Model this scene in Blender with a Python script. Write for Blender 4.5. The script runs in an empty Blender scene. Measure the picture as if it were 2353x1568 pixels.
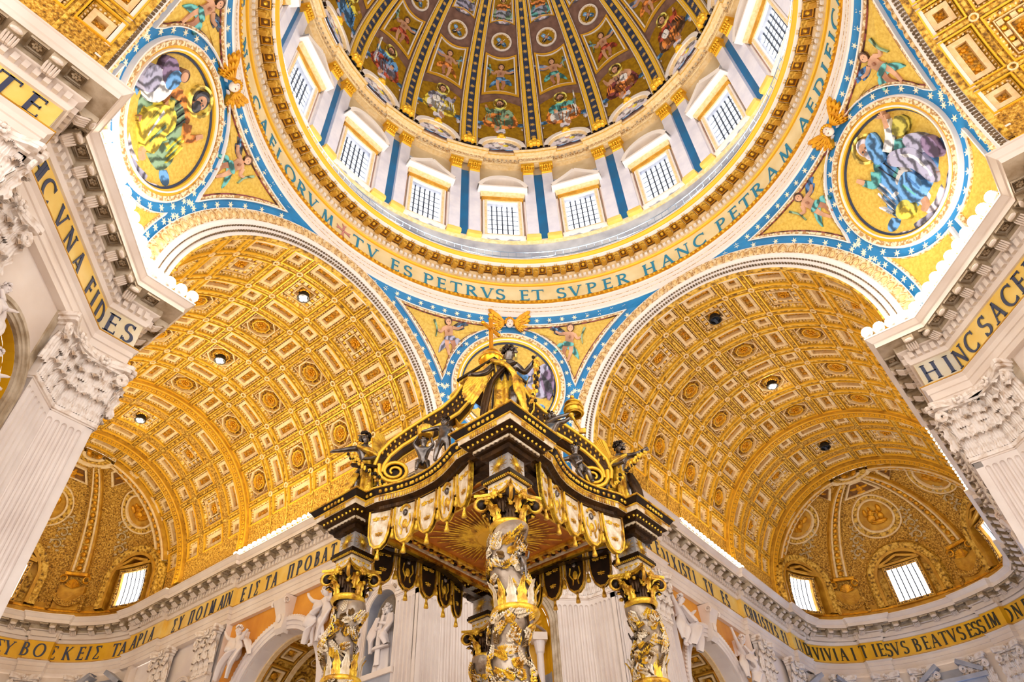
import bpy, math, random
import numpy as np
from mathutils import Vector, Matrix
PI = math.pi
sin, cos, rad = math.sin, math.cos, math.radians
random.seed(7)
SC = bpy.context.scene
COL = SC.collection

# ------------------------------------------------------------------ camera
def set_camera():
    yaw, pitch, roll = 0.6793, 0.8003, -0.0242
    f = Vector((cos(pitch)*cos(yaw), cos(pitch)*sin(yaw), sin(pitch)))
    r = f.cross(Vector((0, 0, 1))).normalized(); u = r.cross(f)
    r2 = r*cos(roll)+u*sin(roll); u2 = u*cos(roll)-r*sin(roll)
    m = Matrix((r2, u2, -f)).transposed().to_4x4()
    m.translation = Vector((-20.4484, -11.8208, 1.6))
    cd = bpy.data.cameras.new('camera'); co = bpy.data.objects.new('camera', cd)
    COL.objects.link(co); co.matrix_world = m
    cd.sensor_width = 36; cd.lens = 1601.28/2353*36
    cd.shift_x = (1176.5-1134.47)/2353; cd.shift_y = -(784-737.58)/2353
    cd.clip_start = 0.1; cd.clip_end = 400
    SC.camera = co
set_camera()
# ------------------------------------------------------------------ world, exposure, lights
SC.view_settings.view_transform = 'Standard'
SC.view_settings.look = 'None'
SC.view_settings.gamma = 1.0
SC.view_settings.use_curve_mapping = False
SC.view_settings.exposure = 0.42
SC.cycles.max_bounces = 6; SC.cycles.diffuse_bounces = 4; SC.cycles.glossy_bounces = 2; SC.cycles.caustics_reflective = False; SC.cycles.caustics_refractive = False
wd = bpy.data.worlds.new('daylight'); SC.world = wd; wd.use_nodes = True
bg = wd.node_tree.nodes['Background']
bg.inputs['Color'].default_value = (1.0, 0.95, 0.92, 1); bg.inputs['Strength'].default_value = 2.1

LK = .135
def area(name, loc, target, sx, sy, power, color, parent=None):
    l = bpy.data.lights.new(name, 'AREA'); l.shape = 'RECTANGLE'; l.size = sx; l.size_y = sy
    l.energy = power; l.color = color
    o = bpy.data.objects.new(name, l); COL.objects.link(o)
    o.location = loc
    d = Vector(target)-Vector(loc)
    o.rotation_euler = d.to_track_quat('-Z', 'Y').to_euler()
    return o
def strip(name, a, b, target, width, power, color):
    """a row of cornice floodlights as one long area lamp from a to b, facing target"""
    a, b, t = Vector(a), Vector(b), Vector(target)
    mid = (a+b)/2; x = (b-a).normalized(); z = (mid-t); z = (z-x*z.dot(x)).normalized(); y = z.cross(x)
    l = bpy.data.lights.new(name, 'AREA'); l.shape = 'RECTANGLE'; l.size = (b-a).length; l.size_y = width
    l.energy = power*LK; l.color = color
    o = bpy.data.objects.new(name, l); COL.objects.link(o)
    m = Matrix((x, y, z)).transposed().to_4x4(); m.translation = mid; o.matrix_world = m
    return o
W, WE, D, ZS = 11.56, 13.70, 21.0, 33.95      # arch half width, outer arch radius, half crossing, springing
WARM = (1.0, 0.90, 0.62); AMBER = (1.0, 0.86, 0.64); WHITE = (1.0, 0.95, 0.90); COOL = (0.92, 0.95, 1.0)
# floodlights along the cornices of the two far arms (on both walls, washing the vaults)
strip('vault_flood', (10.6, 24, 32.9), (10.6, 56, 32.9), (-3, 40, 45), .4, 11500, WARM)
strip('vault_flood', (-10.6, 24, 32.9), (-10.6, 56, 32.9), (3, 40, 45), .4, 13000, WARM)
strip('vault_flood', (24, 10.6, 32.9), (54, 10.6, 32.9), (40, -3, 45), .4, 4800, AMBER)
strip('vault_flood', (24, -10.6, 32.9), (54, -10.6, 32.9), (40, 3, 45), .4, 4800, AMBER)
strip('vault_flood', (-24, 10.6, 32.9), (-40, 10.6, 32.9), (-32, -3, 45), .4, 5000, AMBER)
strip('vault_flood', (10.6, -24, 32.9), (10.6, -40, 32.9), (-3, -32, 45), .4, 8000, AMBER)
# floodlights on the cornices of the crossing piers, washing the pendentives and the drum
for sx, sy in ((-1, 1), (1, -1), (1, 1)):
    strip('pier_flood', (sx*12.6, sy*18.6, 33.2), (sx*18.6, sy*12.6, 33.2), (0, 0, 62), .5, 4600, WHITE)
strip('pier_flood', (-12.6, -18.6, 33.2), (-18.6, -12.6, 33.2), (6, 6, 58), .5, 9500, WHITE)
# floodlights standing on the drum gallery, washing the dome
for k in range(8):
    a = rad(22.5+45*k)
    strip('dome_flood', (20.2*cos(a-.3), 20.2*sin(a-.3), 54.6), (20.2*cos(a+.3), 20.2*sin(a+.3), 54.6), (-8*cos(a), -8*sin(a), 84), .4, 6800, (1.0, .94, .84))

# ------------------------------------------------------------------ materials
def lin(h):
    h = h.lstrip('#'); o = []
    for i in (0, 2, 4):
        c = int(h[i:i+2], 16)/255
        o.append(c/12.92 if c <= .04045 else ((c+.055)/1.055)**2.4)
    return (*o, 1)
MATS = {}
def mat(name, c1, c2=None, scale=2.0, rough=.55, metal=0.0, bump=0.0, bscale=None, kind='noise', lo=.35, hi=.65, detail=4, emit=0, spec=None, c3=None):
    if name in MATS: return MATS[name]
    m = bpy.data.materials.new(name); m.use_nodes = True; nt = m.node_tree; N = nt.nodes; L = nt.links
    b = N['Principled BSDF']; b.inputs['Roughness'].default_value = rough; b.inputs['Metallic'].default_value = metal
    if spec is not None: b.inputs['Specular IOR Level'].default_value = spec
    b.inputs['Base Color'].default_value = lin(c1)
    tc = N.new('ShaderNodeTexCoord') if (c2 or bump) else None
    def tex(k, s):
        if k == 'voronoi':
            t = N.new('ShaderNodeTexVoronoi'); t.inputs['Scale'].default_value = s; out = t.outputs['Distance']
        elif k == 'wave':
            t = N.new('ShaderNodeTexWave'); t.inputs['Scale'].default_value = s; t.inputs['Distortion'].default_value = 9; t.inputs['Detail'].default_value = 3; t.inputs['Detail Scale'].default_value = 1.5; out = t.outputs['Fac']
        else:
            t = N.new('ShaderNodeTexNoise'); t.inputs['Scale'].default_value = s; t.inputs['Detail'].default_value = detail; out = t.outputs['Fac']
        L.new(tc.outputs['Object'], t.inputs['Vector']); return out
    if c2:
        o = tex(kind, scale); cr = N.new('ShaderNodeValToRGB')
        cr.color_ramp.elements[0].position = lo; cr.color_ramp.elements[0].color = lin(c1)
        cr.color_ramp.elements[1].position = hi; cr.color_ramp.elements[1].color = lin(c2)
        if c3:
            e = cr.color_ramp.elements.new((lo+hi)/2); e.color = lin(c3)
        L.new(o, cr.inputs['Fac']); L.new(cr.outputs['Color'], b.inputs['Base Color'])
    if bump:
        o = tex('voronoi' if kind == 'voronoi' else 'noise', bscale or scale*2)
        bp = N.new('ShaderNodeBump'); bp.inputs['Strength'].default_value = min(1, bump); bp.inputs['Distance'].default_value = .12
        L.new(o, bp.inputs['Height']); L.new(bp.outputs['Normal'], b.inputs['Normal'])
    if emit:
        b.inputs['Emission Color'].default_value = lin(c1); b.inputs['Emission Strength'].default_value = emit
    if emit > 10: m.cycles.emission_sampling = 'NONE'
    MATS[name] = m; return m
M = {}
def dm(k, *a, **kw): M[k] = mat(k, *a, **kw)
dm('marble', '#f4eae2', '#ddccbe', scale=.35, rough=.45, lo=.3, hi=.8)
dm('marble_white', '#f6efec', '#e2d8d8', scale=.3, rough=.4)
dm('marble_flute', '#f3ebe6', '#dccfc8', scale=.5, rough=.45, lo=.3, hi=.8)
dm('marble_grey', '#bfc3cc', '#8f93a3', scale=.4, rough=.4)
dm('marble_pink', '#c9a69a', '#a98478', scale=.5, rough=.4)
dm('stone_aged', '#cfc0aa', '#a08a6c', scale=1.2, rough=.7, bump=.4)
dm('stone_dark', '#8d7658', '#574530', scale=2.5, rough=.8, bump=.5)
dm('stucco_white', '#f3ece8', rough=.6)
dm('cream_frame', '#f7dfb4', '#eac88c', scale=3, rough=.5)
dm('gilt', '#f0b020', '#c98512', scale=3, rough=.38, metal=.45, bump=.3, bscale=6)
dm('rib_gold', '#ffd23c', rough=.45, metal=.1)
dm('gilt_bright', '#ffc83a', rough=.35, metal=.4)
dm('gilt_relief', '#6a460e', '#f4cb5c', scale=3.6, rough=.5, metal=.1, bump=1.0, bscale=5, lo=.34, hi=.62, c3='#cc9a2a')
dm('gilt_leafy', '#6c470e', '#f2c65a', scale=6.5, rough=.5, metal=.1, bump=1.0, bscale=8, lo=.32, hi=.66, c3='#c48e28')
dm('gilt_field', '#dca836', '#b8821c', scale=1.2, rough=.5, metal=.2, bump=.4, bscale=5)
dm('gilt_beads', '#ffd878', '#5a360c', scale=5.5, rough=.5, kind='voronoi', lo=.25, hi=.6)
dm('lace_gold', '#b98d54', '#f3e2bf', scale=5, rough=.6, lo=.45, hi=.55)
dm('blue_band', '#1f8ccc', '#1a7ab8', scale=.6, rough=.5)
dm('blue_deep', '#34466a', '#26385c', scale=.8, rough=.5)
dm('blue_strip', '#1c7ab4', '#2a6ea0', scale=.5, rough=.4)
dm('star', '#fff4d8', rough=.5)
dm('star_gold', '#e9c06a', rough=.4, metal=.2)
dm('frieze_cream', '#f1e0b4', '#e6cf98', scale=.6, rough=.55)
dm('frieze_gold', '#f5d67a', '#eec45a', scale=.7, rough=.4)
dm('frieze_yellow', '#f2c028', '#e2aa14', scale=.7, rough=.35, metal=.1)
dm('marble_carved', '#f6ede6', '#b08a5c', scale=2.2, rough=.55, lo=.46, hi=.78)
dm('frieze_lamp_sheen', '#fbf3de', '#f4e6c4', scale=1, rough=.5)  # gold frieze whitened by lamp reflection, put into the colour
dm('marble_yellow', '#eda838', '#d68c28', scale=.4, rough=.45)
dm('letter_blue', '#2386ae', rough=.5)
dm('letter_dark', '#38425e', rough=.5)
dm('purple_field', '#8d6d62', '#76584f', scale=1.2, rough=.6)
dm('mosaic_gold', '#b8901c', '#9c7614', scale=2, rough=.45, metal=.2, lo=.4, hi=.6)
dm('mosaic_pale', '#e6c65c', '#d4ac40', scale=5, rough=.45)
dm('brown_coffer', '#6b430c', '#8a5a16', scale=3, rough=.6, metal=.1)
dm('white_pilaster', '#e9e8f4', '#d9d9ea', scale=.8, rough=.45)
dm('lead', '#3c4656', rough=.6)
dm('daylight_pane', '#f4f8ff', emit=2.4)
dm('lamp_glow', '#fff3dc', emit=14)
dm('lamp_case', '#2a2622', rough=.6, metal=.5)
dm('stucco_scroll', '#d9c49a', '#b59a68', scale=2, rough=.6)
dm('drum_tan', '#dcc9a8', '#cbb48c', scale=.6, rough=.6)
dm('silver_die', '#d8d2cc', '#8a8480', scale=1.2, rough=.35, metal=.25)
dm('lamp_hood', '#e8e2da', rough=.5)  # housing paled to imitate the white bloom round the lamps
dm('leaf_brown', '#8a6a3c', '#5c4322', scale=4, rough=.4, metal=.4)
dm('bronze', '#2c1d10', '#4a3218', scale=3, rough=.32, metal=.75, bump=.2, bscale=8)
dm('bronze_dark', '#1d130c', '#2e2014', scale=3, rough=.4, metal=.6)
dm('bronze_grey', '#8a817a', '#4e4642', scale=3, rough=.24, metal=.85)
dm('bronze_gilt', '#f6c83c', '#7a5216', scale=3.2, rough=.32, metal=.45, bump=.4, bscale=8, lo=.46, hi=.72, c3='#c8902a')
dm('bronze_pale', '#f2e6d0', '#cdb48c', scale=4, rough=.4, metal=.1, bump=.3, bscale=7)
dm('canopy_cloth', '#d07c20', '#a85c12', scale=2, rough=.5, metal=.2)
dm('iron', '#3a4250', rough=.5, metal=.5)
dm('rail', '#8fa3bd', rough=.4, metal=.3)
for k, c in dict(p_skin='#c99a7c', p_skin2='#a8755c', p_blue='#4f86bd', p_blue2='#2c5f9a', p_white='#dfe0e4', p_grey='#8a8ba6', p_red='#a3402c', p_orange='#cf7c34', p_green='#6f8f74', p_teal='#4c9a9c', p_yellow='#dcbf3c', p_purple='#6c5a7c', p_brown='#5e4030', p_cloud='#b7b3c2', p_dark='#33353f', p_halo='#e8c860', p_maroon='#6b2c30', p_olive='#a39a3c').items():
    r_, g_, b_ = (int(c[i:i+2], 16) for i in (1, 3, 5)); up = lambda v, q: max(0, min(255, int(v*q+(28 if q > 1 else 0))))
    dm(k, '#%02x%02x%02x' % tuple(up(v, .62) for v in (r_, g_, b_)), '#%02x%02x%02x' % tuple(up(v, 1.12) for v in (r_, g_, b_)), scale=.55 if 'skin' not in k else .8, rough=.6, kind='wave' if 'skin' not in k else 'noise', lo=.1, hi=.8, c3=c)

# ------------------------------------------------------------------ mesh builder
class MB:
    def __init__(s): s.v = []; s.f = []; s.m = []; s.n = 0
    def add(s, V, F, m=0):
        V = np.asarray(V, float).reshape(-1, 3)
        s.v.append(V); o = s.n
        s.f += [tuple(i+o for i in f) for f in F]
        s.m += ([m]*len(F) if not isinstance(m, (list, tuple)) else list(m)); s.n += len(V)
    def box(s, x0, x1, y0, y1, z0, z1, m=0):
        s.add([(x, y, z) for z in (z0, z1) for y in (y0, y1) for x in (x0, x1)],
              [(0, 2, 3, 1), (4, 5, 7, 6), (0, 1, 5, 4), (2, 6, 7, 3), (0, 4, 6, 2), (1, 3, 7, 5)], m)
    def grid(s, P, m=0, closed_u=False, closed_v=False):
        """P: array (nu, nv, 3)"""
        P = np.asarray(P, float); nu, nv = P.shape[:2]; F = []
        for i in range(nu-(0 if closed_u else 1)):
            for j in range(nv-(0 if closed_v else 1)):
                a, b = i, (i+1) % nu; c, d = j, (j+1) % nv
                F.append((a*nv+c, b*nv+c, b*nv+d, a*nv+d))
        s.add(P.reshape(-1, 3), F, m)
    def prism(s, poly, d0, d1, m=0, ms=None, taper=1.0):
        """2-D outline (u, v) from depth d0 (back) to d1 (front); front face closed by a fan"""
        P = np.asarray(poly, float); n = len(P); c = P.mean(0)
        Q = c+(P-c)*taper
        V = [(x, y, d0) for x, y in P]+[(x, y, d1) for x, y in Q]+[(c[0], c[1], d1)]
        F = [(i, (i+1) % n, n+(i+1) % n, n+i) for i in range(n)]
        G = [(n+i, n+(i+1) % n, 2*n) for i in range(n)]
        s.add(V, F+G, [m if ms is None else ms]*n+[m]*n)
    def plate(s, poly, d0, d1, m=0):
        n = len(poly); V = [(x, y, d0) for x, y in poly]+[(x, y, d1) for x, y in poly]
        s.add(V, [(i, (i+1) % n, n+(i+1) % n, n+i) for i in range(n)]+[tuple(range(n, 2*n))], m)
    def frame(s, outer, inner, d0, d1, m=0):
        """ring between two outlines with the same number of points, raised from d0 to d1"""
        A = np.asarray(outer, float); B = np.asarray(inner, float); n = len(A)
        V = [(x, y, d0) for x, y in A]+[(x, y, d1) for x, y in A]+[(x, y, d1) for x, y in B]+[(x, y, d0) for x, y in B]
        F = []
        for k in range(3):
            F += [(k*n+i, k*n+(i+1) % n, (k+1)*n+(i+1) % n, (k+1)*n+i) for i in range(n)]
        s.add(V, F, m)
    def strip(s, cl, wd, d0, d1, m=0, closed=False):
        """a flat raised band along a 2-D centre line, half widths wd"""
        P = np.asarray(cl, float); n = len(P); wd = np.broadcast_to(wd, (n,))
        T = np.gradient(P, axis=0) if not closed else np.roll(P, -1, 0)-np.roll(P, 1, 0)
        T /= (np.linalg.norm(T, axis=1)[:, None]+1e-9); Nn = np.stack([-T[:, 1], T[:, 0]], 1)
        A = P+Nn*wd[:, None]; B = P-Nn*wd[:, None]
        G = np.zeros((n, 4, 3)); G[:, 0, :2] = A; G[:, 0, 2] = d0; G[:, 1, :2] = A; G[:, 1, 2] = d1
        G[:, 2, :2] = B; G[:, 2, 2] = d1; G[:, 3, :2] = B; G[:, 3, 2] = d0
        s.grid(G, m, closed_u=closed)
    def lathe(s, prof, n=32, m=0, a0=0, a1=2*PI, c=(0, 0)):
        full = abs(a1-a0-2*PI) < 1e-6; k = n if full else n+1
        A = a0+(a1-a0)*np.arange(k)/n
        pr = np.array([(p[0], p[1]) for p in prof], float)
        P = np.zeros((k, len(pr), 3)); P[..., 0] = c[0]+np.cos(A)[:, None]*pr[None, :, 0]; P[..., 1] = c[1]+np.sin(A)[:, None]*pr[None, :, 0]; P[..., 2] = pr[None, :, 1]
        if isinstance(m, list):
            for j in range(len(pr)-1): s.grid(P[:, j:j+2], m[j], closed_u=full)
        else: s.grid(P, m, closed_u=full)
    def tube(s, pts, r, n=8, m=0, cap=True, flat=1.0, closed=False):
        P = np.asarray(pts, float); k = len(P); r = np.broadcast_to(r, (k,))
        T = np.gradient(P, axis=0) if not closed else np.roll(P, -1, 0)-np.roll(P, 1, 0)
        T /= (np.linalg.norm(T, axis=1)[:, None]+1e-9)
        up = np.array([0, 0, 1.]) if abs(T[0][2]) < .9 else np.array([1., 0, 0])
        G = np.zeros((k, n, 3)); a = np.arange(n)/n*2*PI
        u = np.cross(T[0], up); u /= np.linalg.norm(u)
        for i in range(k):
            u = u-T[i]*(u@T[i]); u /= (np.linalg.norm(u)+1e-9); w = np.cross(T[i], u)
            G[i] = P[i]+r[i]*(np.cos(a)[:, None]*u+flat*np.sin(a)[:, None]*w)
        s.grid(G, m, closed_u=closed, closed_v=True)
        if cap and not closed:
            for i in (0, k-1): s.add(np.vstack([G[i], P[i]]), [(j, (j+1) % n, n) for j in range(n)], m)
    def ell(s, c, r, m=0, nu=10, nv=7, R=None):
        r = (r, r, r) if np.isscalar(r) else r
        th = np.linspace(0, 2*PI, nu, endpoint=False); ph = np.linspace(-PI/2, PI/2, nv)
        P = np.stack([np.cos(ph)[None]*np.cos(th)[:, None]*r[0], np.cos(ph)[None]*np.sin(th)[:, None]*r[1], np.broadcast_to(np.sin(ph)[None]*r[2], (nu, nv))], -1)
        if R is not None: P = P@np.array(R).T
        s.grid(P+np.array(c), m, closed_u=True)
    def sweep(s, path, prof, m=0, closed=False):
        """prof: list of (out, z) swept along a plan path with mitred corners; out is to the right of travel"""
        P = np.asarray(path, float); n = len(P); N = np.zeros((n, 2))
        for i in range(n):
            a = P[i]-P[i-1] if (i > 0 or closed) else P[1]-P[0]
            b = P[(i+1) % n]-P[i] if (i < n-1 or closed) else P[-1]-P[-2]
            a = a/np.linalg.norm(a); b = b/np.linalg.norm(b)
            na = np.array([a[1], -a[0]]); nb = np.array([b[1], -b[0]]); q = na+nb
            N[i] = q/max(.3, (q@na))
        pr = np.array(prof, float); G = np.zeros((n, len(pr), 3))
        G[..., :2] = P[:, None]+N[:, None]*pr[None, :, 0:1]; G[..., 2] = pr[None, :, 1]
        if isinstance(m, list):
            for j in range(len(pr)-1): s.grid(G[:, j:j+2], m[j], closed_u=closed)
        else: s.grid(G, m, closed_u=closed)
    def build(s, name, mats, parent=None, mapf=None, smooth=False, mw=None):
        V = np.vstack(s.v) if s.v else np.zeros((0, 3))
        if mapf is not None: V = mapf(V)
        me = bpy.data.meshes.new(name); me.from_pydata(V.tolist(), [], s.f)
        for k in mats if isinstance(mats, (list, tuple)) else [mats]: me.materials.append(M[k] if isinstance(k, str) else k)
        if len(s.m): me.polygons.foreach_set('material_index', s.m)
        if smooth: me.polygons.foreach_set('use_smooth', [True]*len(s.f))
        me.update()
        o = bpy.data.objects.new(name, me); COL.objects.link(o)
        if parent is not None: o.parent = parent
        if mw is not None: o.matrix_local = mw
        return o
def tag(o, label=None, cat=None, group=None, kind=None):
    if label: o['label'] = label
    if cat: o['category'] = cat
    if group: o['group'] = group
    if kind: o['kind'] = kind
    return o
def empty(name, loc=(0, 0, 0), rz=0, parent=None, mw=None):
    o = bpy.data.objects.new(name, None); COL.objects.link(o); o.location = loc; o.rotation_euler = (0, 0, rz)
    o.empty_display_size = .2
    if parent is not None: o.parent = parent
    if mw is not None: o.matrix_local = mw
    return o
def struct(name, label=None):
    return tag(empty(name), label, None, None, 'structure')
def inst(src, parent, mw=None, name=None):
    c = src.copy(); COL.objects.link(c); c.parent = parent
    if mw is not None: c.matrix_local = mw
    for ch in src.children:
        d = ch.copy(); COL.objects.link(d); d.parent = c
        for g in ch.children:
            e = g.copy(); COL.objects.link(e); e.parent = d
    return c
def frame_mw(o, x, y, z):
    m = Matrix((Vector(x), Vector(y), Vector(z))).transposed().to_4x4(); m.translation = Vector(o); return m
Rz = lambda a: Matrix.Rotation(a, 4, 'Z')
def rect(cx, cy, w, h, n=1):
    """rectangle outline with n segments a side"""
    c = [(-1, -1), (1, -1), (1, 1), (-1, 1)]; o = []
    for k in range(4):
        a, b = c[k], c[(k+1) % 4]
        for i in range(n): t = i/n; o.append((cx+w/2*(a[0]*(1-t)+b[0]*t), cy+h/2*(a[1]*(1-t)+b[1]*t)))
    return o
def circ(cx, cy, r, n=24, a0=0, ry=None):
    return [(cx+r*cos(a0+2*PI*i/n), cy+(ry or r)*sin(a0+2*PI*i/n)) for i in range(n)]
def star_poly(cx, cy, r, k=6, inner=.42, rot=0):
    return [(cx+(r if i % 2 == 0 else r*inner)*cos(rot+PI*i/k), cy+(r if i % 2 == 0 else r*inner)*sin(rot+PI*i/k)) for i in range(2*k)]

# ------------------------------------------------------------------ roman capitals as strokes
def arc(cx, cy, rx, ry, a0, a1, n=12):
    return [(cx+rx*cos(rad(a0+(a1-a0)*i/n)), cy+ry*sin(rad(a0+(a1-a0)*i/n))) for i in range(n+1)]
TK, TN = .075, .035      # thick and thin half widths
def L_(x0, y0, x1, y1, w=TK): return ('l', [(x0, y0), (x1, y1)], w)
def S_(x, y, w=.13): return ('l', [(x-w, y), (x+w, y)], .022)
def C_(pts, w0=TN, w1=TK): return ('c', pts, (w0, w1))
GL = {
 'I': (.34, [L_(.17, 0, .17, 1), S_(.17, .02), S_(.17, .98)]),
 'L': (.62, [L_(.17, 0, .17, 1), S_(.17, .98), S_(.14, .02), L_(.1, .03, .58, .03, TN), L_(.57, 0, .57, .2, .025)]),
 'T': (.74, [L_(.37, 0, .37, 1), S_(.37, .02), L_(.02, .97, .72, .97, TN), L_(.03, 1, .03, .8, .025), L_(.71, 1, .71, .8, .025)]),
 'E': (.62, [L_(.17, 0, .17, 1), S_(.14, .98), S_(.14, .02), L_(.1, .97, .55, .97, TN), L_(.17, .52, .5, .52, TN), L_(.1, .03, .58, .03, TN), L_(.54, 1, .54, .82, .025), L_(.57, 0, .57, .18, .025), L_(.49, .6, .49, .44, .022)]),
 'F': (.6, [L_(.17, 0, .17, 1), S_(.14, .98), S_(.17, .02), L_(.1, .97, .55, .97, TN), L_(.17, .52, .48, .52, TN), L_(.54, 1, .54, .82, .025), L_(.47, .6, .47, .44, .022)]),
 'H': (.86, [L_(.17, 0, .17, 1), L_(.69, 0, .69, 1), L_(.17, .5, .69, .5, TN), S_(.17, .02), S_(.17, .98), S_(.69, .02), S_(.69, .98)]),
 'N': (.88, [L_(.17, 0, .17, 1, TN), L_(.71, 0, .71, 1, TN), L_(.17, .98, .71, .03), S_(.14, .98), S_(.17, .02), S_(.71, .98)]),
 'M': (1.02, [L_(.2, 0, .26, 1, TN), L_(.26, 1, .51, .05), L_(.51, .05, .78, 1, TN), L_(.78, 1, .84, 0), S_(.2, .02), S_(.84, .02)]),
 'V': (.82, [L_(.12, 1, .42, .02), L_(.42, .02, .7, 1, TN), S_(.12, .98), S_(.7, .98)]),
 'A': (.84, [L_(.12, 0, .42, 1, TN), L_(.42, 1, .72, 0), L_(.22, .34, .62, .34, TN), S_(.12, .02), S_(.72, .02)]),
 'P': (.64, [L_(.17, 0, .17, 1), S_(.14, .98), S_(.17, .02), C_([(.17, .97)]+arc(.3, .73, .27, .24, 90, -90)+[(.17, .49)])]),
 'R': (.76, [L_(.17, 0, .17, 1), S_(.14, .98), S_(.17, .02), C_([(.17, .97)]+arc(.3, .74, .26, .23, 90, -90)+[(.17, .51)]), L_(.34, .5, .68, .02), S_(.68, .02, .07)]),
 'B': (.68, [L_(.17, 0, .17, 1), S_(.12, .98, .08), S_(.12, .02, .08), C_([(.17, .97)]+arc(.28, .755, .22, .215, 90, -90)+[(.17, .54)]), C_([(.17, .54)]+arc(.3, .285, .28, .255, 90, -90)+[(.17, .03)])]),
 'D': (.84, [L_(.17, 0, .17, 1), S_(.12, .98, .08), S_(.12, .02, .08), C_([(.17, .97)]+arc(.32, .5, .42, .47, 90, -90, 18)+[(.17, .03)])]),
 'O': (.94, [C_(arc(.47, .5, .4, .48, 90, 450, 26))]),
 'C': (.82, [C_(arc(.47, .5, .4, .48, 48, 312, 20)), L_(.74, .98, .74, .74, .025), L_(.74, .02, .74, .22, .025)]),
 'S': (.58, [C_(arc(.29, .74, .2, .235, 30, 235, 12)+arc(.3, .26, .22, .24, 75, -150, 14)), L_(.48, 1, .48, .78, .025), L_(.08, 0, .08, .22, .025)]),
 'X': (.8, [L_(.12, 1, .7, 0), L_(.68, 1, .12, 0, TN), S_(.12, .98), S_(.68, .98), S_(.7, .02), S_(.12, .02)]),
 'K': (.78, [L_(.17, 0, .17, 1), S_(.17, .02), S_(.17, .98), L_(.64, .98, .2, .45, TN), L_(.3, .55, .68, .02), S_(.64, .98, .1), S_(.68, .02, .1)]),
 'Y': (.78, [L_(.39, 0, .39, .5), L_(.1, .98, .39, .48), L_(.68, .98, .39, .48, TN), S_(.1, .98), S_(.68, .98), S_(.39, .02)]),
 'G': (.72, [L_(.1, .97, .6, .97, TN), L_(.1, .03, .6, .03, TN), L_(.12, .97, .42, .52), L_(.42, .52, .12, .03, TN), L_(.6, 1, .6, .8, .025), L_(.6, 0, .6, .2, .025)]),   # sigma
 'Q': (.86, [L_(.17, 0, .17, 1), L_(.69, 0, .69, 1), L_(.1, .97, .76, .97, TN), S_(.17, .02), S_(.69, .02)]),   # pi
 '+': (.9, []),
}
def glyph(mb, ch, x, y, h, d0, d1, m=0, sx=1.0):
    adv, st = GL[ch]
    if ch == '+':
        for a in range(4):
            c, s_ = cos(a*PI/2), sin(a*PI/2)
            mb.prism([(x+.45*h+h*(px*c-py*s_), y+.5*h+h*(px*s_+py*c)) for px, py in ((.03, .06), (.03, -.06), (.28, -.07), (.5, -.16), (.42, 0), (.5, .16), (.28, .07))], d0, d1, m)
        return adv*h
    for k, pts, w in st:
        P = np.array(pts, float)*[h*sx, h]+[x, y]
        if k == 'l':
            mb.strip(np.array([P[0], (P[0]+P[1])/2, P[1]]), w*h, d0, d1, m)
        else:
            T = np.gradient(P, axis=0); T /= np.linalg.norm(T, axis=1)[:, None]+1e-9
            ww = (w[0]+(w[1]-w[0])*np.abs(T[:, 1])**1.5)*h
            mb.strip(P, ww, d0, d1, m)
    return adv*h*sx
def text_width(t, h, gap, space, sx=1.0): return sum(space if c == ' ' else GL[c][0]*h*sx+gap for c in t)
def write_letters(t, x, y, h, gap, space, mapf, m, parent, d0=0, d1=.05, sx=1.0):
    for c in t:
        if c == ' ': x += space; continue
        mb = MB(); x += glyph(mb, c, x, y, h, d0, d1, 0, sx)+gap
        mb.build('letter', m, parent, mapf)
    return x

# ------------------------------------------------------------------ flat mosaic pictures (they are flat in the building too)
class Paint:
    def __init__(s, mapf): s.mb = MB(); s.keys = []; s.mapf = mapf; s.lay = 0.0
    def k(s, key):
        if key not in s.keys: s.keys.append(key)
        return s.keys.index(key)
    def poly(s, pts, key, smooth=True):
        P = np.asarray(pts, float)
        if smooth:
            n = len(P); o = []
            for i in range(n):
                p0, p1, p2, p3 = P[i-1], P[i], P[(i+1) % n], P[(i+2) % n]
                for t in (0, .33, .67): o.append(.5*((2*p1)+(-p0+p2)*t+(2*p0-5*p1+4*p2-p3)*t*t+(-p0+3*p1-3*p2+p3)*t**3))
            P = np.array(o)
        s.lay += .012; s.mb.prism(P, 0, .03+s.lay, s.k(key))
    def ell(s, cx, cy, rx, ry, key, rot=0, n=14):
        c, q = cos(rad(rot)), sin(rad(rot))
        s.poly([(cx+rx*cos(t)*c-ry*sin(t)*q, cy+rx*cos(t)*q+ry*sin(t)*c) for t in np.linspace(0, 2*PI, n, endpoint=False)], key, False)
    def limb(s, pts, w0, w1, key):
        n = len(pts)*3; P = np.array(pts, float); t = np.linspace(0, len(P)-1, n)
        Q = np.stack([np.interp(t, range(len(P)), P[:, i]) for i in (0, 1)], 1)
        Q[1:-1] = (Q[:-2]+Q[1:-1]+Q[2:])/3
        s.lay += .012; s.mb.strip(Q, np.linspace(w0, w1, n), 0, .03+s.lay, s.k(key))
    def ring(s, cx, cy, r, w, key):
        s.lay += .012; s.mb.strip(circ(cx, cy, r, 24), w, 0, .03+s.lay, s.k(key), closed=True)
    def build(s, name, parent, mw=None, xf=None):
        m = s.mapf
        return s.mb.build(name, s.keys, parent, (lambda V: m(xf(V))) if xf else m, mw=mw)
def folds(P, tr, a, b, n, key, w=.018, bend=.06):
    for i in range(n):
        t = (i+.5)/n; x0 = a[0][0]+(a[1][0]-a[0][0])*t; y0 = a[0][1]+(a[1][1]-a[0][1])*t
        x1 = b[0][0]+(b[1][0]-b[0][0])*t; y1 = b[0][1]+(b[1][1]-b[0][1])*t
        P.limb([tr(x0, y0), tr((x0+x1)/2+bend*(t-.5), (y0+y1)/2), tr(x1, y1)], w*tr.s, w*.3*tr.s, key)
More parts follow.
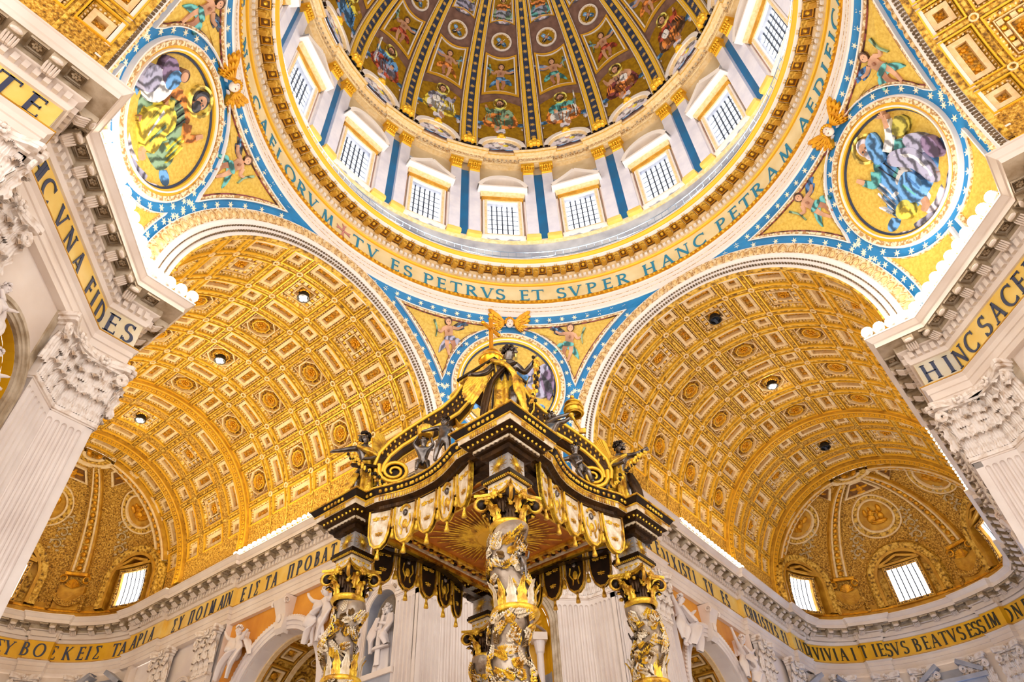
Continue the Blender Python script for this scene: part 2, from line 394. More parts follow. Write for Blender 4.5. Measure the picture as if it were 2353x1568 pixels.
class TR:
    def __init__(s, ox, oy, sc, flip=False, rot=0): s.o = (ox, oy); s.s = sc; s.f = -1 if flip else 1; s.r = rad(rot)
    def __call__(s, x, y):
        x, y = x*s.s*s.f, y*s.s; return (s.o[0]+x*cos(s.r)-y*sin(s.r), s.o[1]+x*sin(s.r)+y*cos(s.r))
def seated(P, t, robe, mantle, light, hair='p_brown', beard=False, cloud='p_cloud', item=None):
    """a robed figure seated on clouds; t maps unit coordinates (about 2 x 2.4) to the panel"""
    S = t.s
    def po(pts, k): P.poly([t(*p) for p in pts], k)
    def el(x, y, rx, ry, k, rot=0): P.ell(*t(x, y), rx*S, ry*S, k, rot*t.f+math.degrees(t.r))
    for x, y, r, k in ((-.75, -.95, .33, cloud), (.78, -.92, .36, cloud), (-.35, -1.1, .34, 'p_grey'), (.4, -1.12, .36, 'p_grey'), (0, -1.08, .35, cloud), (-.98, -.6, .2, 'p_blue'), (1.0, -.6, .22, 'p_blue')): el(x, y, r, r*.66, k)
    po([(-.62, .35), (-.8, -.1), (-.85, -.6), (-.45, -.85), (.1, -.9), (.75, -.75), (.88, -.3), (.62, .25), (.36, .62), (0, .72), (-.36, .6)], mantle)
    po([(-.34, .6), (-.4, .1), (-.3, -.15), (.3, -.15), (.38, .15), (.34, .6), (0, .72)], robe)
    po([(-.55, -.02), (-.2, .06), (.25, -.02), (.62, -.12), (.66, -.38), (.3, -.52), (.28, -.95), (-.02, -1.0), (-.1, -.62), (-.5, -.75), (-.66, -.4)], light)
    folds(P, t, ((-.5, -.1), (.5, -.15)), ((-.35, -.7), (.2, -.9)), 5, mantle, .022)
    folds(P, t, ((-.28, .5), (.28, .5)), ((-.2, 0), (.25, -.02)), 4, 'p_dark' if robe != 'p_dark' else 'p_grey', .01)
    folds(P, t, ((.45, .4), (.75, .1)), ((.5, -.3), (.8, -.5)), 3, light, .02)
    P.limb([t(-.33, .5), t(-.62, .2), t(-.4, .0)], .12*S, .08*S, robe)
    P.limb([t(.33, .5), t(.6, .3), t(.72, .62)], .12*S, .07*S, robe)
    P.limb([t(-.42, .02), t(-.22, .05)], .06*S, .05*S, 'p_skin'); P.limb([t(.7, .58), t(.76, .8)], .06*S, .045*S, 'p_skin')
    P.limb([t(.1, -.85), t(.16, -1.05), t(.32, -1.08)], .07*S, .05*S, 'p_skin')
    P.limb([t(-.42, -.68), t(-.5, -.92)], .07*S, .05*S, 'p_skin2')
    if item == 'book':
        po([(-.42, .2), (-.1, .3), (-.02, .0), (-.34, -.1)], 'p_white'); P.limb([t(-.26, .25), t(-.18, -.05)], .012*S, .012*S, 'p_dark')
    if item == 'staff': P.limb([t(.75, 1.2), t(.62, -.8)], .03*S, .03*S, 'p_white')
    P.ring(*t(.02, 1.0), .33*S, .03*S, 'p_halo')
    el(.0, 1.02, .2, .24, hair); el(.03, .97, .145, .19, 'p_skin')
    P.limb([t(.0, .72), t(0, .84)], .09*S, .08*S, 'p_skin2')
    if beard: el(.05, .82, .13, .15, hair)
    el(-.02, 1.0, .025, .018, 'p_dark'); el(.1, 1.0, .025, .018, 'p_dark'); P.limb([t(.05, 1.0), t(.06, .92)], .015*S, .02*S, 'p_skin2')
def putto_pic(P, t, wing, cloth):
    S = t.s
    def po(pts, k): P.poly([t(*p) for p in pts], k)
    def el(x, y, rx, ry, k, rot=0): P.ell(*t(x, y), rx*S, ry*S, k, rot*t.f+math.degrees(t.r))
    for sg in (-1, 1):
        po([(sg*.15, .35), (sg*.45, .6), (sg*1.0, .85), (sg*1.25, .8), (sg*1.05, .6), (sg*1.1, .5), (sg*.85, .42), (sg*.85, .3), (sg*.5, .22)], wing)
        for i in range(4): P.limb([t(sg*(.35+.1*i), .34+.06*i), t(sg*(.7+.12*i), .38+.1*i)], .03*S, .008*S, 'p_blue' if wing != 'p_blue' else 'p_grey')
    po([(-.2, -.2), (-.5, -.55), (-.62, -.95), (-.45, -.8), (-.3, -.4), (.1, -.25), (.5, -.2), (.7, -.6), (.52, -.62), (.38, -.38), (.2, -.1)], cloth)
    po([(-.24, .42), (-.2, .05), (-.24, -.22), (.22, -.26), (.2, .05), (.26, .4), (0, .5)], 'p_skin')
    P.limb([t(-.12, -.2), t(-.16, -.6), t(-.06, -1.1)], .13*S, .055*S, 'p_skin'); P.limb([t(.12, -.22), t(.24, -.6), t(.1, -.95)], .14*S, .06*S, 'p_skin2')
    P.limb([t(-.06, -1.08), t(.06, -1.14)], .05*S, .035*S, 'p_skin'); P.limb([t(.12, -.93), t(.24, -.96)], .05*S, .035*S, 'p_skin2')
    P.limb([t(.22, .38), t(.5, .3), t(.78, .42)], .085*S, .05*S, 'p_skin'); P.limb([t(-.22, .38), t(-.42, .12), t(-.62, .3)], .085*S, .05*S, 'p_skin')
    P.limb([t(-.7, -.1), t(-.6, .3), t(-.72, .8)], .02*S, .05*S, 'p_green')
    po([(-.22, -.12), (.25, -.08), (.28, -.3), (-.2, -.28)], cloth)
    el(.02, .72, .2, .22, 'p_brown'); el(.02, .67, .145, .175, 'p_skin'); el(-.03, .69, .02, .015, 'p_dark'); el(.08, .69, .02, .015, 'p_dark')
    el(.0, .2, .05, .08, 'p_skin2')
def cherub_pic(P, cx, cy, s):
    for k in range(4):
        a = rad(45+90*k); t = TR(cx, cy, s, False, 45+90*k-90)
        P.poly([t(-.12, .15), t(-.3, .5), t(-.12, .95), t(0, .7), t(.12, .95), t(.3, .5), t(.12, .15)], 'p_blue' if k % 2 else 'p_dark')
        P.limb([t(0, .2), t(0, .75)], .05*s, .02*s, 'p_white')
    P.ell(cx, cy, .27*s, .3*s, 'p_brown'); P.ell(cx, cy-.03*s, .2*s, .24*s, 'p_skin')

# ------------------------------------------------------------------ drum entablature ring (the great circular inscription)
def map_cyl(az0, R0):
    a0 = rad(az0)
    def f(V):
        A = a0-V[:, 0]/R0; r = R0-V[:, 2]
        return np.stack([r*np.cos(A), r*np.sin(A), V[:, 1]], 1)
    return f
ring = struct('trim_drum_ring', 'great circular entablature with the blue inscription under the drum')
def lathe_part(name, prof, m, parent, n=192, **kw):
    mb = MB(); mb.lathe(prof, n, 0, **kw); return mb.build(name, m, parent)
lathe_part('white_architrave', [(21.0, 47.6), (20.9, 47.75), (20.9, 48.2), (20.97, 48.25), (20.97, 48.75), (21.04, 48.8), (21.04, 49.25), (20.98, 49.4)], 'stucco_white', ring)
for zz, rr in ((48.22, 20.93), (48.78, 21.0)):
    lathe_part('dotted_line', [(rr-.03, zz-.04), (rr-.06, zz), (rr-.03, zz+.04)], 'lace_gold', ring)
lathe_part('gilt_fillet', [(20.98, 49.4), (20.9, 49.45), (20.9, 49.78), (21.15, 49.8)], 'gilt', ring)
mb = MB()
for k in range(300):
    a = 2*PI*k/300; mb.ell((20.88*cos(a), 20.88*sin(a), 49.6), .13, 0, 6, 4)
tag(mb.build('bead_row', 'gilt_bright', ring), kind='stuff')
lathe_part('inscription_band', [(21.15, 49.8), (21.15, 52.0)], 'frieze_cream', ring)
lathe_part('gilt_fillet', [(21.15, 52.0), (21.0, 52.02), (20.95, 52.15), (20.95, 52.2)], 'gilt_bright', ring)
lathe_part('bed_moulding', [(20.95, 52.2), (20.8, 52.25), (20.8, 52.6), (20.55, 52.75), (20.5, 52.9)], 'cream_frame', ring)
mb = MB(); N_D = 280
f = map_cyl(0, 20.8)
for k in range(N_D):
    u = 2*PI*20.8*k/N_D; mb.box(u-.13, u+.13, 52.24, 52.56, 0, .2)
tag(mb.build('dentil_row', 'stucco_white', ring, f), kind='stuff')
lathe_part('coffer_soffit', [(20.5, 52.9), (20.45, 53.05), (19.6, 53.12)], 'brown_coffer', ring)
# modillions: bracket + a small rosette coffer, 96 round the ring
mod = MB(); mod.box(-.26, .26, 52.72, 53.1, 0, .95, 0); mod.box(-.2, .2, 52.6, 52.74, .05, .62, 1); mod.box(-.3, .3, 53.0, 53.12, 0, 1.0, 2)
for i in range(5): mod.box(-.26+i*.115, -.2+i*.115, 52.52, 52.7, 0, .12, 2)
MOD0 = mod.build('modillion', ['gilt_relief', 'gilt_field', 'cream_frame'], ring, map_cyl(0, 20.55))
cof = MB(); cof.frame(rect(0, 0, .66, .8), rect(0, 0, .5, .62), 0, .07, 0); cof.prism(circ(0, 0, .18, 8), 0, .12, 1, taper=.5); cof.box(-.16, -.04, .46, .66, 0, .08, 2); cof.box(.04, .16, .46, .66, 0, .08, 2)
def fc(V):   # lies in the soffit: v -> radius, depth -> down
    r = 20.02-V[:, 1]; A = -V[:, 0]/20.0
    return np.stack([r*np.cos(A), r*np.sin(A), 53.08-V[:, 2]], 1)
COF0 = cof.build('soffit_rosette', ['gilt', 'gilt_bright', 'cream_frame'], ring, fc)
for k in range(96):
    if k: inst(MOD0, ring, Rz(2*PI*k/96))
    if k: inst(COF0, ring, Rz(2*PI*(k+.5)/96))
COF0.matrix_local = Rz(PI/96)
lathe_part('white_corona', [(19.6, 53.12), (19.55, 53.0), (19.5, 53.0), (19.47, 53.35), (19.42, 53.4)], 'stucco_white', ring)
lathe_part('gilt_cornice_lip', [(19.42, 53.4), (19.36, 53.45), (19.24, 53.72), (19.17, 53.76)], 'gilt_bright', ring)
lathe_part('gallery_floor', [(19.17, 53.76), (19.17, 53.86), (22.9, 53.9)], 'stucco_white', ring)
DL = [('E', 116.94), ('L', 113.55), ('O', 109.09), ('R', 104.68), ('V', 100.82), ('M', 95.67), ('T', 86.12), ('V', 81.82), ('E', 75.21), ('S', 71.62),
      ('P', 66.07), ('E', 62.49), ('T', 58.59), ('R', 54.54), ('V', 50.41), ('S', 47.0), ('E', 40.72), ('T', 37.28), ('S', 31.25), ('V', 27.61), ('P', 23.46), ('E', 19.27), ('R', 15.3),
      ('H', 8.18), ('A', 3.44), ('N', -.98), ('C', -5.67), ('P', -11.95), ('E', -15.89), ('T', -19.5), ('R', -23.38), ('A', -28.19), ('M', -33.4),
      ('A', -40.76), ('E', -44.64), ('D', -48.91), ('I', -52.66), ('F', -55.99), ('I', -58.91), ('C', -62.37), ('A', -66.5), ('B', -71), ('O', -75.8),
      ('A', 121.2), ('C', 125.8), ('I', 133.2), ('N', 137), ('G', 141.5), ('E', 146)]
for ch, a in DL:
    if a == 141.5: continue
    mb = MB(); glyph(mb, ch, -GL[ch][0]*1.42*.55, 50.05, 1.42, 0, .05, 0, 1.1); mb.build('letter', 'letter_blue', ring, map_cyl(a, 21.13))
mb = MB(); glyph(mb, '+', -.75, 50.05, 1.6, 0, .05); mb.build('cross_ornament', mat('rose_mosaic', '#c98a80'), ring, map_cyl(90.5, 21.13))
# thin iron railing at the edge of the gallery
rl = tag(empty('gallery_railing'), 'thin blue-grey iron railing along the edge of the gallery below the drum windows', 'railing')
mb = MB()
for zz in (54.6, 55.3): mb.lathe([(19.55, zz-.03), (19.6, zz-.03), (19.6, zz+.03), (19.55, zz+.03), (19.55, zz-.03)], 128)
mb.build('rail', 'rail', rl)
mb = MB()
for k in range(160):
    a = 2*PI*k/160; mb.box(19.56, 19.6, -.02, .02, 53.86, 55.3, 0); V = mb.v[-1]; c, s_ = cos(a), sin(a); mb.v[-1] = np.stack([V[:, 0]*c-V[:, 1]*s_, V[:, 0]*s_+V[:, 1]*c, V[:, 2]], 1)
tag(mb.build('baluster_row', 'rail', rl), kind='stuff')

# ------------------------------------------------------------------ drum with windows and paired pilasters
RD = 22.5
drum = struct('wall_drum', 'drum wall between the windows, white paired pilasters on blue strips')
f0 = map_cyl(0, RD)
mb = MB()
def cyl_grid(mb, u0, u1, z0, z1, d=0, m=0, n=6):
    U = np.linspace(u0, u1, n); mb.grid([[(u, z, d) for z in (z0, z1)] for u in U], m)
per = 2*PI*RD/16; WH = 1.72; WB, WT = 61.7, 67.6
for k in range(16):
    c = per*k
    cyl_grid(mb, c+WH, c+per-WH, 53.9, 77.0); cyl_grid(mb, c-WH, c+WH, 53.9, WB); cyl_grid(mb, c-WH, c+WH, WT, 77.0)
    for sx in (-1, 1): mb.grid([[(c+sx*WH, z, d) for d in (0, -.5)] for z in (WB, WT)], 1)
    mb.grid([[(c+x, WT, d) for d in (0, -.5)] for x in (-WH, 0, WH)], 1)
    mb.grid([[(c+x, WB, d) for d in (0, -.5)] for x in (-WH, 0, WH)], 1)

mb.build('drum_wall', ['drum_tan', 'marble_grey'], drum, f0)
for z0, z1, dd, mm in ((56.3, 56.7, .25, 'stucco_white'), (56.7, 60.2, .1, 'marble_grey'), (60.2, 60.6, .3, 'cream_frame'), (60.6, 61.0, .16, 'stucco_white')):
    lathe_part('plinth_band', [(RD, z0), (RD-dd, z0+.02), (RD-dd, z1-.02), (RD, z1)], mm, drum, 128)
mb = MB()
for k in range(224):
    u = 2*PI*RD*k/224; mb.prism(circ(u, 57.6, .2, 8), .08, .16)
tag(mb.build('ring_ornament_row', 'lace_gold', drum, f0), kind='stuff')
# pilaster pair
pairs = []
pp = empty('pilaster_pair', parent=drum)
mb = MB(); cyl_grid(mb, -.6, .6, 60.9, 73.4, .16, 0, 3)
mb.build('blue_strip', 'blue_strip', pp, f0)
for sx in (-1, 1):
    mb = MB(); c = sx*1.14
    mb.box(c-.62, c+.62, 61.0, 72.9, 0, .6, 0); mb.box(c-.8, c+.8, 60.6, 61.1, 0, .72, 1); mb.box(c-.74, c+.74, 61.1, 61.3, 0, .66, 1)
    mb.build('pilaster', ['white_pilaster', 'frieze_gold'], pp, f0)
    mb = MB()
    mb.prism(rect(c, 73.75, 1.3, 1.7), 0, .62, 0)
    for r_, zz, n_ in ((.0, 72.95, 5), (.12, 73.6, 4)):
        for i in range(n_):
            x = c-.6+1.2*(i+.5)/n_
            mb.prism([(x-.14, zz), (x-.16, zz+.45), (x, zz+.62), (x+.16, zz+.45), (x+.14, zz)], .6, .78+r_, 0, taper=.75); mb.ell((x, zz+.56, .84+r_), (.13, .1, .12), 0, 6, 5)
    for q in (-1, 1): mb.ell((c+q*.62, 74.35, .8), (.22, .22, .18), 0, 8, 6)
    mb.ell((c, 74.4, .85), (.16, .16, .14), 0, 8, 5)
    mb.box(c-.82, c+.82, 74.6, 74.85, 0, .95, 0)
    mb.build('gilt_capital', 'gilt_bright', pp, f0)
pp.matrix_local = Rz(rad(11.25))
for k in range(1, 16): inst(pp, drum, Rz(rad(11.25+22.5*k)))
# entablature above, breaking forward over each pair
def drum_path():
    o = []
    for k in range(16):
        c = 11.25+22.5*k
        for a, r in ((-11.2, 21.95), (-8, 21.95), (-5.3, 21.95), (-5.3, 21.6), (0, 21.6), (5.3, 21.6), (5.3, 21.95), (8, 21.95)):
            o.append((r*cos(rad(c+a)), r*sin(rad(c+a))))
    return o
dp = drum_path()[::-1]
def sweep_part(name, prof, m, parent, path=dp, closed=True):
    mb = MB(); mb.sweep(path, prof, 0, closed); return mb.build(name, m, parent)
sweep_part('drum_architrave', [(-.6, 74.85), (0, 74.85), (0, 75.2), (.06, 75.22), (.06, 75.5)], 'cream_frame', drum)
sweep_part('drum_frieze', [(.06, 75.5), (.0, 75.52), (.0, 76.05)], 'lace_gold', drum)
sweep_part('drum_cornice', [(0, 76.05), (.2, 76.1), (.25, 76.3), (.55, 76.35), (.58, 76.6), (.7, 76.8), (.72, 76.9), (-.4, 77.0)], 'cream_frame', drum)
sweep_part('gilt_line', [(.58, 76.42), (.61, 76.43), (.61, 76.52), (.58, 76.53)], 'gilt_bright', drum)
mb = MB()
for k in range(260):
    u = 2*PI*21.6*k/260; mb.prism(circ(u, 75.75, .13, 6), 0, .12)
tag(mb.build('frieze_bead_row', 'stone_aged', drum, map_cyl(0, 21.72)), kind='stuff')
# upper iron railing
mb = MB()
for zz in (77.5, 77.9): mb.lathe([(21.0, zz-.02), (21.05, zz-.02), (21.05, zz+.03), (21.0, zz+.03), (21.0, zz-.02)], 128)
for k in range(200):
    a = 2*PI*k/200; mb.box(21.0, 21.05, -.02, .02, 77.0, 77.9, 0); V = mb.v[-1]; c, s_ = cos(a), sin(a); mb.v[-1] = np.stack([V[:, 0]*c-V[:, 1]*s_, V[:, 0]*s_+V[:, 1]*c, V[:, 2]], 1)
tag(mb.build('railing', 'iron', drum), kind='stuff')
# windows
def drum_window(kind):
    w = empty('window')
    mb = MB(); mb.frame(rect(0, (WB+WT)/2, 4.5, WT-WB+1.1, 3), rect(0, (WB+WT)/2, 3.44, WT-WB, 3), 0, .28, 0)
    mb.frame(rect(0, (WB+WT)/2, 4.1, WT-WB+.8, 3), rect(0, (WB+WT)/2, 3.7, WT-WB+.3, 3), .2, .36, 1)
    mb.box(-2.4, 2.4, WB-.75, WB-.5, 0, .45, 0)
    for sx in (-1, 1): mb.box(sx*2.62-.26, sx*2.62+.26, WB-.7, WT+.5, 0, .16, 2); mb.box(sx*2.62-.14, sx*2.62+.14, WB-.5, WT+.3, .16, .22, 0)
    mb.build('window_frame', ['stucco_white', 'cream_frame', 'marble_pink'], w, f0)
    mb = MB()
    for sx in (-1, 1):
        mb.prism([(sx*.3, WB-.95), (sx*.7, WB-.75), (sx*1.5, WB-.85), (sx*1.9, WB-.7), (sx*1.6, WB-1.1), (sx*.9, WB-1.2)], 0, .18, 0)
        mb.strip(arc(sx*.75, WB-1.0, .22, .18, 0, 330, 10), .05, .1, .25, 0)
    mb.build('scroll_apron', 'marble_grey', w, f0)
    mb = MB(); mb.grid([[(x, z, -.48) for z in (WB, WT)] for x in (-WH, -.8, 0, .8, WH)]); mb.build('pane', 'daylight_pane', w, f0)
    for i in range(5):
        x = -WH+2*WH*(i+1)/6; mb = MB(); mb.box(x-.07, x+.07, WB, WT, -.46, -.34, 0); mb.build('muntin', 'lead', w, f0)
    mb = MB()
    for i in range(6): z = WB+(WT-WB)*(i+1)/7; mb.box(-WH, WH, z-.03, z+.03, -.46, -.40, 0)
    mb.build('glazing_bars', 'lead', w, f0)
    # pediment
    z0 = WT+.75; p = empty('pediment', parent=w)
    mb = MB(); mb.box(-2.6, 2.6, z0, z0+.35, 0, .8, 0); mb.box(-2.95, 2.95, z0+.35, z0+.6, 0, 1.5, 1); mb.box(-2.4, 2.4, z0-.5, z0, 0, .4, 2); mb.build('entablature', ['cream_frame', 'stucco_white', 'gilt_field'], p, f0)
    mb = MB()
    if kind == 'tri':
        mb.strip([(-2.85, z0+.68), (-1.4, z0+1.75), (0, z0+2.8)], .26, 0, 1.5, 0); mb.strip([(2.85, z0+.68), (1.4, z0+1.75), (0, z0+2.8)], .26, 0, 1.5, 0)
    else: mb.strip([(2.85*sin(t)/sin(1.2), z0+.65+2.85/sin(1.2)*(cos(t)-cos(1.2))*1.05) for t in np.linspace(-1.2, 1.2, 15)], .26, 0, 1.5, 0)
    mb.build('raking_cornice', 'stucco_white', p, f0)
    mb = MB()
    pts = [(-2.4, z0+.55), (0, z0+.55), (2.4, z0+.55)]+([(0, z0+2.5)] if kind == 'tri' else [(2.4*sin(t), z0+.6+1.8*cos(t)**.8) for t in np.linspace(1.45, -1.45, 9)])
    mb.prism(pts, 0, .45, 0); mb.build('tympanum', 'gilt_field', p, f0)
    mb = MB()
    for sx in (-1, 1):
        for i in range(5): mb.ell((sx*(.5+.5*i), z0+3.3-.1*i+.25*sin(i*2), .25), (.4, .24, .2), 0, 7, 5); mb.ell((sx*(.6+.5*i), z0+3.8-.16*i, .2), (.28, .18, .16), 0, 6, 4)
    mb.build('garland', 'marble_grey', p, f0)
    return w
wins = {}
for k in range(16):
    kd = 'tri' if k % 2 else 'seg'
    if kd not in wins: w = wins[kd] = drum_window(kd)
    else:
        w = empty('window')
        for ch in wins[kd].children:
            c = ch.copy(); COL.objects.link(c); c.parent = w
            for g in ch.children: e = g.copy(); COL.objects.link(e); e.parent = c
    w.name = 'window_%d' % (k+1); w.rotation_euler = (0, 0, rad(22.5*k)); tag(w, kind='structure')

# ------------------------------------------------------------------ dome
ZD, RA, RB = 79.0, 21.0, 27.0
def dome_pt(az, phi, d):
    """az, phi in degrees (arrays)"""
    A = np.radians(az); P = np.radians(phi); r = RA*np.cos(np.maximum(P, 0))-d*np.cos(P); z = ZD+RB*np.sin(P)-d*np.sin(np.maximum(P, 0))
    return np.stack([r*np.cos(A), r*np.sin(A), z], 1)
def map_dp(V): return dome_pt(-V[:, 0], V[:, 1], V[:, 2])                 # u = degrees of azimuth
def map_dm(phi0):                                                        # metric about (0, phi0)
    p = rad(phi0); R = RA*cos(p); ds = math.hypot(RA*sin(p), RB*cos(p))
    return lambda V: dome_pt(-np.degrees(V[:, 0]/R), phi0+np.degrees(V[:, 1]/ds), V[:, 2])
dome = struct('ceiling_dome', 'mosaic dome with sixteen blue and gold ribs')
mb = MB(); mb.grid([[(u, p, -.1) for p in list(range(-5, 80, 3))] for u in range(0, 361, 3)]); mb.build('dome_shell', 'purple_field', dome, map_dp)
mb = MB(); mb.lathe([(RA*cos(rad(76)), ZD+RB*sin(rad(76))), (4.6, ZD+RB*sin(rad(76))-.4), (4.2, ZD+RB), (4.0, ZD+RB+6), (.1, ZD+RB+9)], 32); mb.build('lantern_ring', 'gilt_field', dome)
rb = empty('rib', parent=dome)
ph = np.arange(-4.4, 77, 3.2); hw = 3.1*(1+.35*(1-np.cos(np.radians(ph))))
def rib_band(name, a, b, d0, d1, m):
    mb = MB()
    for sg in ((-1, 1) if a > 0 else (1,)):
        G = np.array([[(sg*a*h, p, d0), (sg*a*h, p, d1), (sg*b*h, p, d1), (sg*b*h, p, d0)] for p, h in zip(ph, hw)]); mb.grid(G)
    return mb.build(name, m, rb, map_dp)
rib_band('cream_edge', .9, 1.0, 0, .3, 'stucco_white'); rib_band('brown_fillet', .84, .9, 0, .2, 'gilt_relief'); rib_band('gilt_moulding', .40, .84, 0, .5, 'rib_gold'); rib_band('bead_line', .58, .64, .5, .58, 'cream_frame'); rib_band('star_strip', -.42, .42, 0, .3, 'blue_deep')
mb = MB()
for p in np.arange(-2, 74, 3.0):
    c = cos(rad(p)) if p > 0 else 1
    mb.prism([(x/(RA*c)*57.3, p+y/27*57.3) for x, y in star_poly(0, 0, .36, 8, .4, p)], .3, .36)
tag(mb.build('star_row', 'star_gold', rb, map_dp), kind='stuff')
mb = MB()
for x, y, r in ((0, -3.2, .55), (-.5, -2.9, .35), (.5, -2.9, .35), (0, -1.9, .38), (-.45, -3.9, .3), (.45, -3.9, .3)): mb.ell((x/RA*57.3*1, y, .6), (r/RA*57.3, r/27*57.3, .4), 0, 8, 6)
mb.build('gilt_mask', 'gilt_bright', rb, map_dp)
rb.matrix_local = Rz(rad(11.25))
for k in range(1, 16): inst(rb, dome, Rz(rad(11.25+22.5*k)))
# panels
HWP = 7.9        # half width of a panel in degrees at the base
def hwp(p): return 11.25-3.1*(1+.35*(1-cos(rad(max(p, 0)))))-.15
def trap(p0, p1, k, n=8, sag=1.4):
    """curved trapezoid between phi p0 and p1, inset factor k, with concave (hanging) top and bottom"""
    o = []
    for i in range(n+1):
        t = -1+2*i/n; o.append((t*hwp(p0)*k, p0+sag*(1-t*t)))
    for i in range(1, 4): q = p0+(p1-p0)*i/4; o.append((hwp(q)*k, q))
    for i in range(n+1):
        t = 1-2*i/n; o.append((t*hwp(p1)*k, p1-sag*.9*(1-t*t)))
    for i in range(1, 4): q = p1+(p0-p1)*i/4; o.append((-hwp(q)*k, q))
    return o
def shrink(poly, ku, kv):
    P = np.array(poly); c = P.mean(0); return (c+(P-c)*[ku, kv]).tolist()
pal = [('p_teal', 'p_orange', 'p_white'), ('p_white', 'p_teal', 'p_white'), ('p_grey', 'p_yellow', 'p_white'), ('p_skin', 'p_maroon', 'p_orange'), ('p_yellow', 'p_blue', 'p_blue'), ('p_green', 'p_orange', 'p_green'), ('p_red', 'p_brown', 'p_orange'), ('p_blue', 'p_red', 'p_grey')]
random.seed(3)
frames = {}
def dome_parts(bay, k):
    if not frames:
        for nm, a, b in (('lower', 20, 36.2), ('upper', 46.8, 57.5), ('top', 60, 68)):
            o = trap(a, b, .92)
            mb = MB(); mb.frame(o, shrink(o, .90, .93), 0, .28, 0); mb.frame(shrink(o, .88, .915), shrink(o, .80, .865), 0, .2, 1)
            mb.prism(shrink(o, .80, .865), 0, .03, 2)
            frames[nm] = mb.build('mosaic_frame', ['gilt_bright', 'stucco_white', 'mosaic_gold'], bay, map_dp)
        mb = MB(); mb.frame(circ(0, 0, 1.42, 28), circ(0, 0, 1.22, 28), 0, .22, 0); mb.frame(circ(0, 0, 1.22, 28), circ(0, 0, 1.08, 28), 0, .14, 1); mb.prism(circ(0, 0, 1.08, 24), 0, .04, 2)
        frames['med'] = mb.build('medallion_frame', ['stucco_white', 'lace_gold', 'mosaic_gold'], bay, map_dm(40.8))
        # lunette arch at the foot of the panel
        mb = MB(); A = [(2.72*cos(t), 2.3*sin(t)-2.1) for t in np.linspace(0, PI, 15)]
        mb.strip(A, .26, 0, .5, 0); mb.strip([(2.35*cos(t), 1.95*sin(t)-2.1) for t in np.linspace(0, PI, 15)], .1, 0, .35, 1)
        mb.prism([(2.3*cos(t), 1.9*sin(t)-2.1) for t in np.linspace(0, PI, 15)], 0, .05, 2); mb.ell((0, .35, .6), (.42, .42, .3), 3, 8, 6); mb.ell((-.35, .15, .5), (.25, .2, .2), 3, 7, 5); mb.ell((.35, .15, .5), (.25, .2, .2), 3, 7, 5)
        frames['lun'] = mb.build('lunette_frame', ['stucco_white', 'cream_frame', 'p_cloud', 'gilt_bright'], bay, map_dm(0))
        g = []
        for i in range(9): g.append((hwp(0)*(-1+2*i/8), 0.5))
        for i in range(1, 6): g.append((hwp(12)*.98, .5+15*i/6))
        for i in range(9): t = 1-2*i/8; g.append((t*hwp(16)*.95, 16.2+2.1*(1-t*t)))
        for i in range(1, 6): g.append((-hwp(12)*.98, 15.5-15*i/6))
        mb = MB(); mb.prism(g, 0, .03, 0); frames['gnd'] = mb.build('gold_ground', 'mosaic_gold', bay, map_dp)
    else:
        for f_ in frames.values(): inst(f_, bay, Matrix())
for k in range(16):
    bay = empty('dome_panel', parent=dome); dome_parts(bay, k); bay.matrix_local = Rz(rad(22.5*k))
    az = 22.5*k
    if not (-70 < ((az-45+180) % 360-180) < 90 or True): continue
    c = pal[(k*5+3) % 8]
    P = Paint(map_dm(11)); seated(P, TR(0, .0, 2.6, k % 2 == 0), c[0], c[1], c[2], 'p_brown', k % 3 != 0, item=('book', 'staff', None)[k % 3]); P.build('saint_mosaic', bay)
    P = Paint(map_dm(28)); putto_pic(P, TR(0, -.05, 2.25, k % 2 == 1, random.uniform(-8, 8)), 'p_grey' if k % 2 else 'p_dark', ('p_red', 'p_teal', 'p_blue', 'p_orange')[k % 4]); P.build('angel_mosaic', bay)
    P = Paint(map_dm(40.8)); cherub_pic(P, 0, 0, .95); P.build('cherub_mosaic', bay)
    P = Paint(map_dm(51.5)); seated(P, TR(0, .1, 1.45, k % 2 == 1), c[1], c[0], 'p_grey', 'p_brown'); P.build('angel_mosaic', bay)
    P = Paint(map_dm(0))
    for x, y, rx, ry, kk in ((0, -1.2, .9, .7, 'p_grey'), (-.9, -1.7, .8, .4, 'p_blue'), (1.0, -1.7, .8, .4, 'p_blue'), (0, -.55, .33, .38, 'p_skin'), (0, -.35, .36, .25, 'p_white'), (-.5, -1.2, .4, .3, 'p_white'), (.55, -1.1, .35, .25, 'p_yellow')): P.ell(x, y, rx, ry, kk)
    P.build('lunette_mosaic', bay)

def ring2(mb, A, da, B, db, m=0):
    A = np.asarray(A, float); B = np.asarray(B, float)
    G = np.stack([np.column_stack([A, np.full(len(A), da)]), np.column_stack([B, np.full(len(B), db)])], 1); mb.grid(G, m, closed_u=True)
# ------------------------------------------------------------------ pendentives (one sphere through the four arches)
RHO = math.hypot(D, WE); EL = math.asin((41.6-ZS)/RHO)
CC = np.array([cos(EL)*cos(PI/4), cos(EL)*sin(PI/4), sin(EL)]); E1 = np.array([sin(PI/4), -cos(PI/4), 0]); E2 = np.cross(E1, CC)
def map_pend(V):
    r = np.hypot(V[:, 0], V[:, 1])/RHO; k = np.where(r > 1e-6, np.sin(r)/np.maximum(r, 1e-6), 1)/RHO
    dr = np.cos(r)[:, None]*CC+k[:, None]*(V[:, :1]*E1+V[:, 1:2]*E2)
    return np.array([0, 0, ZS])+(RHO-V[:, 2:3])*dr
def inv_pend(p):
    v = (np.array(p, float)-[0, 0, ZS]); v /= np.linalg.norm(v); c = min(1, v@CC); r = math.acos(c); s_ = sin(r) or 1
    return (r*RHO*(v@E1)/s_, r*RHO*(v@E2)/s_)
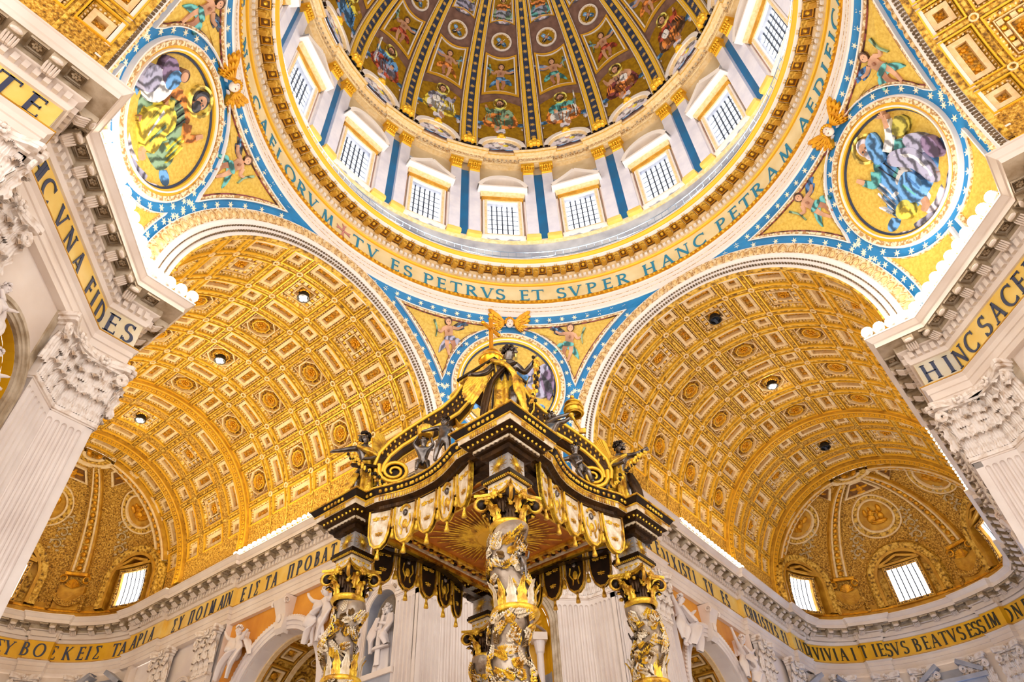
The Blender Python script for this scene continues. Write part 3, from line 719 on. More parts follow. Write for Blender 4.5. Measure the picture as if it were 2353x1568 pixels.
def on_sphere_zaz(z, a): R = math.sqrt(RHO**2-(z-ZS)**2); return (R*cos(a), R*sin(a), z)
def on_sphere_yz(y, z): return (math.sqrt(max(0, RHO**2-y*y-(z-ZS)**2)), y, z)
ZT, YA, RMED = 47.0, D-.42, 5.1
def circ_pt(a, r=RMED+.62): return (r*cos(a), r*sin(a))
def bisect(fn, a, b):
    fa = fn(a)
    for _ in range(50):
        m = (a+b)/2; fm = fn(m)
        if (fm > 0) == (fa > 0): a = m
        else: b = m
    return (a+b)/2
def P3d(q): return map_pend(np.array([[q[0], q[1], 0]]))[0]
a2 = bisect(lambda a: P3d(circ_pt(a))[2]-ZT, PI, PI/2+.05)        # circle meets top line (left side)
a3 = bisect(lambda a: P3d(circ_pt(a))[1]-YA, a2, PI*1.1) if P3d(circ_pt(a2))[1] < YA else a2
tri = []
xz = math.sqrt(RHO**2-(ZT-ZS)**2); az1 = math.asin(YA/xz)
p2 = P3d(circ_pt(a2)); az2 = math.atan2(p2[1], p2[0])
a3 = bisect(lambda a: P3d(circ_pt(a))[1]-YA, a2, PI)
for i in range(12): t = i/12; tri.append(inv_pend(on_sphere_zaz(ZT, az1+(az2-az1)*t)))
for i in range(12): t = i/12; tri.append(circ_pt(a2+(a3-a2)*t))
p3 = P3d(circ_pt(a3))
for i in range(12): t = i/12; tri.append(inv_pend(on_sphere_yz(YA, p3[2]+(ZT-p3[2])*t)))
# lower spandrel between arch band and medallion ring
low = []
a4 = a3+.52
zb = 34.1
q4 = P3d(circ_pt(a4))
pl = [circ_pt(a4+(PI*1.485-a4)*i/14) for i in range(15)]
zb = 32.3
low = pl+[inv_pend(on_sphere_zaz(max(zb, 32.3), rad(45.9+(az_b-45.9)*i/5))) for az_b in (math.degrees(math.asin(min(1, YA/math.sqrt(RHO**2-(zb-ZS)**2)))),) for i in range(6)]+[inv_pend(on_sphere_yz(YA, zb+(q4[2]-.3-zb)*i/8)) for i in range(1, 9)]
low_c = np.mean(low, 0)
def mirror(poly): return [(-x, y) for x, y in poly][::-1]
pend = struct('wall_pendentive_rear', 'curved triangular pendentive between the two far arches')
Z = np.concatenate([[32.2, 33.0], np.linspace(ZS, 47.65, 22)])
G = []
for z in Z:
    zz = max(z, ZS); xe = math.sqrt(max(0, WE**2-(zz-ZS)**2)); a0, a1 = math.atan2(D, xe), math.atan2(xe, D); R = math.sqrt(RHO**2-(zz-ZS)**2)
    G.append([(R*cos(a), R*sin(a), z) for a in np.linspace(a0, a1, 22)])
mb = MB(); mb.grid(G); mb.build('blue_ground', 'blue_band', pend)
for side in (0, 1):
    T = tri if side == 0 else mirror(tri)
    c0 = np.mean(T, 0)
    sk = lambda k: (c0+(np.array(T)-c0)*k).tolist()
    mb = MB(); mb.frame(sk(1.0), sk(.95), 0, .3, 0); mb.frame(sk(.94), sk(.85), 0, .2, 1); mb.frame(sk(.85), sk(.80), 0, .12, 2); mb.prism(sk(.80), 0, .05, 3)
    mb.build('triangular_frame', ['stucco_white', 'lace_gold', 'p_maroon', 'mosaic_pale'], pend, map_pend)
    Lw = low if side == 0 else mirror(low); lc = np.mean(Lw, 0)
    sl = lambda k: (lc+(np.array(Lw)-lc)*k).tolist()
    mb = MB(); mb.frame(sl(1), sl(.93), 0, .25, 0); mb.frame(sl(.93), sl(.84), 0, .15, 1); mb.plate(sl(.84), 0, .06, 2)
    mb.build('spandrel_frame', ['stucco_white', 'lace_gold', 'mosaic_pale'], pend, map_pend)
mb = MB()
n = 56
for r0, r1, d0, m_ in ((RMED, RMED-.12, .35, 0), (RMED-.12, RMED-.42, .42, 1), (RMED-.42, RMED-.62, .3, 2), (RMED-.62, RMED-.72, .45, 0), (RMED-.72, RMED-.86, .3, 2)): mb.frame(circ(0, 0, r0, n), circ(0, 0, r1, n), 0, d0, m_)
mb.frame(circ(0, 0, 4.24, n), circ(0, 0, 4.08, n), 0, .12, 3)
mb.build('medallion_ring', ['stucco_white', 'lace_gold', 'gilt_bright', 'blue_deep'], pend, map_pend)
mb = MB(); mb.prism(circ(0, 0, 4.1, 48), 0, .05)
mb.build('medallion_ground', 'mosaic_pale', pend, map_pend)
mb = MB()
for i in range(-13, 14):
    for j in range(-13, 14):
        x, y = i*.31+(.155 if j % 2 else 0), j*.29
        if x*x+y*y < 3.9**2: mb.prism(star_poly(x, y, .06, 4, .5), .05, .07)
tag(mb.build('gold_speck_field', 'gilt_field', pend, map_pend), kind='stuff')
# stars on the blue bands
star0 = None
def put_star(q, rot=0):
    global star0
    e1 = np.array(q)
    if star0 is None:
        mb = MB(); mb.prism(star_poly(0, 0, .26, 6, .35), 0, .05); star0 = mb.build('star', 'star', pend); s_ = star0
    else: s_ = star0.copy(); COL.objects.link(s_); s_.parent = pend
    A = map_pend(np.array([[q[0], q[1], 0], [q[0]+.01, q[1], 0], [q[0], q[1], .01]])); x = Vector(A[1]-A[0]).normalized(); z = Vector(A[2]-A[0]).normalized(); y = z.cross(x)
    s_.matrix_local = frame_mw(A[0], x, y, z)
STARS = []
for i in range(29):                                  # round the medallion
    a = PI/2+.16+i*2*PI/30
    STARS.append((5.42*cos(a), 5.42*sin(a)))
for sg in (-1, 1):
    for i in range(13): az = rad(45+sg*(3.8+i*3.1)); STARS.append(inv_pend(on_sphere_zaz(47.33, az)))
    for z in np.arange(34.6, 46.8, .92):
        q = inv_pend(on_sphere_yz(D-.2, z)); q = (q[0], q[1]) if sg > 0 else (-q[0], q[1])
        if abs(math.hypot(*q)-5.42) > .5: STARS.append(q)
    for dx, dz in ((.8, .2), (.45, .9), (.9, -.6), (.5, -1.4), (1.1, 1.1)): q = circ_pt(a3+.25); STARS.append((sg*(abs(q[0])+dx*.35-.05), q[1]+dz))
for q in STARS: put_star(q)
def evangelist(P, kind):
    t = TR(0, -.25, 3.05, kind == 'left')
    S = t.s
    if kind == 'rear':
        seated(P, TR(-.3, -.2, 2.9, False), 'p_blue', 'p_blue2', 'p_blue', 'p_grey', True)
        tt = TR(2.3, -.1, 1.9)
        for pts, k in (([(-.3, .3), (.1, .9), (.5, 1.2), (.7, .9), (.6, .2), (.75, -.3), (.3, -.5), (-.2, -.2)], 'p_grey'), ([(.3, .6), (.8, .9), (.95, .2), (.7, -.6), (.4, -.1)], 'p_purple')): P.poly([tt(*q) for q in pts], k)
        for i in range(6): P.limb([tt(.35+.08*i, .7-.1*i), tt(.55+.07*i, -.2-.05*i)], .03*tt.s, .015*tt.s, 'p_dark')
        P.ell(*tt(-.1, .75), .28*tt.s, .2*tt.s, 'p_grey')
    elif kind == 'right':
        seated(P, TR(.2, -.1, 3.0, True), 'p_teal', 'p_blue', 'p_white', 'p_cloud', True, item=None)
        P.poly([(-.3, 1.6), (.5, 3.0), (1.4, 3.0), (1.2, 2.2), (.4, 1.2)], 'p_blue'); P.limb([(.9, 1.2), (1.9, 1.6), (2.7, 2.4)], .38, .2, 'p_white'); P.limb([(2.3, 2.0), (2.9, 2.7)], .2, .16, 'p_skin')
        for i in range(4): P.limb([(2.8, 2.6), (2.75+.2*i-.3, 3.1-.05*i)], .06, .04, 'p_skin')
        P.poly([(2.2, 1.4), (3.3, 1.8), (3.5, .9), (2.6, .6)], 'p_olive'); P.ell(2.7, -.6, .6, 1.2, 'p_grey', 20); P.ell(3.0, -1.6, .5, .9, 'p_purple', -10)
        P.poly([(.3, .5), (1.1, .9), (2.3, -.6), (1.9, -2.6), (1.2, -3.0), (1.1, -1.2)], 'p_grey'); P.limb([(1.0, .5), (1.9, -.8), (1.6, -2.8)], .12, .1, 'p_white'); P.poly([(-.6, -1.0), (.6, -.8), (.9, -2.2), (0, -2.9), (-.9, -2.2)], 'p_blue'); P.limb([(-.2, -1.2), (-.1, -2.5)], .12, .05, 'p_teal'); P.limb([(.4, -1.2), (.4, -2.5)], .12, .05, 'p_blue2')
        P.ell(-1.4, -2.3, .7, .6, 'p_olive'); P.ell(-1.5, -2.5, .45, .4, 'p_yellow'); P.limb([(-2.2, -1.6), (-2.4, -.6)], .06, .05, 'p_white')
    else:
        seated(P, TR(0, .1, 3.0, False), 'p_orange', 'p_green', 'p_yellow', 'p_dark', True)
        P.poly([(-1.3, -.3), (-.4, .6), (.5, .2), (.6, -.9), (1.0, -2.3), (-.2, -2.9), (-1.6, -2.2)], 'p_yellow'); P.limb([(-1.2, .6), (-.2, 0), (.3, -2.5)], .2, .14, 'p_olive')
        P.limb([(-.9, -.4), (-.3, -2.4)], .12, .05, 'p_white'); P.limb([(-1.2, -.8), (-.9, -2.3)], .1, .05, 'p_olive'); P.limb([(0, -.6), (.1, -2.4)], .1, .04, 'p_green')
        tt = TR(-2.6, .4, 1.6)
        for x, y, rx, ry, k in ((0, -.4, .6, .9, 'p_white'), (-.3, .2, .55, .5, 'p_purple'), (.1, .3, .35, .5, 'p_blue'), (.2, .95, .26, .28, 'p_brown'), (.22, .9, .19, .22, 'p_skin'), (-.5, -.9, .5, .6, 'p_grey')): P.ell(*tt(x, y), rx*tt.s, ry*tt.s, k)
def winged_head(name, label, mw):
    t = empty(name, mw=mw); tag(t, label, 'relief', 'winged child heads crowning the pendentive medallions')
    mb = MB(); mb.ell((0, 0, .62), (.36, .42, .34), 0, 14, 10); mb.ell((0, -.05, .95), (.06, .1, .08), 0, 6, 5); mb.ell((-.14, .06, .9), (.07, .05, .05), 1, 6, 4); mb.ell((.14, .06, .9), (.07, .05, .05), 1, 6, 4); mb.ell((0, -.2, .9), (.1, .04, .05), 1, 6, 4); mb.ell((-.17, -.1, .83), (.1, .1, .08), 0, 6, 5); mb.ell((.17, -.1, .83), (.1, .1, .08), 0, 6, 5)
    mb.build('head', ['marble', 'p_skin2'], t, smooth=True)
    mb = MB(); random.seed(5)
    for i in range(16):
        a = PI*(-.1+1.2*i/15); mb.ell((.38*cos(a), .12+.34*sin(a), .66+.12*sin(3*i)), .13, 0, 7, 5)
    mb.build('curly_hair', 'gilt', t, smooth=True)
    for sg in (-1, 1):
        mb = MB()
        for row, (ln, n_, z_) in enumerate(((2.1, 8, .16), (1.5, 7, .3), (.9, 6, .44))):
            for i in range(n_):
                a = rad(38-74*i/(n_-1)-6*row); b = Vector((sg*(.3+.07*i*.5), .12-.05*i)); e = b+Vector((sg*cos(a), sin(a)))*ln*(1-.09*i)
                p = [(b.x+(e.x-b.x)*q+(e.y-b.y)*w_, b.y+(e.y-b.y)*q-(e.x-b.x)*w_) for q, w_ in ((0, .05), (.5, .12), (.9, .09), (1, 0), (.9, -.09), (.5, -.12), (0, -.05))]
                mb.prism(p, z_-.1, z_+.1, 0, taper=.8)
        mb.build('wing', 'gilt', t)
    return t
pend_names = (('rear', 0, 'rear'), ('left', 90, 'left'), ('right', -90, 'right'))
for nm, rz, kd in pend_names:
    if nm == 'rear': root = pend
    else:
        root = struct('wall_pendentive_'+nm, {'left': 'curved pendentive above the left pier with the saint in green and yellow', 'right': 'curved pendentive above the right pier with the saint in blue'}[nm])
        root.rotation_euler = (0, 0, rad(rz))
        for ch in list(pend.children):
            if ch.name.startswith(('evangelist', 'putto_m')): continue
            c = ch.copy(); COL.objects.link(c); c.parent = root
    P = Paint(map_pend); evangelist(P, kd); P.build('evangelist_mosaic', root)
    for side in (0, 1):
        c0 = np.mean(tri, 0)*[1 if side == 0 else -1, 1]
        P = Paint(map_pend); putto_pic(P, TR(c0[0]+(.2 if side == 0 else -.2), c0[1]+.05, 1.75, side == 1, (8 if side == 0 else -8)), 'p_dark' if nm != 'right' else 'p_blue2', 'p_grey' if (nm, side) == ('rear', 0) else 'p_teal'); P.build('putto_mosaic', root)
    A = map_pend(np.array([[0, 5.95, 0], [.01, 5.95, 0], [0, 5.95, .01]])); x = Vector(A[1]-A[0]).normalized(); z = Vector(A[2]-A[0]).normalized()
    winged_head('winged_cherub_head', {'rear': 'gilded winged child head above the medallion behind the golden cross', 'left': 'gilded winged child head beside the medallion of the saint in green and yellow', 'right': 'gilded winged child head beside the medallion of the saint in blue'}[nm], Rz(rad(rz)) @ frame_mw(A[0], x, z.cross(x), z))
# the fourth pendentive stands above and behind the viewer
root = struct('wall_pendentive_near', 'pendentive above the viewer'); root.rotation_euler = (0, 0, PI); inst(pend.children[0], root)

# ------------------------------------------------------------------ arches and vaults (local frame: arm axis +y)
def map_arch(V):     # u = radius, v = angle in degrees from the crown, d = towards the crossing
    A = np.radians(V[:, 1]); return np.stack([V[:, 0]*np.sin(A), D-V[:, 2], ZS+V[:, 0]*np.cos(A)], 1)
def map_vault(V):    # u = arc length from the crown line, v = distance along the arm, d = inwards
    A = V[:, 0]/W; r = W-V[:, 2]; return np.stack([r*np.sin(A), V[:, 1], ZS+r*np.cos(A)], 1)
def about_axis(a): return Matrix.Translation((0, 0, ZS)) @ Matrix.Rotation(a, 4, 'Y') @ Matrix.Translation((0, 0, -ZS))
ARMS = {}
def arch_face(root):
    mb = MB()
    A = np.linspace(-90, 90, 61)
    pf = [(W, -.6, 0), (W, .0, 0), (W+.38, .0, 0), (W+.38, .1, 0), (W+.80, .1, 0), (W+.80, .2, 0), (W+1.15, .2, 0), (W+1.2, .32, 1), (WE-.06, .32, 0), (WE, .32, 0), (WE, -.3, 0)]
    for (r0, d0, _), (r1, d1, m_) in zip(pf[:-1], pf[1:]): mb.grid([[(r0, a, d0), (r1, a, d1)] for a in A], 1 if (r0 > W+1.1 and r1 > W+1.3 and r1 < WE-.01) else 0)
    o = mb.build('archivolt', ['stucco_white', 'lace_gold'], root, map_arch)
    # straight legs between cornice and springing
    mb = MB()
    for sg in (-1, 1):
        x0, x1 = sorted((sg*W, sg*WE)); mb.box(x0, x1, D-.2, D+.6, 32.2, ZS, 0)
    mb.build('archivolt_foot', 'stucco_white', root)
    mb = MB()
    for r in (W+.34, W+.76):
        n_ = 150
        for i in range(n_):
            a = -89+178*i/(n_-1); mb.box(r-.035, r+.035, a-.32, a+.32, .02, .24, 0)
    tag(mb.build('dotted_line', 'stone_dark', root, map_arch), kind='stuff')
    mb = MB(); mb.strip([(W+1.28+.62*sin(t), 1.25*cos(t)*1.0) for t in np.linspace(-PI/2*.0, PI, 9)], .05, .3, .42, 0)
    mb.prism([(W+1.3, -.5), (W+1.62, -.9), (W+1.85, 0), (W+1.62, .9), (W+1.3, .5)], .3, .46, 0, taper=.6)
    p0 = mb.build('palmette', 'cream_frame', root, lambda V: map_arch(V*[1, 1.0, 1]))
    for i in range(60):
        m = about_axis(rad(-88.5+3*i))
        if i == 0: p0.matrix_local = m
        else: inst(p0, root, m)
    return root
UW, UN, VW, VN = 3.25, 1.8, 3.1, 1.8
COFF = {}
def rosette(mb, R, z, m=0, k=8):
    for ring_, (rr, dz) in enumerate(((R, .0), (R*.62, .12))):
        for i in range(k):
            a = 2*PI*(i+.5*ring_)/k; mb.ell((rr*.68*cos(a), rr*.68*sin(a), z+dz), (rr*.34, rr*.34, .12), m, 6, 5)
    mb.ell((0, 0, z+.25), (R*.28, R*.28, .16), m, 8, 5)
def coffer(kind):
    if kind in COFF: return COFF[kind]
    wu = UW if kind in ('square', 'octagon', 'wide') else UN; wv = VW if kind in ('square', 'octagon', 'long') else VN
    if kind in ('open_square',): wu, wv = UW, VW
    r = empty('coffer')
    mb = MB(); q = .42 if wu > 2 and wv > 2 else .30
    n = 4
    mb.frame(rect(0, 0, wu+.08, wv+.08, n), rect(0, 0, wu-.1, wv-.1, n), -.64, .11, 1)
    ring2(mb, rect(0, 0, wu-0.19, wv-0.19, n), -0.06, rect(0, 0, wu-2*q, wv-2*q, n), -0.42, 0)
    for lx, ly, ax in ((wu-q, wv-q, 0), (wv-q, wu-q, 1)):
        k_ = max(3, round(lx/.27))
        for i in range(k_):
            t_ = (-.5+(i+.5)/k_)*lx
            for sg in (-1, 1): mb.ell((t_, sg*ly/2, -.22) if ax == 0 else (sg*ly/2, t_, -.22), (.085, .12, .09) if ax == 0 else (.12, .085, .09), 2, 5, 4)
    c = mb.build('moulding', ['gilt_relief', 'gilt_bright', 'cream_frame'], r, map_vault)
    iu, iv = wu-2*q, wv-2*q
    if kind in ('square', 'octagon'):
        mb = MB(); mb.frame(rect(0, 0, iu, iv, n), rect(0, 0, iu-.1, iv-.1, n), -0.64, -0.26, 0)
        if kind == 'square':
            mb.frame(rect(0, 0, iu-.95, iv-.95, n), rect(0, 0, iu-1.1, iv-1.1, n), -0.64, -0.22, 0)
            for i in range(6):
                for j in range(6):
                    if i in (0, 5) or j in (0, 5):
                        x, y = (-.5+i/5)*(iu-.52), (-.5+j/5)*(iv-.52)
                        if (i+j) % 2: mb.prism(rect(x, y, .3, .3), -0.54, -0.32, 0)
                        else: mb.ell((x, y, -0.38), (.15, .15, .08), 1, 6, 4)
            mb.prism(rect(0, 0, iu, iv, n), -0.64, -0.54, 2); mb.prism(rect(0, 0, iu-1.1, iv-1.1, 2), -0.58, -0.53, 3)
            rr = .5
        else:
            oc = lambda k: [(x*k, y*k) for x, y in circ(0, 0, iu/2*1.06, 8, PI/8)]
            mb.frame(oc(.98), oc(.91), -0.64, -0.19, 0); mb.frame(oc(.60), oc(.54), -0.64, -0.22, 1)
            mb.prism(rect(0, 0, iu, iv, n), -0.64, -0.54, 3); mb.prism(oc(.9), -0.58, -0.45, 2); mb.prism(oc(.54), -0.48, -0.42, 3)
            for i in range(16): a = 2*PI*i/16; mb.ell((.74*iu/2*cos(a), .74*iv/2*sin(a), -0.35), (.1, .1, .06), 4, 6, 4)
            rr = .42
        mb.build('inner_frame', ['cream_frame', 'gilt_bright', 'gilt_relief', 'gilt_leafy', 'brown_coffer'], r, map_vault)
        mb = MB(); rosette(mb, rr, -0.42); mb.build('rosette', 'gilt', r, map_vault, smooth=True)
    else:
        mb = MB(); mb.frame(rect(0, 0, iu, iv, n), rect(0, 0, iu-0.58, iv-0.58, n), -0.64, -0.19, 0); mb.build('cream_frame', 'cream_frame', r, map_vault)
        mb = MB(); pu, pv = iu-0.58, iv-.36; mb.prism(rect(0, 0, pu, pv, n), -0.67, -0.51, 0)
        ln = max(pu, pv); k = max(1, int(ln/.62))
        for i in range(k):
            t = (-.5+(i+.5)/k)*ln; x, y = (t, 0) if pu > pv else (0, t)
            sm = min(pu, pv)
            mb.ell((x, y, -0.48), (sm*.2, sm*.2, .1), 1, 6, 5)
            for a in range(4):
                aa = PI/4+PI/2*a+i; mb.ell((x+sm*.26*cos(aa), y+sm*.26*sin(aa), -0.50), (sm*.13, sm*.13, .07), 1, 6, 4)
        mb.build('relief_panel', ['gilt_leafy', 'gilt'], r, map_vault, smooth=False)
    COFF[kind] = r
    return r
COLS = [('N', 22.25), ('W', 25.2), ('N', 28.15), ('W', 31.1), ('N', 34.05), ('W', 37.0), ('N', 39.95), ('W', 42.9), ('N', 46.85), ('W', 50.4), ('N', 53.9), ('N', 57.4)]
ROWS = [('W', 0), ('N', 15), ('W', 30), ('N', 45), ('W', 60), ('N', 75)]
def vault(root, ymax=59.0):
    mb = MB(); ys = np.linspace(D, ymax, 14)
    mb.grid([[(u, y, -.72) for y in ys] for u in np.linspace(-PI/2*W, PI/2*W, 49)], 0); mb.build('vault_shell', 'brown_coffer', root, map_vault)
    # raised grid between the coffers
    mb = MB()
    us = []
    for sg in (-1, 1):
        for k, a in ROWS:
            h = (UW if k == 'W' else UN)/2
            if sg == 1 or a: us.append((sg*rad(a)*W-h, sg*rad(a)*W+h))
    us.sort(); edges = [-PI/2*W]+[e for p in us for e in p]+[PI/2*W]
    for i in range(0, len(edges), 2):
        a, b = edges[i], edges[i+1]; n_ = max(2, int((b-a)/.8)+1); U = np.linspace(a, b, n_)
        mb.grid([[(u, y, 0) for y in ys] for u in U], 0)
        if b-a < 1: mb.grid([[(u, y, .05) for y in ys] for u in (a+.14, (a+b)/2, b-.14)], 1)
    cols = [c for c in COLS if c[1] < ymax]
    ed = [D]+[e for k, y in cols for e in (y-(VW if k == 'W' else VN)/2, y+(VW if k == 'W' else VN)/2)]+[ymax]
    for i in range(0, len(ed), 2):
        a, b = ed[i], ed[i+1]
        mb.grid([[(u, y, -.005) for y in (a, b)] for u in np.linspace(-PI/2*W, PI/2*W, 49)], 0)
        if b-a < .7: mb.grid([[(u, y, .05) for y in (a+.14, b-.14)] for u in np.linspace(-PI/2*W, PI/2*W, 49)], 1)
    mb.build('gilt_grid', ['gilt_leafy', 'gilt_relief'], root, map_vault)
    mb = MB()
    for u0, u1 in zip(edges[2:-2:2], edges[3:-1:2]):
        for i in range(2, len(ed)-1, 2):
            x, y = (u0+u1)/2, (ed[i]+ed[i+1])/2
            if ed[i+1]-ed[i] < 1: mb.frame(circ(x, y, .27, 8), circ(x, y, .17, 8), 0, .14, 0)
    tag(mb.build('ring_boss_row', 'cream_frame', root, map_vault), kind='stuff')
    for y in (45.0, 55.7):
        if y < ymax:
            mb = MB(); U = np.linspace(-PI/2*W, PI/2*W, 61)
            mb.grid([[(u, y+s_, d) for s_, d in ((-.5, 0), (-.5, .35), (.5, .35), (.5, 0))] for u in U], 0)
            for s_ in (-.44, .44): mb.grid([[(u, y+s_-.07, .35), (u, y+s_-.07, .42), (u, y+s_+.07, .42), (u, y+s_+.07, .35)] for u in U], 1)
            for i in range(74): u = (-.5+(i+.5)/74)*PI*W; mb.frame(circ(u, y, .2, 6), circ(u, y, .11, 6), .35, .45, 1)
            mb.build('transverse_rib', ['gilt_field', 'gilt_bright'], root, map_vault)
    for ci, (kv, y) in enumerate(cols):
        for ku, a in ROWS:
            for sg in ((1,) if a == 0 else (-1, 1)):
                if ku == 'W' and kv == 'W': kind = 'square' if ci in (1, 9) else 'octagon'
                else: kind = {'WN': 'wide', 'NW': 'long', 'NN': 'small'}[ku+kv]
                src = coffer(kind); m = about_axis(sg*rad(a)) @ Matrix.Translation((0, y, 0))
                if src.parent is None and not src.get('used'): src['used'] = 1; src.parent = root; src.matrix_local = m
                else: inst(src, root, m)
    # gilt arch edge next to the crossing
    mb = MB(); mb.grid([[(u, y, d) for y, d in ((D-.05, 0), (D-.05, .12), (D+.3, .12), (D+.3, 0))] for u in np.linspace(-PI/2*W, PI/2*W, 61)], 0); mb.build('edge_moulding', 'gilt_relief', root, map_vault)
    # plain attic strip above the cornice
    mb = MB()
    for sg in (-1, 1): mb.grid([[(sg*(W+.05), y, z) for z in (32.0, 32.9, ZS)] for y in (D, ymax)], 0); mb.box(min(sg*W, sg*(W-.12)), max(sg*W, sg*(W-.12)), D, ymax, ZS-.35, ZS-.1, 1)
    mb.build('attic_band', ['gilt_leafy', 'gilt_bright'], root)
for nm, rz, ym, lab in (('left', 0, 59.0, 'coffered gilt barrel vault of the left arm'), ('right', -90, 57.0, 'coffered gilt barrel vault of the right arm'), ('near_left', 90, 40.6, 'coffered vault at the upper left edge'), ('near_right', 180, 40.6, 'coffered vault at the upper right edge')):
    v = struct('ceiling_vault_'+nm, lab); v.rotation_euler = (0, 0, rad(rz)); ARMS[nm] = v
    if nm == 'left': arch_face(v)
    else:
        for ch in arch_src: inst(ch, v, ch.matrix_local)
    if nm == 'left': bpy.context.view_layer.update(); arch_src = list(v.children)
    vault(v, ym)
# lamps let into the crown coffers
def vault_lamp(rz, y, lit, label):
    t = empty('vault_lamp', mw=Rz(rad(rz)) @ Matrix.Translation((0, y, ZS+W+.1))); tag(t, label, 'lamp', 'round floodlights in the crown coffers')
    mb = MB(); mb.lathe([(.42, .1), (.5, -.35), (.55, -.4), (.5, -.45), (.42, -.4)], 16); mb.box(-.55, .55, -.06, .06, -.1, .0); mb.build('housing', 'lamp_case', t)
    if lit:
        for dx, dy in ((-.2, 0), (.2, 0), (0, .2), (0, -.2)):
            mb = MB(); mb.ell((dx, dy, -.42), (.19, .19, .08), 0, 10, 6); mb.build('bulb', 'lamp_glow', t)
        l = bpy.data.lights.new('lamp_light', 'POINT'); l.energy = 60; l.color = (1, .85, .6); l.shadow_soft_size = .3
        o = bpy.data.objects.new('lamp_light', l); COL.objects.link(o); o.parent = t; o.location = (0, 0, -.9)
    else:
        mb = MB(); mb.lathe([(.01, -.2), (.4, -.24)], 12); mb.box(-.12, .12, -.3, .3, -.5, -.25); mb.build('dark_lens', 'iron', t)
vault_lamp(0, 25.2, True, 'lit floodlight in the left vault coffer nearest the crossing arch')
vault_lamp(0, 37.0, True, 'lit floodlight midway along the left vault crown')
vault_lamp(0, 50.4, True, 'lit floodlight at the far end of the left vault crown')
vault_lamp(-90, 25.2, False, 'dark unlit floodlight in the right vault coffer nearest the arch')
vault_lamp(-90, 37.0, True, 'lit floodlight midway along the right vault crown')
vault_lamp(-90, 50.4, False, 'dark unlit floodlight at the far end of the right vault crown')

# ------------------------------------------------------------------ crossing piers and arm walls (rear pier frame; the others are turned copies)
Q = [(W-.45, 59.5), (W-.45, 55.1), (W-.1, 55.1), (W-.1, 44.4), (W+.25, 44.4), (W+.25, 29.7), (W, 29.7), (W, D), (WE, D)]
PATH = Q+[(y, x) for x, y in Q[::-1]]
def path_len(P):
    return [math.dist(a, b) for a, b in zip(P[:-1], P[1:])]
def wall_frame(a, b, off=0.0, z=0.0):
    """local x along the wall (left to right as seen from inside), local y out of the wall, z up; a -> b travels with the room on its right"""
    a, b = Vector((*a, 0)), Vector((*b, 0)); t = (b-a).normalized(); n = Vector((t.y, -t.x, 0))
    return frame_mw(b+n*off+Vector((0, 0, z)), -t, n, (0, 0, 1)), (b-a).length
E_ARCH = [(-.6, 26.9), (0, 26.9), (0, 27.25), (.07, 27.28), (.07, 27.7), (.14, 27.73), (.14, 28.05), (.3, 28.2), (.3, 28.33), (.0, 28.36)]
E_BED = [(0, 30.1), (.12, 30.12), (.22, 30.35), (.22, 30.9), (.45, 31.0), (.5, 31.05)]
E_SOFF = [(.5, 31.05), (.5, 31.45), (1.3, 31.47)]
E_COR = [(1.3, 31.47), (1.3, 31.8), (1.38, 31.85), (1.58, 32.12), (1.64, 32.15), (1.64, 32.25), (0, 32.3), (-1.2, 32.3)]
_modc = {}
def modillion_src():
    if 'm' not in _modc:
        mb = MB()   # scroll bracket, outline in (y, z) extruded in x
        prof = [(0, 30.98), (.25, 30.85), (.5, 30.95), (.8, 31.12), (1.0, 31.05), (1.15, 31.1), (1.2, 31.28), (1.15, 31.46), (0, 31.46)]
        for sg in (-1, 1): mb.add([(sg*.3, .45+y*.68, z) for y, z in prof], [tuple(range(len(prof)))], 0)
        mb.grid([[(x, .45+y*.68, z) for x in (-.3, .3)] for y, z in prof], 0)
        for i in range(5):
            x = -.24+.12*i; mb.tube([(x*.7, .46, 30.82), (x, .62, 30.78-.03*(i % 2)), (x*1.1, .85, 30.92), (x*1.1, 1.0, 31.0)], [.05, .07, .06, .04], 5, 1)
        mb.ell((0, 1.2, 31.12), (.3, .12, .14), 1, 8, 5)
        _modc['m'] = mb.build('modillion', ['stone_aged', 'marble'])
        mb = MB(); mb.frame(rect(0, .92, .78, .66), rect(0, .92, .62, .5), 31.30, 31.44, 0)
        mb.v[-1] = mb.v[-1]; mb.prism(rect(0, .92, .64, .52), 31.47, 31.435, 1)
        for i in range(6): a = i*PI/3; mb.ell((.15*cos(a), .92+.13*sin(a), 31.40), (.09, .08, .05), 2, 6, 4)
        mb.ell((0, .92, 31.36), (.07, .07, .05), 2, 6, 4)
        _modc['c'] = mb.build('soffit_coffer', ['stone_aged', 'stone_dark', 'stone_aged'])
    return _modc['m'], _modc['c']
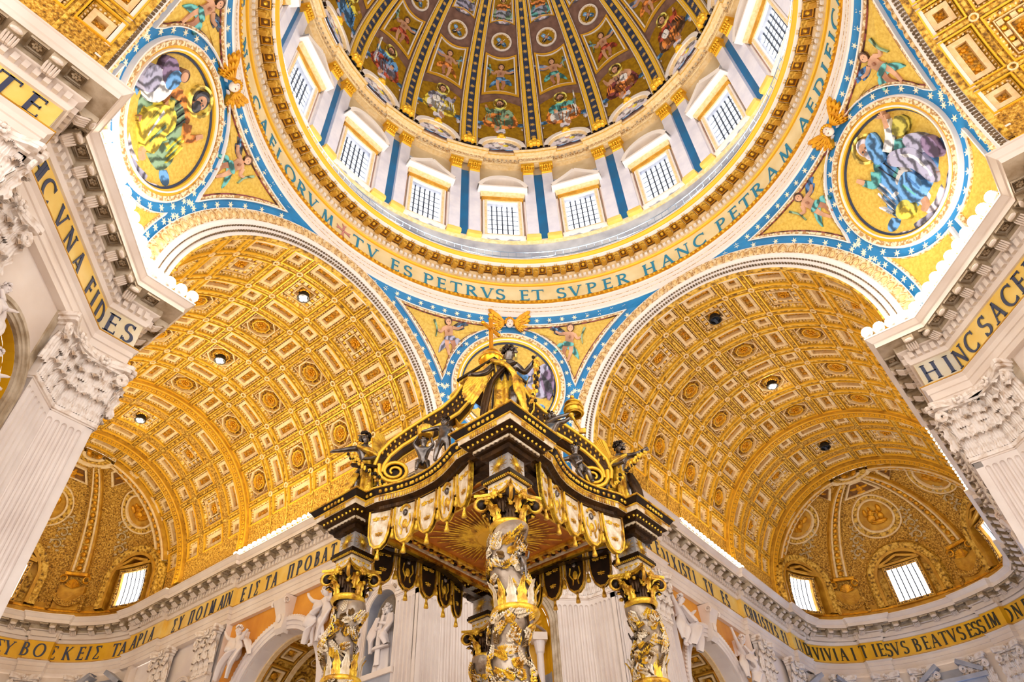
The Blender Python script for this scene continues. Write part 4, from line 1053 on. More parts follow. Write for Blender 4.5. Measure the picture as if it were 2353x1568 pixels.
def entablature(root, path, frieze, closed=False, mods=True, curved_step=None):
    for nm, pf, m in (('architrave', E_ARCH, 'marble'), ('inscription_frieze', [(0, 28.36), (0, 30.1)], frieze), ('bed_moulding', E_BED, 'marble'), ('cornice_soffit', E_SOFF, 'stone_aged'), ('cornice', E_COR, 'marble')):
        sweep_part(nm, pf, m, root, path, closed)
    sweep_part('moulding_shadow_line', [(.3, 28.24), (.33, 28.25), (.33, 28.31), (.3, 28.32)], 'gilt_field', root, path, closed)  # thin gilt line along the top of the architrave
    mb = MB()
    def place(fn, sp, inset):
        for a, b in zip(path[:-1], path[1:]):
            L = math.dist(a, b)-2*inset
            if L < .05: continue
            n = max(1, round(L/sp)) if L > sp*.6 else 0
            for i in range(n):
                t = (inset+L*(i+.5)/n)/math.dist(a, b); fn(a, b, t)
    def dent(a, b, t):
        p = np.array(a)+(np.array(b)-a)*t; d = (np.array(b)-a)/math.dist(a, b); n_ = np.array([d[1], -d[0]])
        V = [(*(p+d*sx*.13+n_*o), z) for z in (30.42, 30.88) for o in (.2, .44) for sx in (-1, 1)]
        mb.add(V, [(0, 2, 3, 1), (4, 5, 7, 6), (0, 1, 5, 4), (2, 6, 7, 3), (0, 4, 6, 2), (1, 3, 7, 5)])
    if curved_step is None: place(dent, .46, .0)
    else: place(dent, curved_step/2, 0)
    tag(mb.build('dentil_row', 'marble', root), kind='stuff')
    if not mods: return
    ms, cs = modillion_src()
    def put(src, a, b, t):
        p = Vector((*a, 0)).lerp(Vector((*b, 0)), t); d = (Vector((*b, 0))-Vector((*a, 0))).normalized(); n_ = Vector((d.y, -d.x, 0))
        m = frame_mw(p, -d, n_, (0, 0, 1))
        if src.parent is None and not src.get('used'): src['used'] = 1; src.parent = root; src.matrix_local = m
        else: inst(src, root, m)
    if curved_step is None:
        for a, b in zip(path[:-1], path[1:]):
            L = math.dist(a, b)
            if L < 1.2: continue
            n = max(1, round(L/1.62))
            for i in range(n):
                put(ms, a, b, (i+.25)/n); put(cs, a, b, (i+.75)/n)
    else:
        acc = cnt = 0
        for k, (a, b) in enumerate(zip(path[:-1], path[1:])):
            L = math.dist(a, b); acc += L
            if acc > .8 and L > .3: put(ms if cnt % 2 == 0 else cs, a, b, .5); cnt += 1; acc = 0
# pilasters -------------------------------------------------------
_leaf = {}
def leaf_src(k='big'):
    if k not in _leaf:
        h = {'big': 1.8, 'small': 1.15}[k]; T = np.linspace(0, 1, 15); S = np.linspace(-1, 1, 23)
        G = np.zeros((15, 23, 3))
        for i, t in enumerate(T):
            wd = (.54 if k == 'big' else .38)*(1-.15*t)*(1+.13*sin(t*17)) if t < .85 else .28*(1-(t-.85)*2.5)
            zc = h*min(t, .82)/.82 if t < .82 else h*(1-.9*(t-.82)); yo = .08+.12*t+(max(0, t-.6)**1.4)*1.25
            for j, s in enumerate(S): G[i, j] = (wd*s, yo+.05*cos(s*19)+.16*cos(s*1.5)-.08+.05*s*s*sin(t*17), zc-.10*s*s*(t > .5)+.02*cos(s*19))
        mb = MB(); mb.grid(G); mb.grid(G-np.array([0, .05, 0])); _leaf[k] = mb.build('acanthus_leaf', 'marble_carved', smooth=True)
    return _leaf[k]
def use(src, parent, mw):
    if not src.get('used'): src['used'] = 1; src.parent = parent; src.matrix_local = mw; return src
    return inst(src, parent, mw)
def capital(root, mw, w, vol=(1, 1)):
    """corinthian pilaster capital: local x across 0..w, y out, z from 0"""
    mb = MB()
    mb.box(0, w, -.3, .06, 0, 3.3, 0)
    mb.box(-.12, w+.12, -.3, .3, 3.1, 3.25, 0)
    # concave abacus
    A = [(-.42, .62), (-.3, .7)]+[(w*t, .30+.34*(2*t-1)**2) for t in np.linspace(.02, .98, 9)]+[(w+.3, .7), (w+.42, .62), (w+.42, -.3), (-.42, -.3)]
    for z0, z1, k in ((3.25, 3.45, .93), (3.45, 3.7, 1.0)):
        P = [(w/2+(x-w/2)*k, y*k) for x, y in A]; n = len(P)
        mb.add([(x, y, z0) for x, y in P]+[(x, y, z1) for x, y in P], [(i, (i+1) % n, n+(i+1) % n, n+i) for i in range(n)]+[tuple(range(n)), tuple(range(n, 2*n))])
    mb.box(-.06, w+.06, -.3, .14, -.22, 0, 0)
    for s_ in range(2):
        if vol[s_]:
            sx = -1 if s_ == 0 else 1; x0 = w/2+sx*(w/2+.08)
            sp = [(x0+sx*.0+.30*(1-t*.8)*cos(PI*.5+sx*(-t*3.6*PI)), .42, 2.72+.34*(1-t*.8)*sin(PI*.5+sx*(-t*3.6*PI))) for t in np.linspace(0, 1, 22)]
            st = [(w/2+sx*.18, .2, 1.75), (w/2+sx*w*.28, .25, 2.45), (x0-sx*.12, .38, 2.95)]
            mb.tube(st+sp, [.1]*3+list(np.linspace(.12, .05, 22)), 6, 0)
            mb.tube([(w/2+sx*.12, .2, 1.8), (w/2+sx*.3, .3, 2.5), (w/2+sx*.16, .36, 2.85), (w/2+sx*.05, .36, 2.7)], [.08, .08, .07, .04], 6, 0)
    for i in range(7): a = 2*PI*i/7; mb.ell((w/2+.2*cos(a), .45, 3.4+.2*sin(a)), (.12, .09, .12), 0, 6, 4)
    mb.ell((w/2, .55, 3.4), .1, 0, 6, 4)
    c = mb.build('capital', 'marble_carved', root, mw=mw, smooth=False)
    for i in range(3): use(leaf_src('small'), c, Matrix.Translation((w*(i+.5)/3, .02, 0)))
    for i in range(3): use(leaf_src('big'), c, Matrix.Translation((w*i/2, .0, .65)))
    for i in (0, 1): use(leaf_src('small'), c, Matrix.Translation((w*(.25+.5*i), .1, 1.8)))
    return c
def pilaster(root, mw, w, z0=4.0, z1=23.2, mname='marble_flute', m2='marble'):
    """fluted face: local x 0..w, y out, z up"""
    nf = max(3, round(w/.36)); p = w/nf; a = p*.36
    rows = [(z0, a), (z1-.75, a)]+[(z1-.75+a*sin(t), a*cos(t)) for t in (.5, .9, 1.2, 1.45)]+[(z1-.75+a, 0.0), (z1-.2, 0)]
    G = []
    for z, r in rows:
        col = [(0, 0, z)]
        for i in range(nf):
            c = p*(i+.5)
            for th in np.linspace(-90, 90, 7): col.append((c+r*sin(rad(th)), -.16*(r/a if a else 0)*cos(rad(th)) if r > 0 else 0, z))
        col.append((w, 0, z)); G.append(col)
    mb = MB(); mb.grid(G, 0)
    mb.box(-.08, w+.08, -.3, .1, z1-.2, z1, 1); mb.box(-.04, w+.04, -.3, .05, z1-.3, z1-.2, 1)
    mb.box(-.12, w+.12, -.35, .14, z0-.5, z0, 1)
    for x in (0, w): mb.grid([[(x, y, z) for y in (0, -.4)] for z in (z0, z1)], 0)
    return mb.build('fluted_pilaster', [mname, m2], root, mw=mw)
def opening_wall(mb, x0, x1, z0, z1, cx, r, zs, zb, depth, y=0, m=0, mj=1, n=18, cap=False):
    """flat wall x0..x1, z0..z1 at depth y with an arched opening (centre cx, radius r, springing zs, foot zb) cut through to -depth"""
    T = np.linspace(0, PI, n+1); arcp = [(cx-r*cos(t), zs+r*sin(t)) for t in T]
    def edge(t):
        dx, dz = -cos(t), sin(t)
        k = min([(x1-cx)/dx if dx > 1e-6 else 1e9, (x0-cx)/dx if dx < -1e-6 else 1e9, (z1-zs)/dz if dz > 1e-6 else 1e9]); return (cx+dx*k, zs+dz*k)
    out = [edge(t) for t in T]
    # keep the two top corners exact
    for cxn in (x0, x1):
        i = min(range(n+1), key=lambda i: math.hypot(out[i][0]-cxn, out[i][1]-z1)); out[i] = (cxn, z1)
    mb.grid([[(a[0], y, a[1]), (b[0], y, b[1])] for a, b in zip(arcp, out)], m)
    for xa, xb in ((x0, cx-r), (cx+r, x1)): mb.grid([[(xa, y, z), (xb, y, z)] for z in (z0, zs)], m)
    if zb > z0: mb.grid([[(cx-r, y, z), (cx+r, y, z)] for z in (z0, zb)], m); mb.grid([[(cx-r, yy, zb), (cx+r, yy, zb)] for yy in (y, y-depth)], m)
    pts = [(cx-r, zb)]+arcp+[(cx+r, zb)]
    mb.grid([[(a, y, b), (a, y-depth, b)] for a, b in pts], mj)
def archivolt_part(root, mw, cx, zs, r0, r1, d, m='marble_white', zfoot=None):
    mb = MB(); k = (r1-r0)/3
    T = np.linspace(0, PI, 29); rows = []
    prof = [(r0, 0), (r0, d*.5), (r0+k, d*.5), (r0+k, d*.7), (r0+2*k, d*.7), (r0+2*k, d), (r1, d), (r1, 0)]
    L = []
    if zfoot is not None: L = [(-1, zfoot)]
    G = []
    if zfoot is not None: G.append([(cx-r, y, zfoot) for r, y in prof])
    G += [[(cx-r*cos(t), y, zs+r*sin(t)) for r, y in prof] for t in T]
    if zfoot is not None: G.append([(cx+r, y, zfoot) for r, y in prof])
    mb.grid(G, 0); return mb.build('archivolt', m, root, mw=mw)

# human figures --------------------------------------------------
def skin(name, J, bones, mname, parent, mw=None, sub=2):
    """one continuous body grown round a skeleton: J {joint: (x, y, z, radius)}, bones [(a, b)], root first"""
    ks = list(J); me = bpy.data.meshes.new(name); me.from_pydata([J[k][:3] for k in ks], [(ks.index(a), ks.index(b)) for a, b in bones], [])
    o = bpy.data.objects.new(name, me); COL.objects.link(o); me.materials.append(M[mname])
    sk_ = o.modifiers.new('skin', 'SKIN'); sk_.use_smooth_shade = True
    for i, k in enumerate(ks):
        r = J[k][3]; v = me.skin_vertices[0].data[i]; v.radius = (r, r); v.use_root = (i == 0)
    ss = o.modifiers.new('sub', 'SUBSURF'); ss.levels = sub; ss.render_levels = sub
    if parent is not None: o.parent = parent
    if mw is not None: o.matrix_local = mw
    return o
BON = [('pel', 'waist'), ('waist', 'chest'), ('chest', 'neck'), ('neck', 'head'), ('head', 'crown'), ('chest', 'shL'), ('shL', 'elL'), ('elL', 'wrL'), ('wrL', 'haL'), ('chest', 'shR'), ('shR', 'elR'), ('elR', 'wrR'), ('wrR', 'haR'),
       ('pel', 'hiL'), ('hiL', 'knL'), ('knL', 'anL'), ('anL', 'toL'), ('pel', 'hiR'), ('hiR', 'knR'), ('knR', 'anR'), ('anR', 'toR')]
for s_ in 'LR':
    for i in range(3): BON.append(('ha'+s_, 'f%d%s' % (i, s_)))
def pose(s=1.0, chub=1.0, **kw):
    """a standing figure of height s (about 1.0), facing +y, left of the figure at -x as seen by a viewer in front... joints may be overridden with unit coordinates"""
    J = dict(pel=(0, 0, .52, .085), waist=(0, 0, .62, .075), chest=(0, 0, .74, .09), neck=(0, .005, .84, .034), head=(0, .02, .9, .056), crown=(0, .015, .955, .05),
             shL=(-.11, 0, .79, .042), elL=(-.16, .0, .63, .033), wrL=(-.15, .08, .50, .023), haL=(-.15, .1, .46, .022), shR=(.11, 0, .79, .042), elR=(.16, 0, .63, .033), wrR=(.15, .08, .50, .023), haR=(.15, .1, .46, .022),
             hiL=(-.06, 0, .49, .07), knL=(-.07, .02, .27, .048), anL=(-.07, 0, .05, .03), toL=(-.08, .08, .02, .025), hiR=(.06, 0, .49, .07), knR=(.07, .02, .27, .048), anR=(.07, 0, .05, .03), toR=(.08, .08, .02, .025))
    for k, v in kw.items(): J[k] = (*v[:3], v[3] if len(v) > 3 else J[k][3])
    for q in 'LR':
        h, w_ = np.array(J['ha'+q][:3]), np.array(J['wr'+q][:3]); d = h-w_; d = d/(np.linalg.norm(d)+1e-6); sd = np.cross(d, [0, 0, 1.0]); sd /= np.linalg.norm(sd)+1e-6
        for i in range(3): p = h+d*.045+sd*.02*(i-1)+np.array([0, 0, -.008*i]); J['f%d%s' % (i, q)] = (*p, .008)
    return {k: (v[0]*s, v[1]*s, v[2]*s, v[3]*s*chub) for k, v in J.items()}
def drape(name, pts, rad_, mname, parent, n=36, fold=.16, k=9, mw=None, seed=0, open_top=True):
    """cloth hanging round a path of centres with elliptical radii (rx, ry) and travelling folds"""
    P = np.array(pts, float); R_ = np.array(rad_, float); m_ = len(P)*4; t = np.linspace(0, len(P)-1, m_)
    Pc = np.stack([np.interp(t, range(len(P)), P[:, i]) for i in range(3)], 1); Rc = np.stack([np.interp(t, range(len(P)), R_[:, i]) for i in range(2)], 1)
    A = np.linspace(0, 2*PI, n, endpoint=False); rnd = random.Random(seed); ph_ = [rnd.uniform(0, 6) for _ in range(4)]
    G = np.zeros((m_, n, 3))
    for i in range(m_):
        q = i/(m_-1); f = 1+fold*(.25+.75*q)*(np.sin(k*A+ph_[0]+1.4*q)*.6+np.sin((k*1.7//1)*A+ph_[1]-2*q)*.4)
        G[i, :, 0] = Pc[i, 0]+Rc[i, 0]*f*np.cos(A); G[i, :, 1] = Pc[i, 1]+Rc[i, 1]*f*np.sin(A); G[i, :, 2] = Pc[i, 2]
    mb = MB(); mb.grid(G, 0, closed_v=True); mb.grid((G-Pc[:, None])*.94+Pc[:, None], 0, closed_v=True)
    return mb.build(name, mname, parent, mw=mw, smooth=True)
def sash(name, pts, w, mname, parent, th=.03, fold=3, mw=None):
    P = np.array(pts, float); m_ = len(P)*4; t = np.linspace(0, len(P)-1, m_); Pc = np.stack([np.interp(t, range(len(P)), P[:, i]) for i in range(3)], 1)
    Pc[1:-1] = (Pc[:-2]+Pc[1:-1]+Pc[2:])/3
    T = np.gradient(Pc, axis=0); T /= np.linalg.norm(T, axis=1)[:, None]+1e-9; up = np.array([0, .35, 1.]); S = np.cross(T, up); S /= np.linalg.norm(S, axis=1)[:, None]+1e-9; Nn = np.cross(S, T)
    A = np.linspace(0, 2*PI, 14, endpoint=False); wv = np.broadcast_to(w, (m_,)) if np.isscalar(w) else np.interp(t, range(len(P)), w)
    G = Pc[:, None]+S[:, None]*(wv[:, None, None]*np.cos(A)[None, :, None])+Nn[:, None]*((wv[:, None]*.35*np.sin(A)[None]*(1+.5*np.sin(fold*A)[None]))[..., None]+th*np.sin(A)[None, :, None])
    mb = MB(); mb.grid(G, 0, closed_v=True); return mb.build(name, mname, parent, mw=mw, smooth=True)
def face_parts(J, s, parent, hair_m, skin_m, curls=14, beard=False, mw=None, look=(0, 1, 0)):
    h = np.array(J['head'][:3])*.5+np.array(J['crown'][:3])*.5; r = .062*s; f = np.array(look, float); f /= np.linalg.norm(f); sd = np.cross(f, [0, 0, 1.]); sd /= np.linalg.norm(sd); up = np.cross(sd, f)
    def at(a, b, c): return h+sd*a*r+f*b*r+up*c*r
    mb = MB(); mb.ell(at(0, 1.02, -.2), (.16*r, .24*r, .3*r), 0, 6, 5); mb.ell(at(0, .85, .15), (.7*r, .15*r, .14*r), 0, 8, 4); mb.ell(at(0, .92, -.62), (.3*r, .14*r, .12*r), 0, 8, 4); mb.ell(at(0, .8, -.9), (.3*r, .22*r, .2*r), 0, 8, 4)
    for q in (-1, 1): mb.ell(at(q*.36, .88, .0), (.15*r, .1*r, .1*r), 0, 6, 4); mb.ell(at(q*1.0, 0, -.1), (.12*r, .25*r, .3*r), 0, 6, 4); mb.ell(at(q*.5, .7, -.4), (.3*r, .25*r, .28*r), 0, 6, 4)
    mb.build('face', skin_m, parent, mw=mw, smooth=True)
    mb = MB(); rnd = random.Random(curls)
    for i in range(curls*3):
        a, b = rnd.uniform(0, 2*PI), rnd.uniform(-.2, 1.3); c = (cos(b)*sin(a), cos(b)*cos(a), sin(b))
        if c[1] > .45 and c[2] < .55: continue
        mb.ell(at(c[0]*1.02, c[1]*.98-.12, c[2]*1.05+.1), rnd.uniform(.26, .4)*r, 0, 6, 4)
    if beard:
        for i in range(14): a = rnd.uniform(-1.2, 1.2); mb.ell(at(sin(a)*.7, cos(a)*.75, -.75-rnd.uniform(0, .6)), .26*r, 0, 6, 4)
    mb.build('hair', hair_m, parent, mw=mw, smooth=True)
def wing3(name, root_p, tip_dir, out_dir, L, mname, parent, n=9, mw=None, flip=1):
    """a feathered wing: layered feathers fanned from tip_dir to out_dir (unit vectors)"""
    a, b = np.array(tip_dir, float), np.array(out_dir, float); a /= np.linalg.norm(a); b /= np.linalg.norm(b); nn = np.cross(a, b); nn /= np.linalg.norm(nn)
    mb = MB(); R0 = np.array(root_p, float)
    for row, (l, wd, dz) in enumerate(((1.0, .12, 0), (.72, .12, .05), (.46, .12, .1), (.26, .12, .14))):
        for i in range(n):
            t = i/(n-1); d = a*cos(t*1.2)+b*sin(t*1.2); st = R0+b*L*.12*t*(1)+a*L*.18*(1-t)*(.4+.6*(row == 0)); ln = L*l*(1-.38*t); sdv = np.cross(nn, d)
            rows = []
            for q, w_ in ((0, .4), (.35, 1), (.75, 1), (.93, .7), (1, .1)):
                c = st+d*ln*q+nn*flip*L*(dz-.09*q*q)
                rows.append([c-sdv*L*wd*w_*.75, c+nn*flip*L*.022, c+sdv*L*wd*w_*.75, c-nn*flip*L*.02])
            mb.grid(rows, 0, closed_v=True)
    return mb.build(name, mname, parent, mw=mw, smooth=False)
# ---- the pier itself ---------------------------------------------
rear = struct('wall_rear', 'rear crossing pier with the flanking walls of both arms')
entablature(rear, PATH, 'frieze_gold')
mb = MB(); mb.box(W+.01, WE-.02, D-.02, D+.1, 28.37, 30.09); mb.build('corner_frieze_sheen', 'frieze_lamp_sheen', rear)  # thin overlays that paint the lamp sheen on the corner friezes
mb = MB(); mb.box(D-.02, D+.1, W+.01, WE-.02, 28.37, 30.09); mb.build('corner_frieze_sheen', 'frieze_lamp_sheen', rear)
def arm_wall(root, detail=True):
    """wall of the left arm on the +x side, local frame at (W, 59): x' runs from y=59 (left) to y=D (right)"""
    mw, L = wall_frame((W, D+0.0001), (W, 59)) ; # from inside the wall reads far end on the left
    mw = frame_mw((W, 59, 0), (0, -1, 0), (-1, 0, 0), (0, 0, 1))
    X = lambda y: 59-y
    mb = MB()
    # pier part with the statue niche
    opening_wall(mb, X(29.7), X(D), 3, 26.9, X(24.9), 1.42, 22.55, 18.3, 0.9, y=-.35, m=0, mj=1)
    # arch bay
    opening_wall(mb, X(44.4), X(29.7), 3, 26.9, X(36.5), 5.2, 19.1, 3, 1.2, y=-.6, m=2, mj=0)
    # paired pilasters with niche
    opening_wall(mb, X(55.1), X(44.4), 3, 26.9, X(49.9), 1.4, 22.2, 17.9, .9, y=-.45, m=0, mj=1)
    mb.grid([[(x, -.25, z) for x in (X(59), X(55.1))] for z in (3, 26.9)], 0)
    for y in (29.7, 44.4, 55.1): mb.grid([[(X(y), d, z) for d in (0, -.65)] for z in (3, 26.9)], 0)
    mb.build('wall_face', ['marble_white', 'marble_grey', 'marble_yellow'], root, mw=mw)
    mb = MB(); mb.box(W-.4, W+1.2, 58.9, 59.6, 3, 32.2); mb.build('wall_end', 'marble', root)
    def sub(x, y=0): return mw @ Matrix.Translation((x, y, 0))
    for y, w in ((23.2, 2.2), (28.9, 2.3)): pilaster(root, sub(X(y)), w); 
    capital(root, sub(X(23.2)) @ Matrix.Translation((0, 0, 23.2)), 2.2, (1, 0)); capital(root, sub(X(28.9)) @ Matrix.Translation((0, 0, 23.2)), 2.3)
    for y in (47.6, 54.8): pilaster(root, sub(X(y), .1), 2.3); capital(root, sub(X(y), .1) @ Matrix.Translation((0, 0, 23.2)), 2.3)
    # niches: conch and back
    for y, zs_, zb in ((24.9, 22.55, 18.3), (49.9, 22.2, 17.9)):
        mb = MB(); T = np.linspace(0, PI, 15)
        mb.grid([[(X(y)-1.42*cos(t), -1.15-1.1*sin(t), z) for t in T] for z in (zb, zs_)], 0)
        G = []
        for e in np.linspace(0, PI/2, 7): G.append([(X(y)-1.42*cos(t)*cos(e)*(1-.03*(k % 2)), -1.15-1.1*sin(t)*cos(e)*(1-.1*(k % 2)), zs_+1.42*sin(e)) for k, t in enumerate(np.linspace(0, PI, 27))])
        mb.grid(G, 1); mb.build('shell_niche', ['marble_grey', 'stone_aged'], root, mw=mw)
        archivolt_part(root, mw @ Matrix.Translation((0, -.35, 0)), X(y), zs_, 1.42, 1.75, .25, 'marble', zb)
        mb = MB(); mb.box(X(y)-1.9, X(y)+1.9, -1.2, .15, zb-.35, zb, 0); mb.box(X(y)-1.7, X(y)+1.7, -.4, 0, zb-1.6, zb-.35, 1); mb.build('niche_ledge', ['marble', 'marble_grey'], root, mw=mw)
    # great arch
    archivolt_part(root, mw @ Matrix.Translation((0, -.6, 0)), X(36.5), 19.1, 5.2, 6.1, .45, 'marble_white', 3)
    mb = MB()
    for i in range(60): t = PI*(i+.5)/60; mb.ell((X(36.5)-6.14*cos(t), -.25, 19.1+6.14*sin(t)), .12, 0, 6, 4)
    tag(mb.build('bead_row', 'marble', root, mw=mw), kind='stuff')
    mb = MB(); kx = X(36.5)
    G = [[(kx+sx*(.45+.12*(z-24.2)), y, z) for sx in (-1, 1)] for z, y in ((24.0, -.2), (24.3, .15), (24.8, .1), (25.4, .1), (26.0, .3), (26.5, .55), (26.85, .45), (26.9, -.3))]
    mb.grid(G); 
    for sx in (-1, 1):
        mb.grid([[(kx+sx*(.45+.12*(z-24.2)), y, z), (kx+sx*(.45+.12*(z-24.2)), -.6, z)] for z, y in ((24.0, -.2), (24.3, .15), (24.8, .1), (25.4, .1), (26.0, .3), (26.5, .55), (26.85, .45))])
        mb.tube([(kx+sx*.78, .28+.3*(1-t*.8)*cos(-1+t*10), 26.35+.3*(1-t*.8)*sin(-1+t*10)) for t in np.linspace(0, 1, 18)], np.linspace(.09, .03, 18), 6)
    mb.ell((kx, .2, 25.1), (.2, .14, .35)); mb.build('keystone', 'marble', root, mw=mw)
    # coffered passage behind the arch
    pas = empty('coffered_passage', parent=root, mw=mw @ Matrix.Translation((X(36.5), 0, 19.1)))
    def mp(V): A = V[:, 0]/5.2; r = 5.2-V[:, 2]; return np.stack([r*np.sin(A), -1.8-V[:, 1], r*np.cos(A)], 1)
    mb = MB(); mb.grid([[(u, v, -.25) for v in (0, 3, 8.5)] for u in np.linspace(-PI/2*5.2, PI/2*5.2, 25)]); mb.grid([[(u, v, -16) for v in (0, 8.5)] for u in ()] or [[(-5.2, 0, 0)]*2]*2)
    mb.build('passage_vault', 'gilt_relief', pas, mp)
    mb = MB()
    for sx in (-1, 1): mb.grid([[(sx*5.3, -1.8-v, z) for v in (0, 8.5)] for z in (-16, 0)], 0)
    mb.grid([[(x, -10.3, z) for x in (-5.3, 5.3)] for z in (-16, 5.4)], 1); mb.build('passage_wall', ['marble_grey', 'stone_aged'], pas)
    def band(v):
        mb = MB(); mb.grid([[(u, v+q, d) for q, d in ((-.2, 0), (-.2, .15), (.2, .15), (.2, 0))] for u in np.linspace(-PI/2*5.2, PI/2*5.2, 25)]); mb.build('passage_rib', 'cream_frame', pas, mp)
    band(2.6); band(.1)
    for i in range(7):
        u = (-3+i)*2.25
        mb = MB(); f_ = lambda cx, cv, w_, h_, k: [((cx-x), y) for x, y in rect(0, cv, w_*k, h_*k, 2)]
        for k0, k1, m_ in ((1, .86, 0), (.7, .52, 1)): mb.frame([(u+x, y) for x, y in rect(0, 1.35, 1.7*k0, 1.9*k0, 2)], [(u+x, y) for x, y in rect(0, 1.35, 1.7*k1, 1.9*k1, 2)], -.25, .05, m_)
        mb.ell((u, 1.35, -.15), (.28, .28, .12), 2, 8, 5)
        mb.build('passage_coffer', ['gilt_field', 'cream_frame', 'gilt'], pas, mp)
        for v in (4.0, 5.9, 7.8):
            mb = MB(); uo = u+(1.1 if v == 5.9 else 0); o8 = lambda k: [(uo+x*k, v+y*k) for x, y in circ(0, 0, .85, 8, PI/8)]
            mb.frame(o8(1), o8(.8), -.25, .0, 0); mb.frame(o8(.62), o8(.5), -.25, -.05, 1); mb.ell((uo, v, -.15), (.18, .18, .1), 0, 6, 4); mb.build('octagon_coffer', ['gilt_relief', 'cream_frame'], pas, mp)
    return mw, X
arm_wall(rear)
# the mirror wall of the right arm
bpy.context.view_layer.update(); before = list(rear.children)
mwL = frame_mw((59, W, 0), (1, 0, 0), (0, -1, 0), (0, 0, 1))   # local x runs from x=59 at the right; mirrored copy
MIR = Matrix(((0, 1, 0, 0), (1, 0, 0, 0), (0, 0, 1, 0), (0, 0, 0, 1)))
NAMES_SKIP = ('architrave', 'inscription_frieze', 'bed_moulding', 'cornice_soffit', 'cornice', 'moulding_shadow', 'dentil_row', 'modillion', 'soffit_coffer')
for ch in before:
    if ch.name.startswith(NAMES_SKIP): continue
    inst(ch, rear, MIR @ ch.matrix_local)
def pier_faces(root, s_sign=1):
    """folded pilasters on the face y=D, the diagonal and the face x=D"""
    m1 = frame_mw((W, D, 0), (1, 0, 0), (0, -1, 0), (0, 0, 1)); w1 = WE-W
    pilaster(root, m1, w1); capital(root, m1 @ Matrix.Translation((0, 0, 23.2)), w1, (1, 0))
    r2 = 2**-.5; m2 = frame_mw((WE, D, 0), (r2, -r2, 0), (-r2, -r2, 0), (0, 0, 1)); Ld = (D-WE)*2**.5
    wd_ = 2.3
    pilaster(root, m2, wd_); capital(root, m2 @ Matrix.Translation((0, 0, 23.2)), wd_, (0, 1))
    m3 = m2 @ Matrix.Translation((Ld-wd_, 0, 0)); pilaster(root, m3, wd_); capital(root, m3 @ Matrix.Translation((0, 0, 23.2)), wd_, (1, 0))
    m4 = frame_mw((D, WE, 0), (0, -1, 0), (-1, 0, 0), (0, 0, 1)); pilaster(root, m4, w1); capital(root, m4 @ Matrix.Translation((0, 0, 23.2)), w1, (0, 1))
    # recessed middle with the loggia arch
    c = Ld/2; mb = MB()
    opening_wall(mb, wd_, Ld-wd_, 3, 26.9, c, 2.35, 21.4, 15.0, .5, y=-.4, m=0, mj=1)
    for x, s_ in ((wd_, 1), (Ld-wd_, -1)): mb.grid([[(x, y, z) for y in (0, -.45)] for z in (3, 26.9)], 0)
    for x in (wd_+.05, Ld-wd_-.45): mb.box(x, x+.4, -.42, -.3, 3, 26.9, 2)
    mb.build('wall_face', ['marble', 'frieze_yellow', 'stone_aged'], root, mw=m2)
    archivolt_part(root, m2 @ Matrix.Translation((0, -.4, 0)), c, 21.4, 2.35, 2.9, .35, 'stone_aged', 15.0)
    mb = MB(); T = np.linspace(0, PI, 15)
    mb.grid([[(c-2.35*cos(t), -.9-1.5*sin(t), z) for t in T] for z in (15.0, 18.5)], 0); mb.grid([[(c-2.35*cos(t), -.9-1.5*sin(t), z) for t in T] for z in (18.5, 21.4)], 1)
    mb.grid([[(c-2.35*cos(t)*cos(e), -.9-1.5*sin(t)*cos(e), 21.4+2.35*sin(e)) for t in T] for e in np.linspace(0, PI/2, 6)], 1)
    for i in range(17):
        a = PI*(i+.5)/17; mb.tube([(c-.5*cos(a), -1.9, 21.0+.5*sin(a)), (c-1.95*cos(a), -1.15-.3*sin(a), 21.4+1.95*sin(a))], [.05, .09], 4, 2)
    mb.build('gilded_conch', ['marble_grey', 'frieze_yellow', 'gilt_bright'], root, mw=m2)
    # aedicule inside the loggia
    mb = MB()
    for sx in (-1, 1):
        x = c+sx*1.65; mb.lathe([(.28, 15.2), (.32, 15.4), (.25, 15.6), (.24, 19.6), (.3, 19.7), (.4, 20.3), (.42, 20.4)], 14, 0, c=(x, -1.0))
        mb.box(x-.5, x+.5, -1.5, -.5, 20.4, 20.9, 1)
    mb.box(c-2.15, c+2.15, -1.9, -1.0, 20.7, 21.0, 1)
    mb.strip([(c+2.15*sin(t)/sin(1.0), 21.0+2.15/sin(1.)*(cos(t)-cos(1.))*.62) for t in np.linspace(-1, 1, 13)], .14, 0, 0)
    V = mb.v[-1]; mb.v[-1] = np.stack([V[:, 0], np.where(np.arange(len(V)) % 4 < 2, -1.5, -.3), V[:, 1]+np.where((np.arange(len(V)) % 4 == 0) | (np.arange(len(V)) % 4 == 1), .0, .0)], 1)
    mb.box(c-2.2, c+2.2, -2.2, .1, 14.6, 15.0, 1)
    for i in range(9): mb.lathe([(.08, 15.0), (.16, 15.25), (.08, 15.6), (.12, 15.8)], 8, 1, c=(c-1.9+3.8*i/8, -.1))
    mb.box(c-2.1, c+2.1, -.25, .05, 15.8, 15.95, 1)
    mb.build('aedicule', ['marble_white', 'marble'], root, mw=m2)
    return m2
M2 = pier_faces(rear)
